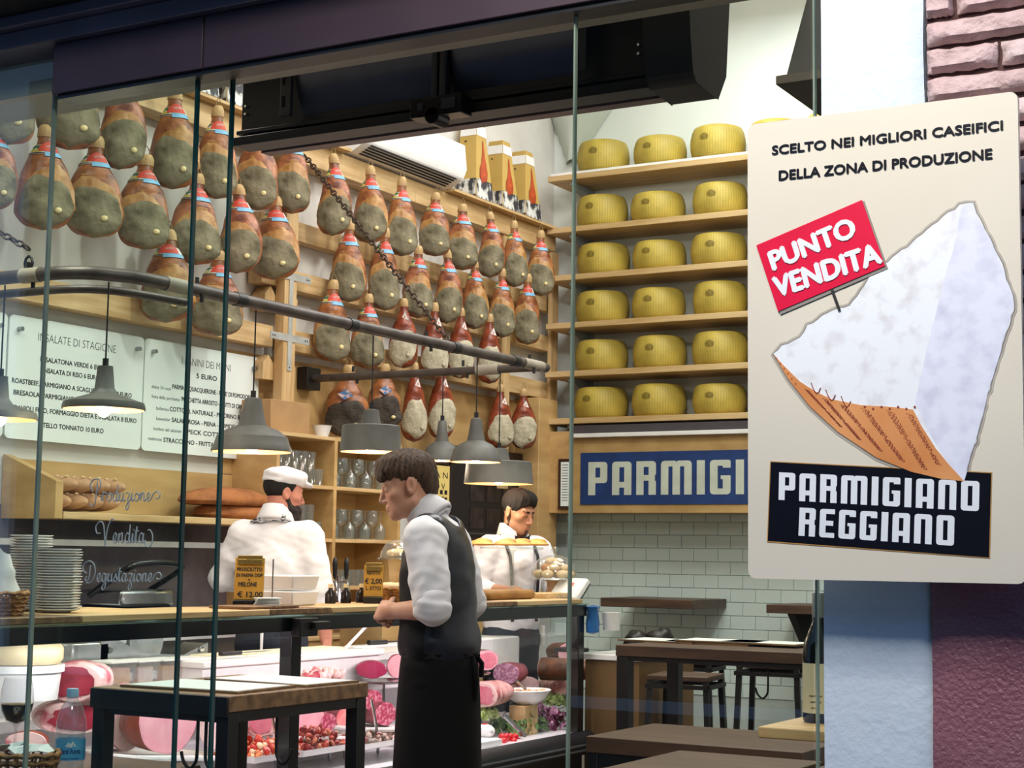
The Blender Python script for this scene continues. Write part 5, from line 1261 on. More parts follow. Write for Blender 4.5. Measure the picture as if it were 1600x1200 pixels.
for k in range(7): put_glass('tumbler', -6.02, 8.27+k*.082, 1.20, f'tumbler, {ORD[k]} from left on the lower right shelf of the bar cabinet', 'tumblers on the lower right shelf')
# box and bowl on the cabinet
MB().box((-6.22, 7.60, 2.112), (-6.0, 7.98, 2.30)).build('cardboard_box', mat('cardboard', 'b08a5c', .7), label='brown cardboard box on top of the bar cabinet', cat='box', bevel=.003)
MB().lathe([(.001, 0), (.04, 0), (.062, .07), (.066, .07), (.001, .066)], (-6.02, 8.13, 2.112), 24).build('white_bowl', m_white, label='small white bowl on top of the bar cabinet', cat='bowl', smooth=50)
# beer taps
for k, px in enumerate((512, 530)):
    p, s = at(px, 935, -5.6)
    t = thing('beer_tap', f'chrome beer tap with black handle, {("left", "right")[k]} one behind the chef', 'beer tap', (p.x, p.y, 1.0), 0, 'beer taps')
    MB().cyl((p.x, p.y, 1.0), (p.x, p.y, 1.27), .022).tube([(p.x, p.y, 1.24), (p.x+.07, p.y-.02, 1.24), (p.x+.08, p.y-.02, 1.16)], .010, 8).build('tap_body', m_chrome, t, smooth=50)
    MB().lathe([(.006, 0), (.012, .02), (.016, .09), (.010, .12), (.001, .125)], (p.x+.06, p.y-.02, 1.255), 12).build('handle', m_black, t, smooth=50)
p, s = at(494, 935, -5.6); MB().cyl((p.x, p.y, 1.0), (p.x, p.y, 1.22), .02).ell((p.x+.02, p.y, 1.27), (.02, .06, .06)).build('tap_badge', m_chrome, label='round chrome tap badge left of the beer taps', cat='beer tap', smooth=60)
# back counter along the wall
bkc = thing('back_counter', 'white topped back counter along the left wall behind the chef', 'counter', (-5.95, 6.2, 0))
MB().box((XL+.01, 4.2, 0), (-5.80, 7.58, .94)).build('body', mat('counter_grey', '6a6460', .6), bkc, bevel=.003)
MB().box((XL+.01, 4.2, .94), (-5.76, 7.58, .98)).build('top', m_marble, bkc, bevel=.003)
MB().box((-5.75, 8.0, .0), (-5.45, 9.2, .998)).build('tap_counter', m_ply, bkc)
MB().box((XL+.01, 4.2, 1.42), (-5.98, 7.30, 1.45)).build('wall_shelf', mat('pale_grey_shelf', 'aaa6a4', .6), bkc)
S('trim_9', MB().box((XL+.002, 4.2, 1.0), (XL+.012, 7.6, 1.62)), mat('dark_wall_panel', '6c6064', .6, col2='5a5056'))
# contact grill
p, s = at(205, 945, -5.98); g = thing('contact_grill', 'dark contact grill with a black loop handle behind the shop lettering', 'grill', (p.x, p.y, .98)); y = p.y
MB().box((p.x-.18, y-.22, .981), (p.x+.16, y+.22, 1.10)).build('lower_body', m_black, g, bevel=.01)
MB().box((p.x-.18, y-.20, 1.11), (p.x+.12, y+.20, 1.20), mtx=None).build('upper_plate', m_steel, g, bevel=.02)
MB().tube(smooth_path([(p.x-.1, y-.20, 1.17), (p.x+.14, y-.21, 1.30), (p.x+.17, y-.12, 1.335), (p.x+.17, y+.12, 1.335), (p.x+.14, y+.21, 1.30), (p.x-.1, y+.20, 1.17)], 5), .017, 10).build('handle', m_blackg, g, smooth=60)
# meat slicer
p, s = at(245, 1008, -5.06); g = thing('meat_slicer', 'steel meat slicer on the worktop behind the counter', 'slicer', (p.x, p.y, .886)); y = p.y
MB().plate([(p.x, y-.35, .887), (p.x, y+.35, .887), (p.x, y+.35, .98), (p.x, y+.18, .93), (p.x, y-.10, .95), (p.x, y-.26, 1.02), (p.x, y-.35, 1.02)], (-.14, 0, 0)).build('body', m_steel, g, bevel=.01)
MB().cyl((p.x-.06, y, 1.0), (p.x-.08, y, 1.0), .11, n=36).build('blade', m_steel, g, smooth=40)
MB().cyl((p.x+.001, y-.3, .97), (p.x+.01, y-.3, .97), .014).cyl((p.x+.001, y+.3, .95), (p.x+.01, y+.3, .95), .014).build('knobs', m_chrome, g)
for k, px in enumerate((92, 140)):
    p, s = at(px, 1008, -5.06); MB().box((p.x-.10, p.y-.10, .886), (p.x, p.y+.12, .886+.12)).build('steel_container', (m_tub, m_steel)[k], label=('clear plastic container of utensils left of the slicer', 'grey lidded container left of the slicer')[k], cat='container', bevel=.008)
# ---------------------------------------------------------------- bread display box under the menu boards
XS = -5.92
t = thing('bread_shelf', 'open pine bread box on the wall under the menu boards', 'shelf', (-6.1, 6.2, 1.6))
zb = onX(235, 805, XS).z; ys = onX(100, 795, XS).y; ye = onX(402, 800, XS).y
ye = BY0-.62
MB().box((XL+.01, ys-.0, zb-.035), (XS, ye+.6, zb)).build('bottom_board', m_woodY, t, bevel=.003)
zt_ = onX(100, 752, XS).z; zk = onX(10, 715, XL+.03).z
MB().plate([(XL+.01, ys-.06, zb-.035), (XS, ys-.06, zb-.035), (XS, ys-.06, zt_), (XL+.01, ys-.06, zk+.02)], (0, .05, 0)).build('end_board', m_ply, t, bevel=.003)
MB().box((XL+.011, ys, zb), (XL+.03, ye+.6, zk)).build('back_board', m_ply, t)
gq = MB()
for k in range(26): gq.box((XL+.07, ys+.5+k*.045, zb+.001), (XS-.05, ys+.506+k*.045, zb+.004))
tag(gq.build('crumb_slats', m_greywood, t), kind='stuff')
G2 = 'long pale loaves in the bread box'
for k in range(4):
    for j in range(2):
        y = ys+.07+k*.115; z = zb+.006+.05+j*.085
        mb = MB(); c = Vector((-6.11, y+.04*j, z)); mb.ell(c, (.16, .052, .045), nu=16, nv=12, jit=.08)
        o = thing('bread_loaf', f'floured loaf in the bread box, {("lower", "upper")[j]} layer, {ORD[k]} from the left', 'bread', tuple(c-Vector((0, 0, .045))), 0, G2)
        mb.build('crust', m_loaf, o, smooth=60)
        for q_ in range(4): MB().ell(c+Vector((-.09+.06*q_, 0, .040)), (.005, .042, .006), nu=8, nv=5, mtx=Matrix.Rotation(R(30), 3, 'Z')).build('score_mark', m_flour, o, smooth=60)
for k, (px, sz, zz) in enumerate(((372, .36, .05), (350, .38, .115))):
    p, s = at(px, 790, -6.08); MB().lathe([(.001, 0), (sz*.9, .0), (sz, .02), (sz*.92, .06), (sz*.5, .095), (.001, .105)], (p.x+.0, p.y+.02*k, zb+.003+(zz-.05)*1.15), 30, sx=.42, m=0).build('flat_loaf', mat('rustic_crust', 'a86a38', .8, col2='7c4620', scale=8, bump=.8), label=f'large flat rustic brown loaf, {("lower", "upper")[k]} of two right in the bread box', cat='bread', group='rustic flat loaves', smooth=60)
# ---------------------------------------------------------------- noticeboards on the wall behind the bartender
def wallrect(px0, px1, py0, py1, X): a_ = onX(px0, (py0+py1)/2, X); b__ = onX(px1, (py0+py1)/2, X); m_ = (px0+px1)/2; return a_.y, b__.y, onX(m_, py1, X).z, onX(m_, py0, X).z
y0, y1, z0, z1 = wallrect(700, 832, 716, 842, XL+.05)
f = thing('noticeboard', 'dark framed noticeboard with photo prints on the wall behind the bartender', 'noticeboard', (XL+.05, (y0+y1)/2, z0))
MB().box((XL+.032, y0, z0), (XL+.05, y1, z1)).build('panel', mat('board_black', '1c1614', .5), f)
MB().box((XL+.05, y0-.05, z0-.06), (XL+.08, y0, z1+.06)).box((XL+.05, y1, z0-.06), (XL+.08, y1+.05, z1+.06)).box((XL+.05, y0, z1), (XL+.08, y1, z1+.06)).box((XL+.05, y0, z0-.06), (XL+.08, y1, z0)).build('frame', mat('dark_frame', '2c1a14', .4), f, bevel=.004)
for r_ in range(2):
    for c_ in range(3):
        ya = y0+.30+c_*.24; za = z1-.18-r_*.20
        MB().box((XL+.051, ya, za-.15), (XL+.054, ya+.19, za)).build('photo_print', mat('photo_dark', '3c2e2a', .4, col2='1a1412', scale=14), f)
MB().box((XL+.051, y0+.28, z0+.03), (XL+.053, y1-.1, z1-.56)).build('text_sheet', mat('grey_sheet', '4c443c', .6), f)
q = MB(); put_text(q, 'QUANTO VI PARE', (XL+.0535, (y0+y1)/2+.1, z1-.62), (0, 1, 0), (0, 0, 1), .045, width=.6)
for k in range(3): put_text(q, 'OGNI GIORNO', (XL+.0535, (y0+y1)/2+.1, z1-.70-.07*k), (0, 1, 0), (0, 0, 1), .03, width=.5)
q.build('sheet_lettering', m_ink, f, smooth=0)
y0, y1, z0, z1 = wallrect(667, 702, 727, 812, XL+.09)
f = thing('yellow_poster', 'pale yellow poster with spaced capitals behind the waiter head', 'poster', (XL+.09, (y0+y1)/2, z0))
MB().box((XL+.082, y0, z0), (XL+.09, y1, z1)).build('sheet', mat('poster_yellow_glow', 'e2c878', .5, emit='e2c878', estr=.15), f)  # sheet emits faintly in its own colour to look lit
q = MB(); ym = (y0+y1)/2
put_text(q, 'B A N', (XL+.0905, ym, z1-.07), (0, 1, 0), (0, 0, 1), .045, width=.24); put_text(q, 'O V', (XL+.0905, ym+.02, z1-.15), (0, 1, 0), (0, 0, 1), .045, width=.13)
put_text(q, 'ica delle', (XL+.0905, ym, z1-.23), (0, 1, 0), (0, 0, 1), .03, width=.22); put_text(q, 'Borgo', (XL+.0905, ym, z1-.29), (0, 1, 0), (0, 0, 1), .02, width=.12)
for r_ in range(4):
    for c_ in range(4): q.box((XL+.0901, y0+.05+c_*.06, z0+.03+r_*.05), (XL+.091, y0+.085+c_*.06, z0+.06+r_*.05))
q.build('poster_print', m_ink, f, smooth=0)
MB().box((XL+.032, y0-.10, z0-.9), (XL+.08, y0-.02, z1+.07)).box((XL+.032, y0-.1, z1+.01), (XL+.08, y1+.03, z1+.07)).build('dark_door_frame', mat('dark_frame', '2c1a14'), f)
# ---------------------------------------------------------------- pipe frame with lamps
m_pipe = mat('grey_pipe', '5f5752', .45, metal=.5, col2='453e3a', scale=8)
m_clamp = mat('pipe_sleeve', '9c9484', .6, col2='857d6e')
XPp, ZP, YN, YFp = -4.6, 2.505, 4.72, 8.28
pf = thing('pipe_frame', 'grey steel pipe frame hanging over the counter with pendant lamps', 'pipe frame', (XPp, 6.5, ZP))
MB().tube(smooth_path([(-6.28, YN, ZP), (-5.4, YN, ZP), (-4.95, YN, ZP), (-4.76, YN+.03, ZP), (-4.65, YN+.14, ZP), (XPp, YN+.36, ZP), (XPp, 6, ZP), (XPp, 7.2, ZP), (XPp, YFp+.12, ZP)], 8), .028, 16).build('main_pipe', m_pipe, pf, smooth=70)
MB().tube([(-6.28, YFp, ZP-.01), (XPp+.02, YFp, ZP-.01)], .024, 14).build('cross_pipe', m_pipe, pf, smooth=70)
MB().tube(smooth_path([(-6.28, YN+.10, ZP-.045), (-5.2, YN+.10, ZP-.045), (-4.85, YN+.13, ZP-.045), (-4.72, YN+.28, ZP-.045), (-4.68, YN+.6, ZP-.045)], 6), .018, 12).build('inner_pipe', m_pipe, pf, smooth=70)
for (a_, b__) in (((-5.02, YN, ZP), (-4.92, YN, ZP)), ((XPp, 5.10, ZP), (XPp, 5.22, ZP)), ((-5.0, YFp, ZP-.01), (-4.85, YFp, ZP-.01)), ((XPp, 8.12, ZP), (XPp, 8.34, ZP))):
    MB().cyl(a_, b__, .0315, n=18).build('pipe_sleeve', m_clamp, pf)
for yy in (5.55, 6.4, 7.35, 8.0): MB().cyl((XPp, yy, ZP), (XPp, yy+.06, ZP), .032, n=16).build('cable_wrap', m_black, pf)
MB().box((-6.28, YFp-.07, ZP-.08), (-6.2, YFp+.07, ZP+.06)).build('wall_bracket', m_black, pf, bevel=.004)
for (x, y) in ((-4.99, YN), (XPp, 5.3), (XPp, 7.1), (-5.9, YFp), (-5.1, YFp), (XPp, 8.2)):
    MB().cyl((x, y, ZP+.02), (x, y, ZP+.055), .009, n=8).cyl((x+.03, y, ZP-.055), (x+.03, y, ZP-.02), .009, n=8).build('clamp_bolt', m_black, pf)
def chain(pa, pb_, label, link=.055):
    pa, pb_ = Vector(pa), Vector(pb_); d = pb_-pa; n = int(d.length/link/.78); d.normalize(); u = d.orthogonal().normalized(); w = d.cross(u); q = MB()
    for k in range(n):
        c = pa+(pb_-pa)*((k+.5)/n); a_, b__ = (u, w) if k % 2 else (w, u)
        q.tube([c+d*(math.cos(t_)*link*.5)+a_*(math.sin(t_)*link*.28) for t_ in [i*math.pi/4 for i in range(8)]], .0055, 5, closed=True)
    o = q.build('chain', mat('rusty_chain', '4a3a2e', .6, metal=.4), label=label, cat='chain', smooth=60); o['kind'] = 'stuff'
e = onX(476, 243, XL+.17); chain(e, (XPp, onX(700, 527, XPp).y, ZP+.03), 'rusty chain running from the ham rack down to the pipe frame')
s0 = Vector((XPp-.39, YN, ZP+.05)); e = onX(-60, 330, -5.35); chain(e, s0+Vector((0, 0, .06)), 'short chain with turnbuckle holding the near pipe corner', .045)
MB().tube([s0+Vector((math.cos(a_*.785)*.022, 0, math.sin(a_*.785)*.03)) for a_ in range(8)], .006, 6, closed=True).build('eye_bolt', m_black, label='black eye bolt on the near pipe at the short chain', cat='bolt', smooth=60)
m_lamp = mat('lamp_grey', '5e5e58', .55, col2='4e4e4a', scale=8)
m_lampin = mat('lamp_inner_copper', 'd8a070', .4)
m_bulb = mat('bulb_glow', 'fff2dc', .3, emit=(1, .85, .6), estr=14)
LP = [  # px, y bottom, width px, X, type, power
 (-2, 655, 118, XPp+.0, 'flat', 4), (162, 640, 128, XPp, 'flat', 10), (393, 706, 126, XPp, 'bell', 7), (579, 706, 97, XPp, 'drum', 7), (743, 722, 80, XPp, 'bell', 6), (779, 756, 110, None, 'drum', 6), (690, 720, 60, -5.6, 'bell', 3)]
lamp_lab = ['flat wide pendant lamp cut off by the left edge', 'flat wide pendant lamp with bright bulb in front of the menu boards', 'large bell pendant lamp above the chef', 'drum pendant lamp left of the waiter head', 'small bell pendant lamp right of the waiter head', 'large drum pendant lamp above the bartender', 'small pendant lamp mostly hidden behind the waiter head']
for k, (px, yb, w, X, ty, pw_) in enumerate(LP):
    if X is None: p = onY(px, yb, YFp)
    else: p = onX(px, yb, X)
    if k == 0: p = onY(px, yb, YN)
    if k == 1: p = onX(px, yb, -4.668)
    if k == 6: p = onY(px, yb, YFp)
    s = dep_of(p)/FPX; r = w*s/2
    t = thing('pendant_lamp', 'grey '+lamp_lab[k], 'lamp', (p.x, p.y, p.z), 0, None)
    if ty == 'flat': pr = [(r, .0), (r*1.0, .012), (r*.97, .028), (r*.35, .062), (r*.24, .085), (r*.19, .165), (.03, .175), (.001, .176)]
    elif ty == 'bell': pr = [(r, 0), (r*1.0, .010), (r*.94, .030), (r*.88, .065), (r*.66, .095), (r*.36, .115), (r*.30, .15), (r*.21, .235), (.02, .24), (.001, .241)]
    else: pr = [(r, 0), (r*.985, .012), (r*.93, .125), (r*.90, .130), (r*.32, .135), (r*.30, .15), (r*.24, .205), (.02, .21), (.001, .211)]
    MB().lathe(pr, p, 40).build('shade', m_lamp, t, smooth=35)
    inn = [(rr*.985-.002, zz-.001) if zz < .13 else None for rr, zz in pr]; inn = [x for x in inn if x]; inn.append((.001, inn[-1][1]))
    MB().lathe(inn[::-1], p, 40).build('inner_shade', m_lampin, t, smooth=35)
    top = p.z+pr[-1][1]
    MB().cyl((p.x, p.y, top-.002), (p.x, p.y, top+.03), .012).build('cord_grip', m_black, t)
    MB().cyl((p.x, p.y, top+.03), (p.x, p.y, ZP-.03), .0035, n=8).build('cord', m_black, t)
    MB().ell((p.x, p.y, p.z+(.004 if ty == 'flat' else .03)), (.03, .03, .035), nu=14, nv=10).build('bulb', m_bulb, t, smooth=80)
    point('lamp_light', (p.x, p.y, p.z-(.045 if ty == 'flat' else .012)), pw_, (1, .86, .66), .03)
# ---------------------------------------------------------------- implicit-surface modelling for the people
def _rot(e): return np.array(Euler(e).to_matrix())
def cap(a, b, ra, rb=None):
    a = np.array(a, float); b = np.array(b, float); rb = ra if rb is None else rb; d = b-a; L2 = d@d
    def f(P):
        t = np.clip(((P-a)@d)/L2, 0, 1); return np.linalg.norm(P-a-t[..., None]*d, axis=-1)-(ra+(rb-ra)*t)
    f.box = (np.minimum(a-ra, b-rb), np.maximum(a+ra, b+rb)); return f
def ell(c, r, e=(0, 0, 0)):
    c = np.array(c, float); r = np.array(r, float); Rm = _rot(e); m = max(r)
    def f(P):
        q = (P-c)@Rm; k0 = np.linalg.norm(q/r, axis=-1); k1 = np.linalg.norm(q/(r*r), axis=-1)+1e-9; return k0*(k0-1)/k1
    f.box = (c-m, c+m); return f
def smin(a, b, k): h = np.clip(.5+.5*(b-a)/k, 0, 1); return b*(1-h)+a*h-k*h*(1-h)
def smax(a, b, k): return -smin(-a, -b, k)
def wrinkle(P, amp, f, seed=0, ax=(1, 1, 1)):
    q = P*np.array(ax)*f
    return amp*(np.sin(q[..., 0]+1.7*np.sin(q[..., 2]*.8+seed)+seed)*np.sin(q[..., 2]*1.3+1.3*np.sin(q[..., 1]+seed*2))+.5*np.sin(q[..., 1]*1.9+q[..., 2]*1.1+1.1*np.sin(q[..., 0]*1.4+seed)))
def combine(parts, k=.03):
    """parts: list of (op, fn, k)  op '+','-','&'"""
    def F(P):
        d = None
        for op, f, kk in parts:
            v = f(P)
            if d is None: d = v
            elif op == '+': d = smin(d, v, kk)
            elif op == '-': d = smax(d, -v, kk)
            else: d = smax(d, v, kk)
        return d
    lo = np.min([f.box[0] for op, f, kk in parts if op == '+'], axis=0); hi = np.max([f.box[1] for op, f, kk in parts if op == '+'], axis=0)
    F.box = (lo-.03, hi+.03)
    def cull(c, rad):
        vs = [float(f(c[None])[0]) for op, f, kk in parts]; m = min(v for v, (op, f, kk) in zip(vs, parts) if op == '+')
        keep = [p for v, p in zip(vs, parts) if (v < m+2.6*rad+.08 if p[0] == '+' else (v < 1.3*rad+.05 if p[0] == '-' else v > -1.3*rad-.05))]
        i0 = next((i for i, p in enumerate(keep) if p[0] == '+'), None)
        return evalp(keep[i0:])
    F.cull = cull; return F
def evalp(parts):
    def F(P):
        d = None
        for op, f, kk in parts:
            v = f(P)
            if d is None: d = v
            elif op == '+': d = smin(d, v, kk)
            elif op == '-': d = smax(d, -v, kk)
            else: d = smax(d, v, kk)
        return d
    return F
def surfnet(F, h, mb=None):
    lo, hi = F.box; n = np.ceil((hi-lo)/h).astype(int)+2; lo = lo-h*.5
    val = np.full(n, 1.0, np.float32); B = 14
    for i in range(0, n[0], B):
        for j in range(0, n[1], B):
            for k in range(0, n[2], B):
                s = np.minimum(n-np.array([i, j, k]), B); c = lo+(np.array([i, j, k])+s/2)*h
                d = float(F(c[None])[0]); rad = np.linalg.norm(s)*h/2*1.35+.02
                if d > rad: continue
                if d < -rad: val[i:i+s[0], j:j+s[1], k:k+s[2]] = -1; continue
                g = np.stack(np.meshgrid(*[lo[a]+(np.arange(s[a])+(i, j, k)[a])*h for a in range(3)], indexing='ij'), -1)
                val[i:i+s[0], j:j+s[1], k:k+s[2]] = F.cull(c, rad)(g)
    v = val; c = [(a, b, e) for a in (0, 1) for b in (0, 1) for e in (0, 1)]
    def sl(o): return v[o[0]:n[0]-1+o[0], o[1]:n[1]-1+o[1], o[2]:n[2]-1+o[2]]
    neg = sum((sl(o) < 0).astype(np.int8) for o in c); act = (neg > 0) & (neg < 8); idx = np.argwhere(act)
    ids = -np.ones(act.shape, np.int64); ids[act] = np.arange(len(idx))
    acc = np.zeros((len(idx), 3)); cn = np.zeros(len(idx))
    for o in c:
        for ax in range(3):
            if o[ax]: continue
            o2 = list(o); o2[ax] = 1
            a = v[idx[:, 0]+o[0], idx[:, 1]+o[1], idx[:, 2]+o[2]]; b = v[idx[:, 0]+o2[0], idx[:, 1]+o2[1], idx[:, 2]+o2[2]]
            m = (a < 0) != (b < 0); t = np.where(m, a/np.where(m, a-b, 1), 0); p = np.tile(np.array(o, float), (len(idx), 1)); p[:, ax] += t
            acc += p*m[:, None]; cn += m
    V = lo+(idx+acc/np.maximum(cn, 1)[:, None])*h; Fc = []
    for ax in range(3):
        u, w = [(1, 2), (2, 0), (0, 1)][ax]
        s1 = [slice(1, n[a]-1) for a in range(3)]; s1[ax] = slice(0, n[ax]-1); s2 = list(s1); s2[ax] = slice(1, n[ax])
        a = v[tuple(s1)] < 0; b = v[tuple(s2)] < 0; e = np.argwhere(a != b); e0 = e.copy()
        off = np.array([1, 1, 1]); off[ax] = 0; e = e+off
        du = np.zeros(3, int); du[u] = 1; dw = np.zeros(3, int); dw[w] = 1
        q = np.stack([ids[tuple((e-du-dw).T)], ids[tuple((e-dw).T)], ids[tuple(e.T)], ids[tuple((e-du).T)]], 1)
        inside = a[tuple(e0.T)]; q[~inside] = q[~inside][:, ::-1]; Fc.append(q)
    return V, np.concatenate(Fc)
def sdf_obj(name, F, h, m, parent, matf=None, mats=None, relax=1):
    V, Q = surfnet(F, h); me = bpy.data.meshes.new(name)
    me.vertices.add(len(V)); me.vertices.foreach_set('co', V.astype(np.float32).ravel())
    me.loops.add(len(Q)*4); me.loops.foreach_set('vertex_index', Q.astype(np.int32).ravel())
    me.polygons.add(len(Q)); me.polygons.foreach_set('loop_start', np.arange(len(Q), dtype=np.int32)*4)
    me.update(calc_edges=True); me.validate()
    for x in (mats or [m]): me.materials.append(x)
    if matf is not None:
        cc = V[Q].mean(1); me.polygons.foreach_set('material_index', matf(cc).astype(np.int32))
    me.polygons.foreach_set('use_smooth', [True]*len(me.polygons))
    o = link(name, me, parent)
    if relax:
        sm = o.modifiers.new('relax', 'SMOOTH'); sm.factor = .5; sm.iterations = relax
    return o
def head_parts(hc, e, T=None, scale=1.0):
    """list of head primitives in body space; hc = centre of the head, e = euler"""
    Rm = _rot(e); hc = np.array(hc)
    def P_(p): return hc+Rm@(np.array(p)*scale)
    def E(c, r, e2=(0, 0, 0)):
        c = P_(c); Rl = Rm@_rot(e2); r = np.array(r)*scale
        def f(P):
            q = (P-c)@Rl; k0 = np.linalg.norm(q/r, axis=-1); k1 = np.linalg.norm(q/(r*r), axis=-1)+1e-9; return k0*(k0-1)/k1
        f.box = (c-max(r), c+max(r)); return f
    def C(a, b, ra, rb=None): return cap(P_(a), P_(b), ra*scale, (rb if rb is not None else ra)*scale)
    L = [('+', E((0, -.012, .035), (.074, .095, .083)), .01), ('+', E((0, .030, -.025), (.061, .066, .080)), .03), ('+', E((0, .045, -.070), (.046, .048, .040)), .03),
         ('+', E((0, .078, -.098), (.019, .016, .016)), .02), ('+', C((-.058, .0, -.065), (-.02, .07, -.092), .015), .03), ('+', C((.058, .0, -.065), (.02, .07, -.092), .015), .03),
         ('+', C((-.034, .080, .022), (.034, .080, .022), .012), .02),
         ('-', E((-.031, .104, .002), (.019, .018, .014)), .014), ('-', E((.031, .104, .002), (.019, .018, .014)), .014),
         ('+', E((-.031, .080, .001), (.016, .015, .013)), .004), ('+', E((.031, .080, .001), (.016, .015, .013)), .004),
         ('+', C((0, .090, .014), (0, .114, -.034), .0078, .0105), .012), ('+', E((-.011, .103, -.040), (.008, .010, .007)), .006), ('+', E((.011, .103, -.040), (.008, .010, .007)), .006),
         ('+', E((-.042, .058, -.022), (.022, .024, .018)), .02), ('+', E((.042, .058, -.022), (.022, .024, .018)), .02),
         ('+', E((0, .089, -.066), (.024, .014, .014)), .01), ('+', C((-.019, .097, -.061), (.019, .097, -.061), .0055), .004), ('-', C((-.024, .108, -.0665), (.024, .108, -.0665), .003), .003), ('+', C((-.016, .096, -.072), (.016, .096, -.072), .0065), .004),
         ]
    for s in (-1, 1):
        L += [('+', E((s*.076, -.006, -.004), (.009, .021, .033), (R(12), 0, s*R(-18))), .006), ('-', E((s*.086, .0, -.004), (.007, .012, .021), (R(12), 0, s*R(-18))), .004), ('+', E((s*.079, .002, -.030), (.006, .008, .009)), .004)]
    return L, P_, E, C
def hand_parts(wr, d, up, side, curl=1.0, s=1.0, thumb=1):
    """wrist point, pointing direction d, back-of-hand direction up; returns parts: palm, four curled fingers and a thumb"""
    wr = np.array(wr, float); d = np.array(d, float); d /= np.linalg.norm(d); up = np.array(up, float); up -= d*(up@d); up /= np.linalg.norm(up); sd = np.cross(d, up)*side
    L = [('+', cap(wr, wr+d*.03*s, .025*s, .027*s), .02), ('+', ellv(wr+d*.055*s, (.040*s, .042*s, .017*s), sd, d, up), .02)]
    for i, (o, ln) in enumerate(((.030, .92), (.010, 1.0), (-.011, .95), (-.030, .78))):
        b = wr+d*.088*s+sd*o*s; r = .0092*s; a = .0
        dirs = []; ang = curl
        p = b-d*.02*s; pts = [p, b]; cur = 0
        for seg, l in enumerate((.040, .026, .020)):
            cur += (.75, .95, .7)[seg]*ang; v = d*math.cos(cur)-up*math.sin(cur); pts.append(pts[-1]+v*l*ln*s)
        for k in range(4): L.append(('+', cap(pts[k], pts[k+1], r*(1.05-.06*k), r*(1.0-.07*k)), .006 if k else .012))
    tb = wr+d*.025*s+sd*.028*s*thumb; t1 = tb+(sd*thumb*.55+d*.7-up*.35)*.042*s; t2 = t1+(d*.85-up*.5-sd*thumb*.25)*.032*s; t3 = t2+(d*.7-up*.55-sd*thumb*.5)*.024*s
    for a, b in ((tb, t1), (t1, t2), (t2, t3)): L.append(('+', cap(a, b, .0118*s, .0105*s), .008))
    return L
def ellv(c, r, ax, ay, az):
    c = np.array(c, float); Rl = np.stack([ax/np.linalg.norm(ax), ay/np.linalg.norm(ay), az/np.linalg.norm(az)], 1); r = np.array(r, float)
    def f(P):
        q = (P-c)@Rl; k0 = np.linalg.norm(q/r, axis=-1); k1 = np.linalg.norm(q/(r*r), axis=-1)+1e-9; return k0*(k0-1)/k1
    f.box = (c-max(r), c+max(r)); return f
def plane(c, nrm):
    c = np.array(c, float); nrm = np.array(nrm, float); nrm /= np.linalg.norm(nrm)
    def f(P): return (P-c)@nrm
    f.box = (np.full(3, 9.), np.full(3, -9.)); return f
def noisy(f, g):
    def F(P): return f(P)+g(P)
    F.box = f.box
    def cull(c, rad):
        q = f.cull(c, rad); return lambda P: q(P)+g(P)
    F.cull = cull; return F
m_skinp = mat('skin', 'd8a58a', .5, col2='cc9578', scale=12, sss=.08)
m_skinr2 = mat('skin_ruddy', 'c4846c', .5, col2='b57260', scale=12)
m_skino = mat('skin_olive', 'b88a6c', .5, col2='aa7a5c', scale=12)
m_hair = mat('brown_hair', '5a432f', .6, col2='33241a', scale=20, stretch=(4, 4, 1), bump=.6, bscale=60)
m_hairk = mat('black_hair', '171210', .95, col2='120e0c', scale=20, bump=.6, bscale=60)
m_beard = mat('beard', '2a1a14', .7, col2='1a100c', scale=30, bump=.8, bscale=80)
m_shirt = mat('white_shirt', 'eeeeef', .75, col2='e2e2e6', scale=4, bump=.12, bscale=12)
m_vest = mat('black_vest', '0f1117', .6, col2='0a0c10', spec=.3, scale=6, bump=.1, bscale=200)
m_vestb = mat('vest_satin_back', '1a222e', .32, col2='121822', scale=6)
m_apron = mat('black_apron', '090a0c', .85, col2='060708', spec=.2, scale=5)
m_jeans = mat('dark_jeans', '1a2434', .8)
m_shoe = mat('black_shoe', '121010', .4)
def body_base(sh, hip=.95, w=1.0, lean=0.0):
    """torso and legs of the continuous skin body"""
    return [('+', ell((0, .0+lean*.5, 1.30), (.165*w, .105, .20)), .05), ('+', ell((0, .0, 1.10), (.14*w, .10, .17)), .08), ('+', ell((0, -.01, hip), (.16*w, .115, .13)), .08),
            ('+', cap((-.145*w, lean, sh-.012), (.145*w, lean, sh-.012), .044), .05),
            ('+', cap((-.085, 0, hip-.03), (-.095, .01, .50), .085, .055), .05), ('+', cap((-.095, .01, .50), (-.10, -.02, .10), .055, .04), .03), ('+', cap((-.10, -.02, .06), (-.11, .13, .035), .04, .035), .03),
            ('+', cap((.085, 0, hip-.03), (.095, .01, .50), .085, .055), .05), ('+', cap((.095, .01, .50), (.10, -.02, .10), .055, .04), .03), ('+', cap((.10, -.02, .06), (.11, .13, .035), .04, .035), .03)]
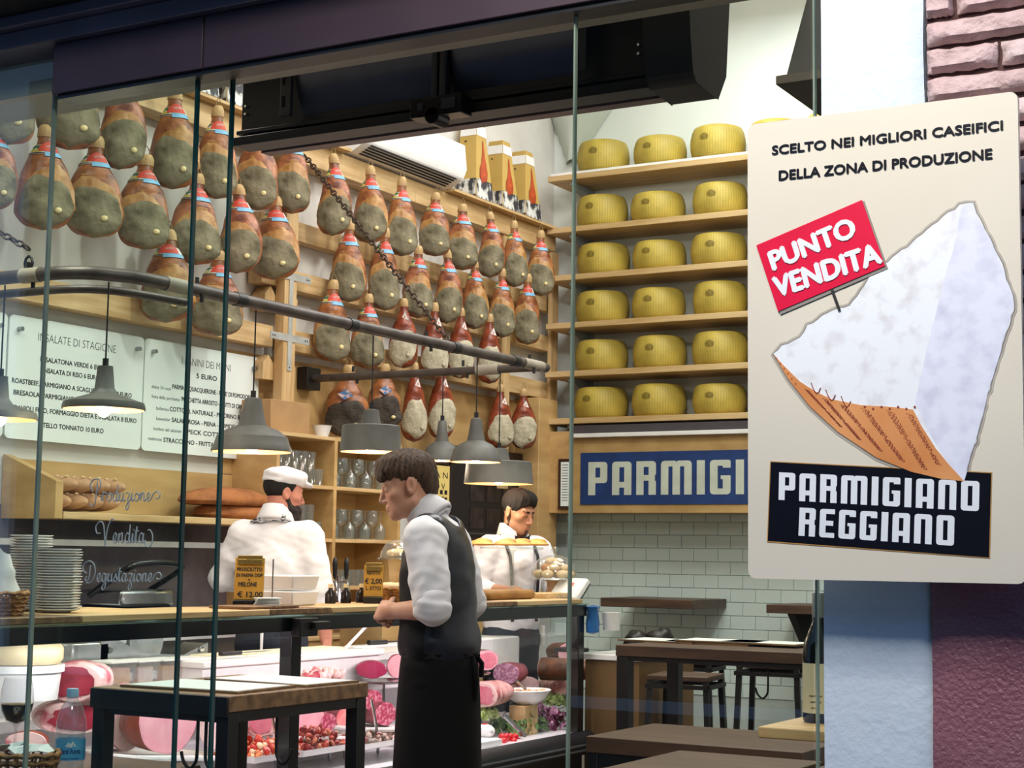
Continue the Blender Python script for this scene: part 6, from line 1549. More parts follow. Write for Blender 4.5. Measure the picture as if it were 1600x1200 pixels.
def trousers(hip, m, root, waist=1.04, w=1.0):
    F = combine([('+', ell((0, -.005, hip), (.172*w, .128, .14)), .05), ('+', cap((-.085, 0, hip-.05), (-.10, .01, .50), .10, .075), .05), ('+', cap((-.10, .01, .50), (-.105, -.01, .10), .075, .065), .03),
                 ('+', cap((.085, 0, hip-.05), (.10, .01, .50), .10, .075), .05), ('+', cap((.10, .01, .50), (.105, -.01, .10), .075, .065), .03), ('&', plane((0, 0, waist), (0, 0, 1)), .005)])
    sdf_obj('trousers', noisy(F, lambda P: wrinkle(P, .003, 16, 2)), .014, m, root)
    for s in (-1, 1):
        G_ = combine([('+', cap((s*.10, -.045, .045), (s*.115, .16, .035), .046, .038), .02), ('+', ell((s*.105, .02, .06), (.045, .10, .05)), .02), ('&', plane((0, 0, .004), (0, 0, -1)), .004)])
        sdf_obj('shoe', G_, .010, m_shoe, root)
# =============== the waiter
pw_ = onD(690, 860, 6.15)
w = thing('person', 'young waiter with brown hair, white shirt, black vest and long black apron, standing in profile', 'person', (pw_.x, pw_.y, 0), R(180)-R(0))
fwd_img_left = math.atan2(-.4985, -.8669)     # world heading of image-left
w.rotation_euler = (0, 0, fwd_img_left-math.pi/2-R(14)); PW[w.name] = Vector((0, 0, 0)); w.scale = (1.0, 1.0, 1.012)
SH = 1.46; HC = (-.015, .130, 1.642); HE = (R(-15), 0, R(20))
LS, LE, LW = (-.185, .015, SH-.02), (-.250, -.048, 1.192), (-.110, .155, 1.178)
RS, RE, RW = (.185, .015, SH-.02), (.245, -.045, 1.20), (.12, .15, 1.17)
hp, P_, E_, C_ = head_parts(HC, HE)
bp = body_base(SH, lean=.02)
neck = [('+', cap((0, .03, SH), P_((0, -.018, -.055)), .058, .052), .03)]
arms = [('+', cap(LS, LE, .050, .041), .04), ('+', cap(LE, LW, .043, .028), .02), ('+', cap(RS, RE, .050, .041), .04), ('+', cap(RE, RW, .043, .028), .02)]
lh = hand_parts(LW, (.62, .72, .0), (-.75, .35, .45), 1, 1.35, 1.0, thumb=1)
rh = hand_parts(RW, (-.6, .75, .05), (.4, .2, .8), -1, 1.0)
sdf_obj('body', combine(hp+neck+bp+arms+lh+rh), .0042, m_skinp, w, relax=1)
# hair
def strand(P, Pc, f=1.0):
    q = (P-Pc); a = np.arctan2(q[..., 0], q[..., 1]+.03); return .0016*np.sin(a*30*f+5*np.sin(q[..., 2]*22))+.0010*np.sin(a*63*f+q[..., 2]*70)+.0016*np.sin(q[..., 0]*90+q[..., 1]*40)
HF = combine([('+', E_((0, -.012, .052), (.081, .104, .080)), .02), ('+', E_((0, -.066, -.004), (.062, .046, .066)), .03), ('+', E_((0, .066, .072), (.064, .044, .034)), .03), ('+', E_((-.01, .096, .052), (.052, .014, .024)), .015), ('+', E_((.0, .03, .105), (.06, .07, .026)), .03),
              ('-', E_((0, .118, -.055), (.13, .088, .092)), .010), ('-', E_((-.085, .0, -.016), (.03, .026, .036)), .006), ('-', E_((.085, .0, -.016), (.03, .026, .036)), .006), ('-', E_((-.078, .058, .006), (.03, .030, .036)), .012), ('-', E_((.078, .058, .006), (.03, .030, .036)), .012), ('-', E_((0, .02, -.085), (.12, .085, .055)), .01)])
sdf_obj('hair', noisy(HF, lambda P: strand(P, np.array(HC))), .0036, m_hair, w, relax=0)
# brows and lashes
for s in (-1, 1):
    sdf_obj('eyebrow', combine([('+', C_((s*.016, .0935, .0255), (s*.046, .079, .029), .0035, .0022), .002)]), .002, m_hair, w, relax=0)
    sdf_obj('eyelid_line', combine([('+', C_((s*.020, .0935, -.0045), (s*.042, .086, -.005), .0014), .002)]), .0013, m_hairk, w, relax=0)
# shirt
def sleeve(S_, E2, r0, r1, hem, seed):
    S_ = np.array(S_); E2 = np.array(E2); d = (E2-S_)/np.linalg.norm(E2-S_); return cap(S_, S_+d*hem, r0, r1)
def shirt(root, SHz, arms_, neckp, w=1.0, lean=.02, hem=.98, cuff=None, h=.0065):
    prt = [('+', ell((0, lean*.5, 1.30), (.188*w, .128, .215)), .05), ('+', ell((0, .005, 1.10), (.158*w, .122, .18)), .08), ('+', cap((-.155*w, lean, SHz-.008), (.155*w, lean, SHz-.008), .066), .06),
           ('+', ell((0, 0, hem+.03), (.160*w, .118, .12)), .06), ('+', cap((0, lean+.005, SHz), neckp, .066, .059), .03)]
    for pts, rs in arms_:
        for k in range(len(pts)-1): prt.append(('+', cap(pts[k], pts[k+1], rs[k], rs[k+1]), .045 if k == 0 else .015))
    prt.append(('&', plane((0, 0, hem-.02), (0, 0, -1)), .01))
    nd = np.array(neckp)-np.array((0, lean+.005, SHz)); prt.append(('&', plane(neckp, nd), .004))
    F = combine(prt)
    return sdf_obj('shirt', noisy(F, lambda P: wrinkle(P, .0042, 24, 1, (1.2, 1.2, .7))+wrinkle(P, .0016, 52, 3, (1, 1, 1.2))), h, m_shirt, root)
def lerp(a, b, t): return tuple(np.array(a)*(1-t)+np.array(b)*t)
nk = P_((0, -.028, -.098))
shirt(w, SH, [((LS, lerp(LS, LE, .55), lerp(LS, LE, .98)), (.068, .073, .062)), ((RS, lerp(RS, RE, .55), lerp(RS, RE, .98)), (.068, .073, .062))], tuple(nk))
for E2, W2 in ((LE, LW), (RE, RW)):
    a_ = np.array(E2)-np.array((0, 0, .0)); b_ = np.array(lerp(E2, W2, .22))
    S0 = np.array(LS if E2 is LE else RS); up = (S0-a_)/np.linalg.norm(S0-a_)
    F = combine([('+', cap(a_+up*.045, a_+up*.005, .064, .066), .01), ('+', cap(a_+up*.02, a_+up*.012+(b_-a_)*.5, .060, .058), .02)])
    sdf_obj('rolled_cuff', noisy(F, lambda P: wrinkle(P, .0028, 30, 5, (1, 1, 2.2))), .005, m_shirt, w)
# collar
def collar(root, base, top, r0, r1, m=m_shirt, open_=.5):
    base = np.array(base); top = np.array(top); d = Vector(top-base).normalized(); u = Vector((1, 0, 0)); v = d.cross(u).normalized(); v = v if v.y > 0 else -v; n = 30; q = MB(); vs = []
    for ly, (t, rr) in enumerate(((0, r0+.006), (1.0, r1), (1.02, r1+.005), (.25, r0+.018), (.10, r0+.014))):
        for k in range(n+1):
            a = R(90+22)+ (2*math.pi-R(44))*k/n
            c = Vector(base)+(Vector(top)-Vector(base))*t; dip = -.012*max(0, math.sin(a))*(t > .5)
            vs.append(c+u*rr*math.cos(a)+v*rr*math.sin(a)*1.1+d*dip-(d*.03*max(0, math.sin(a)) if ly in (3, 4) else Vector((0, 0, 0))))
    q.add(vs, [(l*(n+1)+k, l*(n+1)+k+1, (l+1)*(n+1)+k+1, (l+1)*(n+1)+k) for l in range(4) for k in range(n)])
    o = q.build('collar', m, root, smooth=50, local=True); sd = o.modifiers.new('s', 'SOLIDIFY'); sd.thickness = .003; return o
collar(w, (0, .028, SH+.040), tuple(P_((0, -.022, -.088))), .066, .058)
# vest
VF = combine([('+', ell((0, .012, 1.30), (.199, .138, .225)), .05), ('+', ell((0, .006, 1.11), (.168, .131, .17)), .08), ('+', cap((-.115, .018, SH+.002), (.115, .018, SH+.002), .074), .05), ('+', ell((0, 0, 1.05), (.186, .146, .12)), .06),
              ('-', cap((-.34, .02, SH-.035), (-.175, .02, SH-.035), .10, .078), .02), ('-', cap((.34, .02, SH-.035), (.175, .02, SH-.035), .10, .078), .02), ('-', cap((-.30, .0, 1.30), (-.235, .01, 1.34), .07), .02), ('-', cap((.30, .0, 1.30), (.235, .01, 1.34), .07), .02),
              ('-', cap((0, .03, SH+.03), (0, .03, SH+.25), .092), .01), ('-', cap((0, .17, 1.34), (0, .13, SH+.1), .03, .085), .01), ('&', plane((0, .0, .985), (0, .22, -1)), .004)])
sdf_obj('vest', noisy(VF, lambda P: wrinkle(P, .0028, 26, 4)), .006, m_vest, w, matf=lambda c: (c[:, 1] < .005).astype(int), mats=[m_vest, m_vestb])
# apron
q = MB(); n = 44; vs = []; lv = [(1.035, .173, .134), (.97, .182, .142), (.80, .195, .152), (.55, .205, .160), (.30, .215, .168), (.18, .22, .172)]
for z, rx, ry in lv:
    for k in range(n):
        a = 2*math.pi*k/n; f = 1+.028*math.sin(a*7+z*3)*(1.1-z)+.012*math.sin(a*13+z*9)*(1.1-z); vs.append((rx*f*math.cos(a), ry*f*math.sin(a)+.0, z))
q.add(vs, [(j*n+(k+1) % n, j*n+k, (j+1)*n+k, (j+1)*n+(k+1) % n) for j in range(len(lv)-1) for k in range(n)])
ap = q.build('apron', m_apron, w, smooth=70, local=True); sd = ap.modifiers.new('s', 'SOLIDIFY'); sd.thickness = .003; sd.offset = 1
q = MB(); vs = []
q.tube([(.176*math.cos(a*.35), .137*math.sin(a*.35), 1.028) for a in range(18)], .011, 6, closed=True)
q.build('apron_band', m_apron, w, smooth=60, local=True)
q = MB().tube([(-.03, -.137, 1.025), (-.06, -.150, .99), (-.05, -.155, .93), (-.04, -.150, .86)], [.006, .010, .011, .008], 6).tube([(.01, -.137, 1.025), (.03, -.155, .99), (.02, -.158, .94)], [.006, .010, .009], 6).ell((-.01, -.145, 1.02), (.022, .014, .014))
q.build('apron_bow', m_apron, w, smooth=60, local=True)
trousers(.95, m_apron, w, 1.0)
# =============== the chef
pc = onD(428, 862, 8.6)
c = thing('person', 'bearded man in white shirt, white flat cap and neckerchief, seen from behind at the counter', 'person', (pc.x, pc.y, 0))
fwd_away = math.atan2(.8669, -.4985); c.rotation_euler = (0, 0, fwd_away-math.pi/2-R(12)); PW[c.name] = Vector((0, 0, 0)); c.scale = (1.02, 1.02, 1.012)
SH = 1.49; HC = (.025, .045, 1.695); HE = (R(-8), 0, R(-52))
LS, LE, LW = (-.195, .01, SH-.02), (-.30, .03, 1.24), (-.20, .26, 1.20)
RS, RE, RW = (.195, .01, SH-.02), (.26, -.01, 1.20), (.27, .06, .96)
hp, P_, E_, C_ = head_parts(HC, HE)
sdf_obj('body', combine(hp+[('+', cap((0, .01, SH), P_((0, -.018, -.055)), .060, .055), .03)]+body_base(SH)+[('+', cap(LS, LE, .052, .043), .04), ('+', cap(LE, LW, .044, .029), .02), ('+', cap(RS, RE, .052, .043), .04), ('+', cap(RE, RW, .044, .029), .02)]
        + hand_parts(LW, (.4, .85, -.1), (0, 0, 1), 1, .8)+hand_parts(RW, (.05, .25, -.95), (.9, .1, .2), 1, .6)), .0055, m_skinr2, c)
HF = combine([('+', E_((0, -.012, .035), (.080, .101, .086)), .01), ('-', E_((0, .11, -.03), (.13, .10, .12)), .01), ('-', E_((-.085, .0, -.01), (.03, .026, .036)), .006), ('-', E_((.085, .0, -.01), (.03, .026, .036)), .006), ('-', E_((0, .0, -.10), (.12, .12, .05)), .01)])
sdf_obj('hair', HF, .005, m_hairk, c)
BF = combine([('+', E_((0, .050, -.080), (.058, .062, .052)), .02), ('+', E_((0, .072, -.130), (.044, .042, .046)), .03), ('+', C_((-.066, .0, -.02), (-.055, .03, -.08), .012, .02), .02), ('+', C_((.066, .0, -.02), (.055, .03, -.08), .012, .02), .02), ('-', E_((0, .11, -.035), (.042, .05, .030)), .01), ('-', E_((0, .105, -.066), (.022, .012, .005)), .004), ('-', E_((-.085, -.02, -.01), (.03, .026, .036)), .006), ('-', E_((.085, -.02, -.01), (.03, .026, .036)), .006)])
sdf_obj('beard', noisy(BF, lambda P: wrinkle(P, .0025, 140, 2)), .0045, m_beard, c)
CF = combine([('+', E_((0, -.005, .082), (.098, .118, .038), (R(-6), 0, 0)), .02), ('+', E_((0, .02, .10), (.085, .095, .035)), .03), ('+', E_((0, .115, .062), (.062, .040, .010), (R(-12), 0, 0)), .012), ('+', E_((0, -.015, .058), (.084, .103, .026)), .02), ('-', E_((0, 0, .0), (.075, .095, .055)), .01)])
sdf_obj('cap', noisy(CF, lambda P: wrinkle(P, .003, 45, 3)), .005, m_shirt, c)
shirt(c, SH, [((LS, lerp(LS, LE, .5), LE, lerp(LE, LW, .35)), (.066, .066, .060, .054)), ((RS, lerp(RS, RE, .5), RE, lerp(RE, RW, .15)), (.066, .068, .064, .058))], tuple(P_((0, -.028, -.10))), w=1.05, lean=.005, hem=.98)
collar(c, (0, .008, SH+.045), tuple(P_((0, -.022, -.078))), .076, .064)
NF = combine([('+', cap((-.05, -.055, SH+.065), (.06, -.05, SH+.075), .016), .01), ('+', cap((.06, -.05, SH+.075), (.075, .03, SH+.06), .016), .01), ('+', cap((-.05, -.055, SH+.065), (-.075, .03, SH+.055), .016), .01), ('+', cap((-.07, -.045, SH+.06), (-.11, -.04, SH+.05), .014, .008), .01)])
sdf_obj('neckerchief', noisy(NF, lambda P: wrinkle(P, .003, 120, 1)), .005, mat('kerchief', 'd8d8dc', .7, col2='23252c', scale=40, lo=.46, hi=.54, stretch=(1, 1, 3)), c)
trousers(.95, m_jeans, c, 1.0, 1.06)
q = MB().tube([(0, -.131, .995), (.0, -.14, .97), (.0, -.14, .80)], [.006, .009, .006], 6); q.build('apron_string', m_shirt, c, local=True)
# =============== the bartender
pb_ = onD(800, 868, 9.75)
b = thing('person', 'dark haired bartender in white shirt, braces and black bow tie looking down at the counter', 'person', (pb_.x, pb_.y, 0))
face = math.atan2(.4985, .8669); b.rotation_euler = (0, 0, face-math.pi/2-R(56)); PW[b.name] = Vector((0, 0, 0))
SH = 1.46; HC = (0, .055, 1.665); HE = (R(-17), 0, R(14))
LS, LE, LW = (-.19, .01, SH-.02), (-.27, .05, 1.20), (-.14, .26, 1.22)
RS, RE, RW = (.19, .01, SH-.02), (.27, .03, 1.20), (.15, .24, 1.20)
hp, P_, E_, C_ = head_parts(HC, HE, scale=1.06)
sdf_obj('body', combine(hp+[('+', cap((0, .01, SH), P_((0, -.018, -.055)), .060, .055), .03)]+body_base(SH)+[('+', cap(LS, LE, .052, .043), .04), ('+', cap(LE, LW, .044, .029), .02), ('+', cap(RS, RE, .052, .043), .04), ('+', cap(RE, RW, .044, .029), .02)]
        + hand_parts(LW, (.5, .8, -.1), (0, 0, 1), 1, .7)+hand_parts(RW, (-.5, .8, -.1), (0, 0, 1), -1, .7)), .0055, m_skino, b)
HF = combine([('+', E_((0, -.008, .045), (.082, .104, .086)), .01), ('+', E_((.0, .05, .09), (.06, .05, .036)), .03), ('-', E_((0, .115, -.025), (.13, .085, .085)), .008), ('-', E_((-.085, .0, -.02), (.03, .026, .040)), .006), ('-', E_((.085, .0, -.02), (.03, .026, .040)), .006), ('-', E_((0, .0, -.09), (.12, .12, .05)), .01)])
sdf_obj('hair', noisy(HF, lambda P: strand(P, np.array(HC), .7)), .005, m_hairk, b)
for s in (-1, 1):
    sdf_obj('eyebrow', combine([('+', C_((s*.014, .096, .020), (s*.048, .080, .024), .0055, .0035), .002)]), .003, m_hairk, b, relax=0)
    sdf_obj('eyelash', combine([('+', C_((s*.020, .0945, -.004), (s*.044, .086, -.005), .0022), .002)]), .002, m_hairk, b, relax=0)
BF = combine([('+', E_((0, .047, -.074), (.0500, .0515, .044)), .01), ('+', E_((0, .078, -.099), (.021, .019, .018)), .02), ('+', C_((-.061, .0, -.03), (-.058, .01, -.07), .012, .014), .02), ('+', C_((.061, .0, -.03), (.058, .01, -.07), .012, .014), .02), ('-', E_((0, .12, -.062), (.026, .05, .016)), .006), ('-', E_((0, .06, -.02), (.06, .09, .035)), .01)])
sdf_obj('stubble', BF, .0045, mat('stubble', '5a4236', .7, col2='45322a', scale=60), b)
shirt(b, SH, [((LS, lerp(LS, LE, .5), LE, lerp(LE, LW, .3)), (.070, .068, .062, .055)), ((RS, lerp(RS, RE, .5), RE, lerp(RE, RW, .3)), (.070, .068, .062, .055))], tuple(P_((0, -.028, -.095))), w=1.08, lean=.01, hem=.98, h=.0075)
collar(b, (0, .012, SH+.045), tuple(P_((0, -.022, -.078))), .076, .064)
q = MB()
for s in (-1, 1): q.plate([(s*.004, .098, SH+.042), (s*.05, .095, SH+.062), (s*.05, .095, SH+.018)], (0, .016, 0))
q.box((-.009, .095, SH+.03), (.009, .118, SH+.052)); q.build('bow_tie', m_black, b, smooth=0, local=True)
for s in (-1, 1):
    zs_ = [1.02, 1.10, 1.20, 1.30, 1.40, 1.47, 1.52]; ys_ = [.142, .134, .137, .143, .128, .085, .03]
    q = MB().tube([(s*(.085+.02*k/6), ys_[k], zs_[k]) for k in range(7)]+[(s*.10, -.06, 1.50), (s*.09, -.125, 1.38), (s*.06, -.135, 1.2), (s*.03, -.135, 1.03)], .010, 6); q.build('brace', m_black, b, smooth=50, local=True)
trousers(.95, m_jeans, b, 1.0)
# ---------------------------------------------------------------- tables and things in front
def steel_table(x0, y0, x1, y1, z, th, label, topm, leg=.042, beam=.05, hooks=(), name='bar_table'):
    t = thing(name, label, 'table', ((x0+x1)/2, (y0+y1)/2, 0))
    MB().box((x0, y0, z-th), (x1, y1, z)).build('table_top', topm, t, bevel=.003)
    for x in (x0+.004, x1-leg-.004):
        for y in (y0+.004, y1-leg-.004): MB().box((x, y, 0), (x+leg, y+leg, z-th-.001)).build('leg', m_black, t, bevel=.002)
    MB().box((x0+leg, y0+.008, z-th-beam), (x1-leg, y0+leg-.004, z-th-.001)).box((x0+leg, y1-leg+.004, z-th-beam), (x1-leg, y1-.008, z-th-.001)).box((x0+.008, y0+leg, z-th-beam), (x0+leg-.004, y1-leg, z-th-.001)).box((x1-leg+.004, y0+leg, z-th-beam), (x1-.008, y1-leg, z-th-.001)).build('apron_frame', m_black, t)
    for hx, hy, u in hooks:
        zz = z-th-beam; q = MB().tube(smooth_path([(hx, hy, zz), (hx, hy, zz-.08), (hx+u*.004, hy, zz-.115), (hx+u*.025, hy, zz-.135), (hx+u*.048, hy, zz-.118), (hx+u*.058, hy, zz-.09)], 5), .0048, 8); q.build('hook', m_black, t, smooth=60)
    return t
bt = steel_table(-3.47, 3.60, -2.955, 4.27, 1.003, .045, 'small square bar table with brown wooden edge and black legs inside the doorway', m_walnut, leg=.045, beam=.03, hooks=((-3.09, 3.63, -1), (-3.06, 3.63, 1), (-2.99, 3.86, 1)))
MB().box((-3.468, 3.592, .945), (-2.957, 3.600, 1.001)).build('front_rail', m_black, bt, bevel=.002)
def mat_board(x, y, z, w_, l_, rz, label, grp):
    t = thing('menu_placemat', label, 'placemat', (x, y, z), rz, grp); PW[t.name] = Vector((0, 0, 0))
    MB().box((-w_/2, -l_/2, .0005), (w_/2, l_/2, .007)).build('board', m_walnut, t)
    MB().box((-w_/2+.012, -l_/2+.012, .0072), (w_/2-.012, l_/2-.012, .0082)).build('paper', m_paper, t)
    return t
mat_board(-3.20, 3.80, 1.003, .42, .29, R(3), 'wooden clip board with white menu paper, front one on the small bar table', 'menu boards on the bar table')
mat_board(-3.17, 4.11, 1.003, .40, .26, R(-2), 'wooden clip board with white menu paper, rear one on the small bar table', 'menu boards on the bar table')
# left low table with bottle, glass, basket
lt = steel_table(-4.09, 3.16, -3.49, 4.12, .726, .04, 'low brown table at the lower left behind the glass', m_darkwood, name='dining_table')
pos = onD(107, 1240, 4.72); x, y = pos.x, pos.y; z0 = .7265
ztop = onD(107, 1078, 4.72).z; H = ztop-z0; k_ = H/.27
t = thing('water_bottle', 'clear plastic water bottle with a blue label and pale blue cap', 'bottle', (x, y, z0))
m_pet = glassmat('clear_plastic', (.90, .94, .96), 2.2, haze=.10)
pr = [(.001, .0), (.034, 0), (.038, .012), (.039, .04), (.036, .055), (.038, .07), (.0385, .13), (.0365, .137), (.040, .155), (.039, .18), (.030, .215), (.018, .238), (.0145, .246), (.0145, .254), (.001, .255)]
MB().lathe([(r_*1.08, z*k_) for r_, z in pr], (x, y, z0), 36).build('bottle_body', m_pet, t, smooth=50)
MB().lathe([(.0396*1.08, .072*k_), (.0396*1.08, .130*k_)], (x, y, z0), 40).build('blue_label', mat('label_blue', '3f9ccc', .4, col2='6cc0e0', scale=14), t, smooth=80)
MB().lathe([(.001, 0), (.0175, 0), (.0175, .020), (.016, .024), (.001, .024)], (x, y, z0+.248*k_), 24).build('cap', mat('cap_blue', 'a8cce4', .4), t, smooth=50)
def curved_text(mb, txt, cx, cy, cz, r_, hgt, a_c, width, m=0, bold=.02):
    vs, fs = text_mesh(txt, 1, .0004, bold, 0, 'CENTER', 1); xs = [v.x for v in vs]; kx = width/(max(xs)-min(xs)); k = hgt/.72
    out = []
    for v in vs:
        a = a_c+v.x*kx/r_; out.append((cx+(r_+v.z*.5+.0006)*math.cos(a), cy+(r_+v.z*.5+.0006)*math.sin(a), cz+v.y*k))
    mb.add(out, fs, m)
ac_ = math.atan2(-y, -x)
q = MB(); curved_text(q, "Sant'Anna", x, y, z0+.098*k_, .0400*1.08, .015, ac_, .060); curved_text(q, 'acqua minerale', x, y, z0+.078*k_, .0400*1.08, .005, ac_, .05, bold=0)
q.build('label_lettering', mat('label_navy', '1e4a84', .4), t, smooth=0)
q = MB(); rr = .0402*1.08
def lp(a, z): return (x+rr*math.cos(ac_+a), y+rr*math.sin(ac_+a), z0+z*k_)
q.add([lp(-.35, .112), lp(-.12, .125), lp(0, .118), lp(.14, .127), lp(.38, .112), lp(0, .109)], [(0, 1, 2, 5), (2, 3, 4, 5)]); q.build('mountain_print', m_white, t, smooth=0)
# wine glass
pos = onD(22, 1200, 4.75); x, y = pos.x, pos.y; zt = onD(22, 1060, 4.75).z
t = thing('wine_glass', 'large wine glass with red wine in front at the lower left', 'glass', (x, y, z0)); zb_ = zt-.135
gm = glassmat('wineglass', (.95, .95, .96), 2.2)
MB().lathe([(.036, 0), (.034, .003), (.006, .010), (.0045, zb_-z0-.01), (.010, zb_-z0)], (x, y, z0), 28).build('stem', gm, t, smooth=60)
MB().lathe([(.006, 0), (.030, .012), (.044, .040), (.048, .065), (.045, .10), (.038, .135)], (x, y, zb_), 36).build('bowl', gm, t, smooth=80)
MB().lathe([(.001, .003), (.028, .014), (.042, .041), (.0462, .060), (.001, .061)], (x, y, zb_), 36).build('red_wine', mat('red_wine', '200408', .1), t, smooth=60)
# basket with torn paper / bread
pos = onD(30, 1235, 4.55); x, y = pos.x, pos.y
basket((x, y, z0), .115, onD(30, 1180, 4.55).z-z0, 'wicker basket with torn paper at the lower left corner', sy=.8)
for k in range(5):
    rg = random.Random(k+60); zz = onD(30, 1170, 4.55).z-.012; cx_, cy_ = x+.07*math.cos(k*1.3), y+.05*math.sin(k*1.3); vs = []
    for i in range(7):
        a = i*.9; vs.append((cx_+.045*math.cos(a)*rg.uniform(.6, 1.2), cy_+.04*math.sin(a)*rg.uniform(.6, 1.2), zz+.03*rg.random()))
    o = MB().add([(cx_, cy_, zz+.02)]+vs, [(0, 1+i, 1+(i+1) % 7) for i in range(7)]).build('paper_scrap', m_paper, label='crumpled white paper piece in the lower left basket', cat='paper', group='paper pieces in the basket', smooth=0)
    sd = o.modifiers.new('s', 'SOLIDIFY'); sd.thickness = .002
p = onD(175, 1192, 4.8); MB().plate([(p.x-.15, p.y-.10, z0+.001), (p.x+.10, p.y-.13, z0+.001), (p.x+.10, p.y+.02, z0+.003), (p.x-.1, p.y+.05, z0+.003)], (0, 0, .004)).build('paper_sheet', m_paper, label='white folded paper lying on the low table by the bottle', cat='paper')
# ---------------------------------------------------------------- right hand tables
ta = steel_table(-3.345, 6.80, -2.35, 7.42, 1.005, .05, 'high bar table with steel legs behind the side glass, left one', m_darkwood, leg=.06, beam=.02, hooks=((-2.62, 6.83, -1),))
tb_ = steel_table(-2.345, 6.80, -1.30, 7.42, 1.005, .05, 'high bar table behind the side glass, right one beside the pillar', m_darkwood, leg=.06, beam=.02, hooks=((-2.1, 6.83, 1),))
for k, (px, py) in enumerate(((1055, 1001), (1160, 1003), (1185, 997), (1240, 1004), (1215, 996))):
    p = onZ(px, py, 1.006); mat_board(p.x, min(max(p.y, 6.98+.0), 7.25), 1.0055+.009*(k % 2), .40, .26, R((-4, 3, 6, -3, 2)[k]), f'menu board with white paper on the high tables, {ORD[k]} from the left', 'menu boards on the high tables')
def stool(x, y, z, rz, label, w_=.34):
    t = thing('bar_stool', label, 'stool', (x, y, 0), rz, 'bar stools'); PW[t.name] = Vector((0, 0, 0)); h_ = w_/2
    MB().box((-h_, -h_, z-.03), (h_, h_, z)).build('seat', m_darkwood, t, bevel=.006)
    for sx_ in (-1, 1):
        for sy_ in (-1, 1):
            q = MB(); q.add([(sx_*h_*.9-.014, sy_*h_*.9-.014, z-.03), (sx_*h_*.9+.014, sy_*h_*.9-.014, z-.03), (sx_*h_*.9+.014, sy_*h_*.9+.014, z-.03), (sx_*h_*.9-.014, sy_*h_*.9+.014, z-.03), (sx_*h_*1.1-.014, sy_*h_*1.1-.014, 0), (sx_*h_*1.1+.014, sy_*h_*1.1-.014, 0), (sx_*h_*1.1+.014, sy_*h_*1.1+.014, 0), (sx_*h_*1.1-.014, sy_*h_*1.1+.014, 0)],
                [(0, 1, 2, 3), (4, 7, 6, 5), (0, 4, 5, 1), (1, 5, 6, 2), (2, 6, 7, 3), (3, 7, 4, 0)]); q.build('leg', m_black, t)
    for zz in (.25, z-.07):
        e_ = h_*1.0; q = MB().box((-e_, -e_-.01, zz), (e_, -e_+.01, zz+.022)).box((-e_, e_-.01, zz), (e_, e_+.01, zz+.022)).box((-e_-.01, -e_, zz), (-e_+.01, e_, zz+.022)).box((e_-.01, -e_, zz), (e_+.01, e_, zz+.022)); q.build('footrest' if zz < .5 else 'seat_frame', m_black, t)
for px, d, lab in ((1072, 8.9, 'dark bar stool behind the left high table, nearest the counter'), (1080, 10.3, 'dark bar stool standing further back by the tiled wall'), (1210, 8.8, 'dark bar stool under the right high table')):
    p = onD(px, 1000, d); stool(p.x, p.y, .78 if px != 1210 else .86, R(8), lab)
t = thing('wall_counter', 'narrow dark wall counter fixed to the tiles behind the register', 'counter', (-3.9, 11.2, 1.0))
a_ = onY(938, 945, 10.95); b_ = onY(1083, 945, 10.95)
MB().box((a_.x, 10.95, 1.04), (b_.x, YB-.025, 1.105)).build('top', m_darkwood, t, bevel=.004)
MB().plate([(-4.1, YB-.03, .60), (-4.1, YB-.03, 1.038), (-4.1, 11.05, 1.038)], (.05, 0, 0)).build('bracket', m_black, t)
t = thing('wall_counter', 'narrow dark wall counter on the tiles at right beside the bottle', 'counter', (-3.0, 11.2, 1.0))
a_ = onY(1197, 945, 10.95); MB().box((a_.x, 10.95, 1.03), (a_.x+1.6, YB-.025, 1.09)).build('top', m_darkwood, t, bevel=.004)
MB().plate([(a_.x+.8, YB-.03, .60), (a_.x+.8, YB-.03, 1.028), (a_.x+.8, 11.05, 1.028)], (.05, 0, 0)).build('bracket', m_black, t)
# low tables
for k, (x0, y0, x1, y1, z, lab) in enumerate(((-2.85, 5.55, -2.0, 6.15, .735, 'low brown dining table at the bottom, rear one behind the side glass'), (-2.38, 4.55, -1.86, 5.35, .735, 'low brown dining table at the bottom centre behind the side glass'), (-1.82, 4.6, -1.1, 5.5, .735, 'low brown dining table at the bottom right near the pillar'))):
    steel_table(x0, y0, x1, y1, z, .06, lab, m_darkwood, name='dining_table')
# window sill shelf with the wine bottle
S('trim_10', MB().box((-1.375, 3.52, 1.003), (-.95, 3.80, 1.028)), m_wood, bevel=.003)
p = onD(1281, 1120, 3.80); t = thing('wine_bottle', 'dark wine bottle with cream label standing on a pine ledge beside the pillar', 'bottle', (p.x, p.y, 1.029)); H = onD(1281, 929, 3.80).z-1.029; k_ = H/.30
MB().lathe([(.001, 0), (.037, 0), (.039, .006), (.039, .155), (.036, .185), (.024, .215), (.0165, .235), (.0150, .30), (.001, .30)][:], (p.x, p.y, 1.029), 36).build('bottle_body', mat('bottle_black', '0e1210', .08), t, smooth=50)
t.children[0].scale = (1, 1, k_)
MB().lathe([(.0172, .245*k_), (.0168, .30*k_), (.0150, .3035*k_), (.001, .304*k_)], (p.x, p.y, 1.029), 28).build('foil_capsule', mat('foil_grey', '6c7470', .35, metal=.4), t, smooth=50)
MB().lathe([(.0394, .022*k_), (.0394, .138*k_)], (p.x, p.y, 1.029), 40).build('label', mat('wine_label', 'd0c8a4', .6), t, smooth=80)
q = MB(); ac_ = math.atan2(-p.y, -p.x)-.25
for k, (tx, w_) in enumerate((('ROSSO SUPERIORE', .030), ('RUBICONE', .024), ('2016 VINO', .02))): curved_text(q, tx, p.x, p.y, 1.029+(.062-.014*k)*k_, .0396, .004, ac_, w_, bold=0)
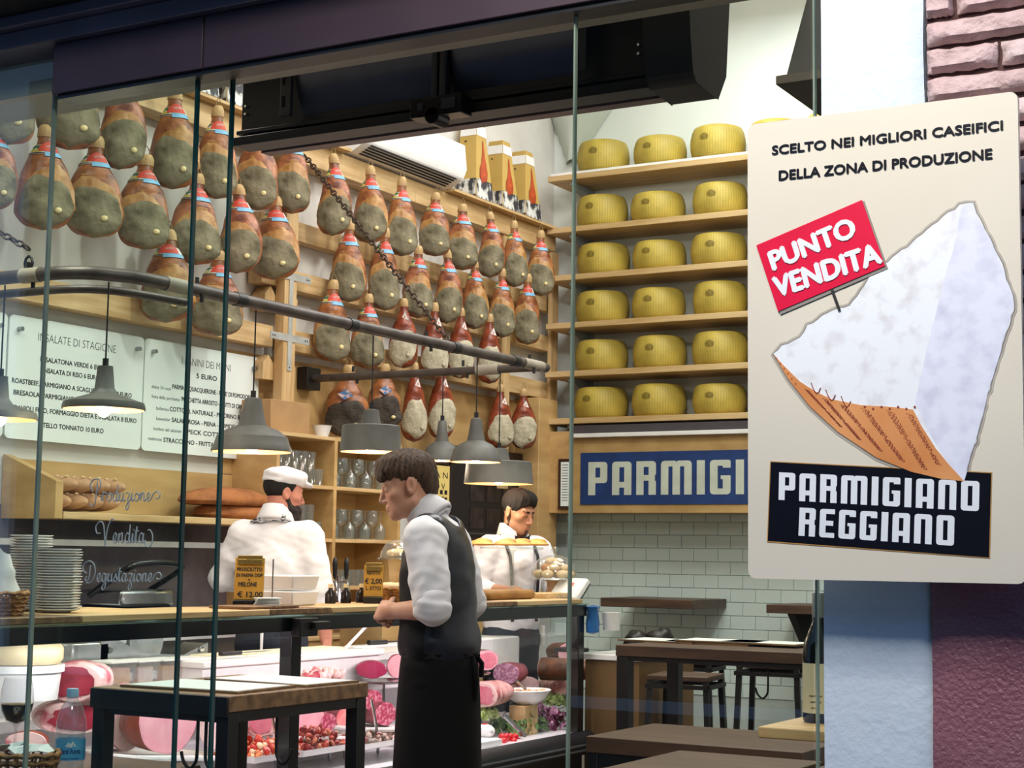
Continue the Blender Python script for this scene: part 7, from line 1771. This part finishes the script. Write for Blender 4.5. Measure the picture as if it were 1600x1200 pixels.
q.build('label_lettering', m_ink, t, smooth=0)
# ---------------------------------------------------------------- script lettering on the glass
YG = 2.996
def GP(x, y): return onY(x, y, YG)
m_etch = mat('frosted_vinyl', 'b8bdb8', .7)
SCR = {  # strokes in units: x-height 1, ascender 2, descender -1 ; each (width, [strokes])
 'r': (.62, [[(0, 0), (.22, .95), (.30, .98), (.32, .85), (.5, .98), (.6, .8)], [(.22, .95), (.14, .3), (.18, 0)]]),
 'o': (.66, [[(.45, .95), (.15, .75), (.1, .25), (.3, .0), (.52, .25), (.55, .7), (.38, .95), (.45, .75), (.7, .8)]]),
 'd': (.72, [[(.5, .85), (.3, 1.0), (.1, .6), (.1, .15), (.28, 0), (.45, .3), (.62, 1.9)], [(.62, 1.9), (.5, .4), (.55, .0), (.75, .2)]]),
 'u': (.72, [[(0, .3), (.15, .98), (.1, .25), (.22, 0), (.42, .25), (.55, .98)], [(.55, .98), (.48, .2), (.58, 0), (.75, .25)]]),
 'z': (.62, [[(.1, .9), (.3, .98), (.5, .85), (.25, .1), (.42, -.1), (.4, -.7), (.18, -1.0), (.08, -.7), (.35, -.1), (.65, .2)]]),
 'i': (.36, [[(0, .2), (.18, .98)], [(.18, .98), (.12, .2), (.2, 0), (.38, .25)], [(.27, 1.3), (.29, 1.38)]]),
 'n': (.72, [[(0, .2), (.16, .98), (.08, 0)], [(.1, .3), (.3, .9), (.48, .95), (.46, .3), (.5, 0), (.72, .25)]]),
 'e': (.56, [[(0, .2), (.3, .4), (.42, .8), (.28, 1.0), (.1, .6), (.12, .12), (.3, 0), (.58, .3)]]),
 't': (.42, [[(0, .2), (.25, 1.7)], [(.25, 1.7), (.12, .3), (.2, 0), (.42, .25)], [(.02, 1.15), (.4, 1.22)]]),
 'a': (.70, [[(.45, .85), (.28, 1.0), (.08, .6), (.1, .12), (.28, 0), (.42, .3), (.54, .98)], [(.54, .98), (.46, .2), (.55, 0), (.72, .25)]]),
 'g': (.68, [[(.45, .85), (.28, 1.0), (.08, .6), (.1, .12), (.28, 0), (.42, .3), (.54, .98)], [(.54, .98), (.44, -.5), (.2, -1.0), (.05, -.7), (.3, -.2), (.68, .2)]]),
 's': (.52, [[(0, .2), (.3, 1.0), (.3, .7), (.42, .3), (.25, 0), (.05, .12)], [(.25, 0), (.52, .25)]]),
 'P': (1.15, [[(.75, 2.3), (.55, .2), (.35, -.5), (.05, -.6), (-.1, -.2)], [(.2, 1.1), (-.05, 1.9), (.35, 2.5), (.9, 2.5), (1.1, 2.0), (.95, 1.35), (.6, 1.1)]]),
 'V': (1.2, [[(-.1, 1.0), (-.45, 1.0), (-.55, 1.7), (-.1, 2.2), (.25, 1.9), (.35, .9), (.42, -.35)], [(.42, -.35), (.6, 1.1), (.9, 2.1), (1.25, 2.5), (1.45, 2.3)]]),
 'D': (1.25, [[(.55, 2.0), (.4, .6), (.15, .1), (-.1, .35), (.1, .6)], [(.1, 1.0), (-.3, 1.4), (-.2, 2.1), (.4, 2.5), (.95, 2.1), (1.1, 1.2), (.85, .3), (.4, -.15), (.05, -.1)]]),
 '~': (1.0, [[(0, .25), (.3, .9), (.75, 1.1), (1.0, .7), (.8, .3), (.45, .4)]]),
 '^': (.9, [[(0, .25), (.05, -.2), (.35, -.45), (.7, -.1), (.8, .7), (.55, 1.3), (.3, 1.3)]]),
}
def script_word(word, x0, yb, width_px, xh_px, label, slope=-.02):
    tot = sum(SCR[c_][0] for c_ in word); kx = width_px/tot; q = MB(); x = x0
    for c_ in word:
        w_, st = SCR[c_]
        for s_ in st:
            pts = [GP(x+a*kx, yb+slope*(x-x0)-b_*xh_px) for a, b_ in s_]; q.tube(smooth_path(pts, 5), .0016, 6)
        x += w_*kx
    return q.build('script_lettering', m_etch, label=label, cat='lettering', smooth=60)
script_word('Produzione~', 142, 783, 108, 13.5, 'white script word Produzione on the left glass panel', .0)
script_word('Vendita^', 158, 848, 82, 15, 'white script word Vendita on the left glass panel', .0)
script_word('Degustazione~', 134, 909, 118, 13, 'white script word Degustazione on the left glass panel', .0)
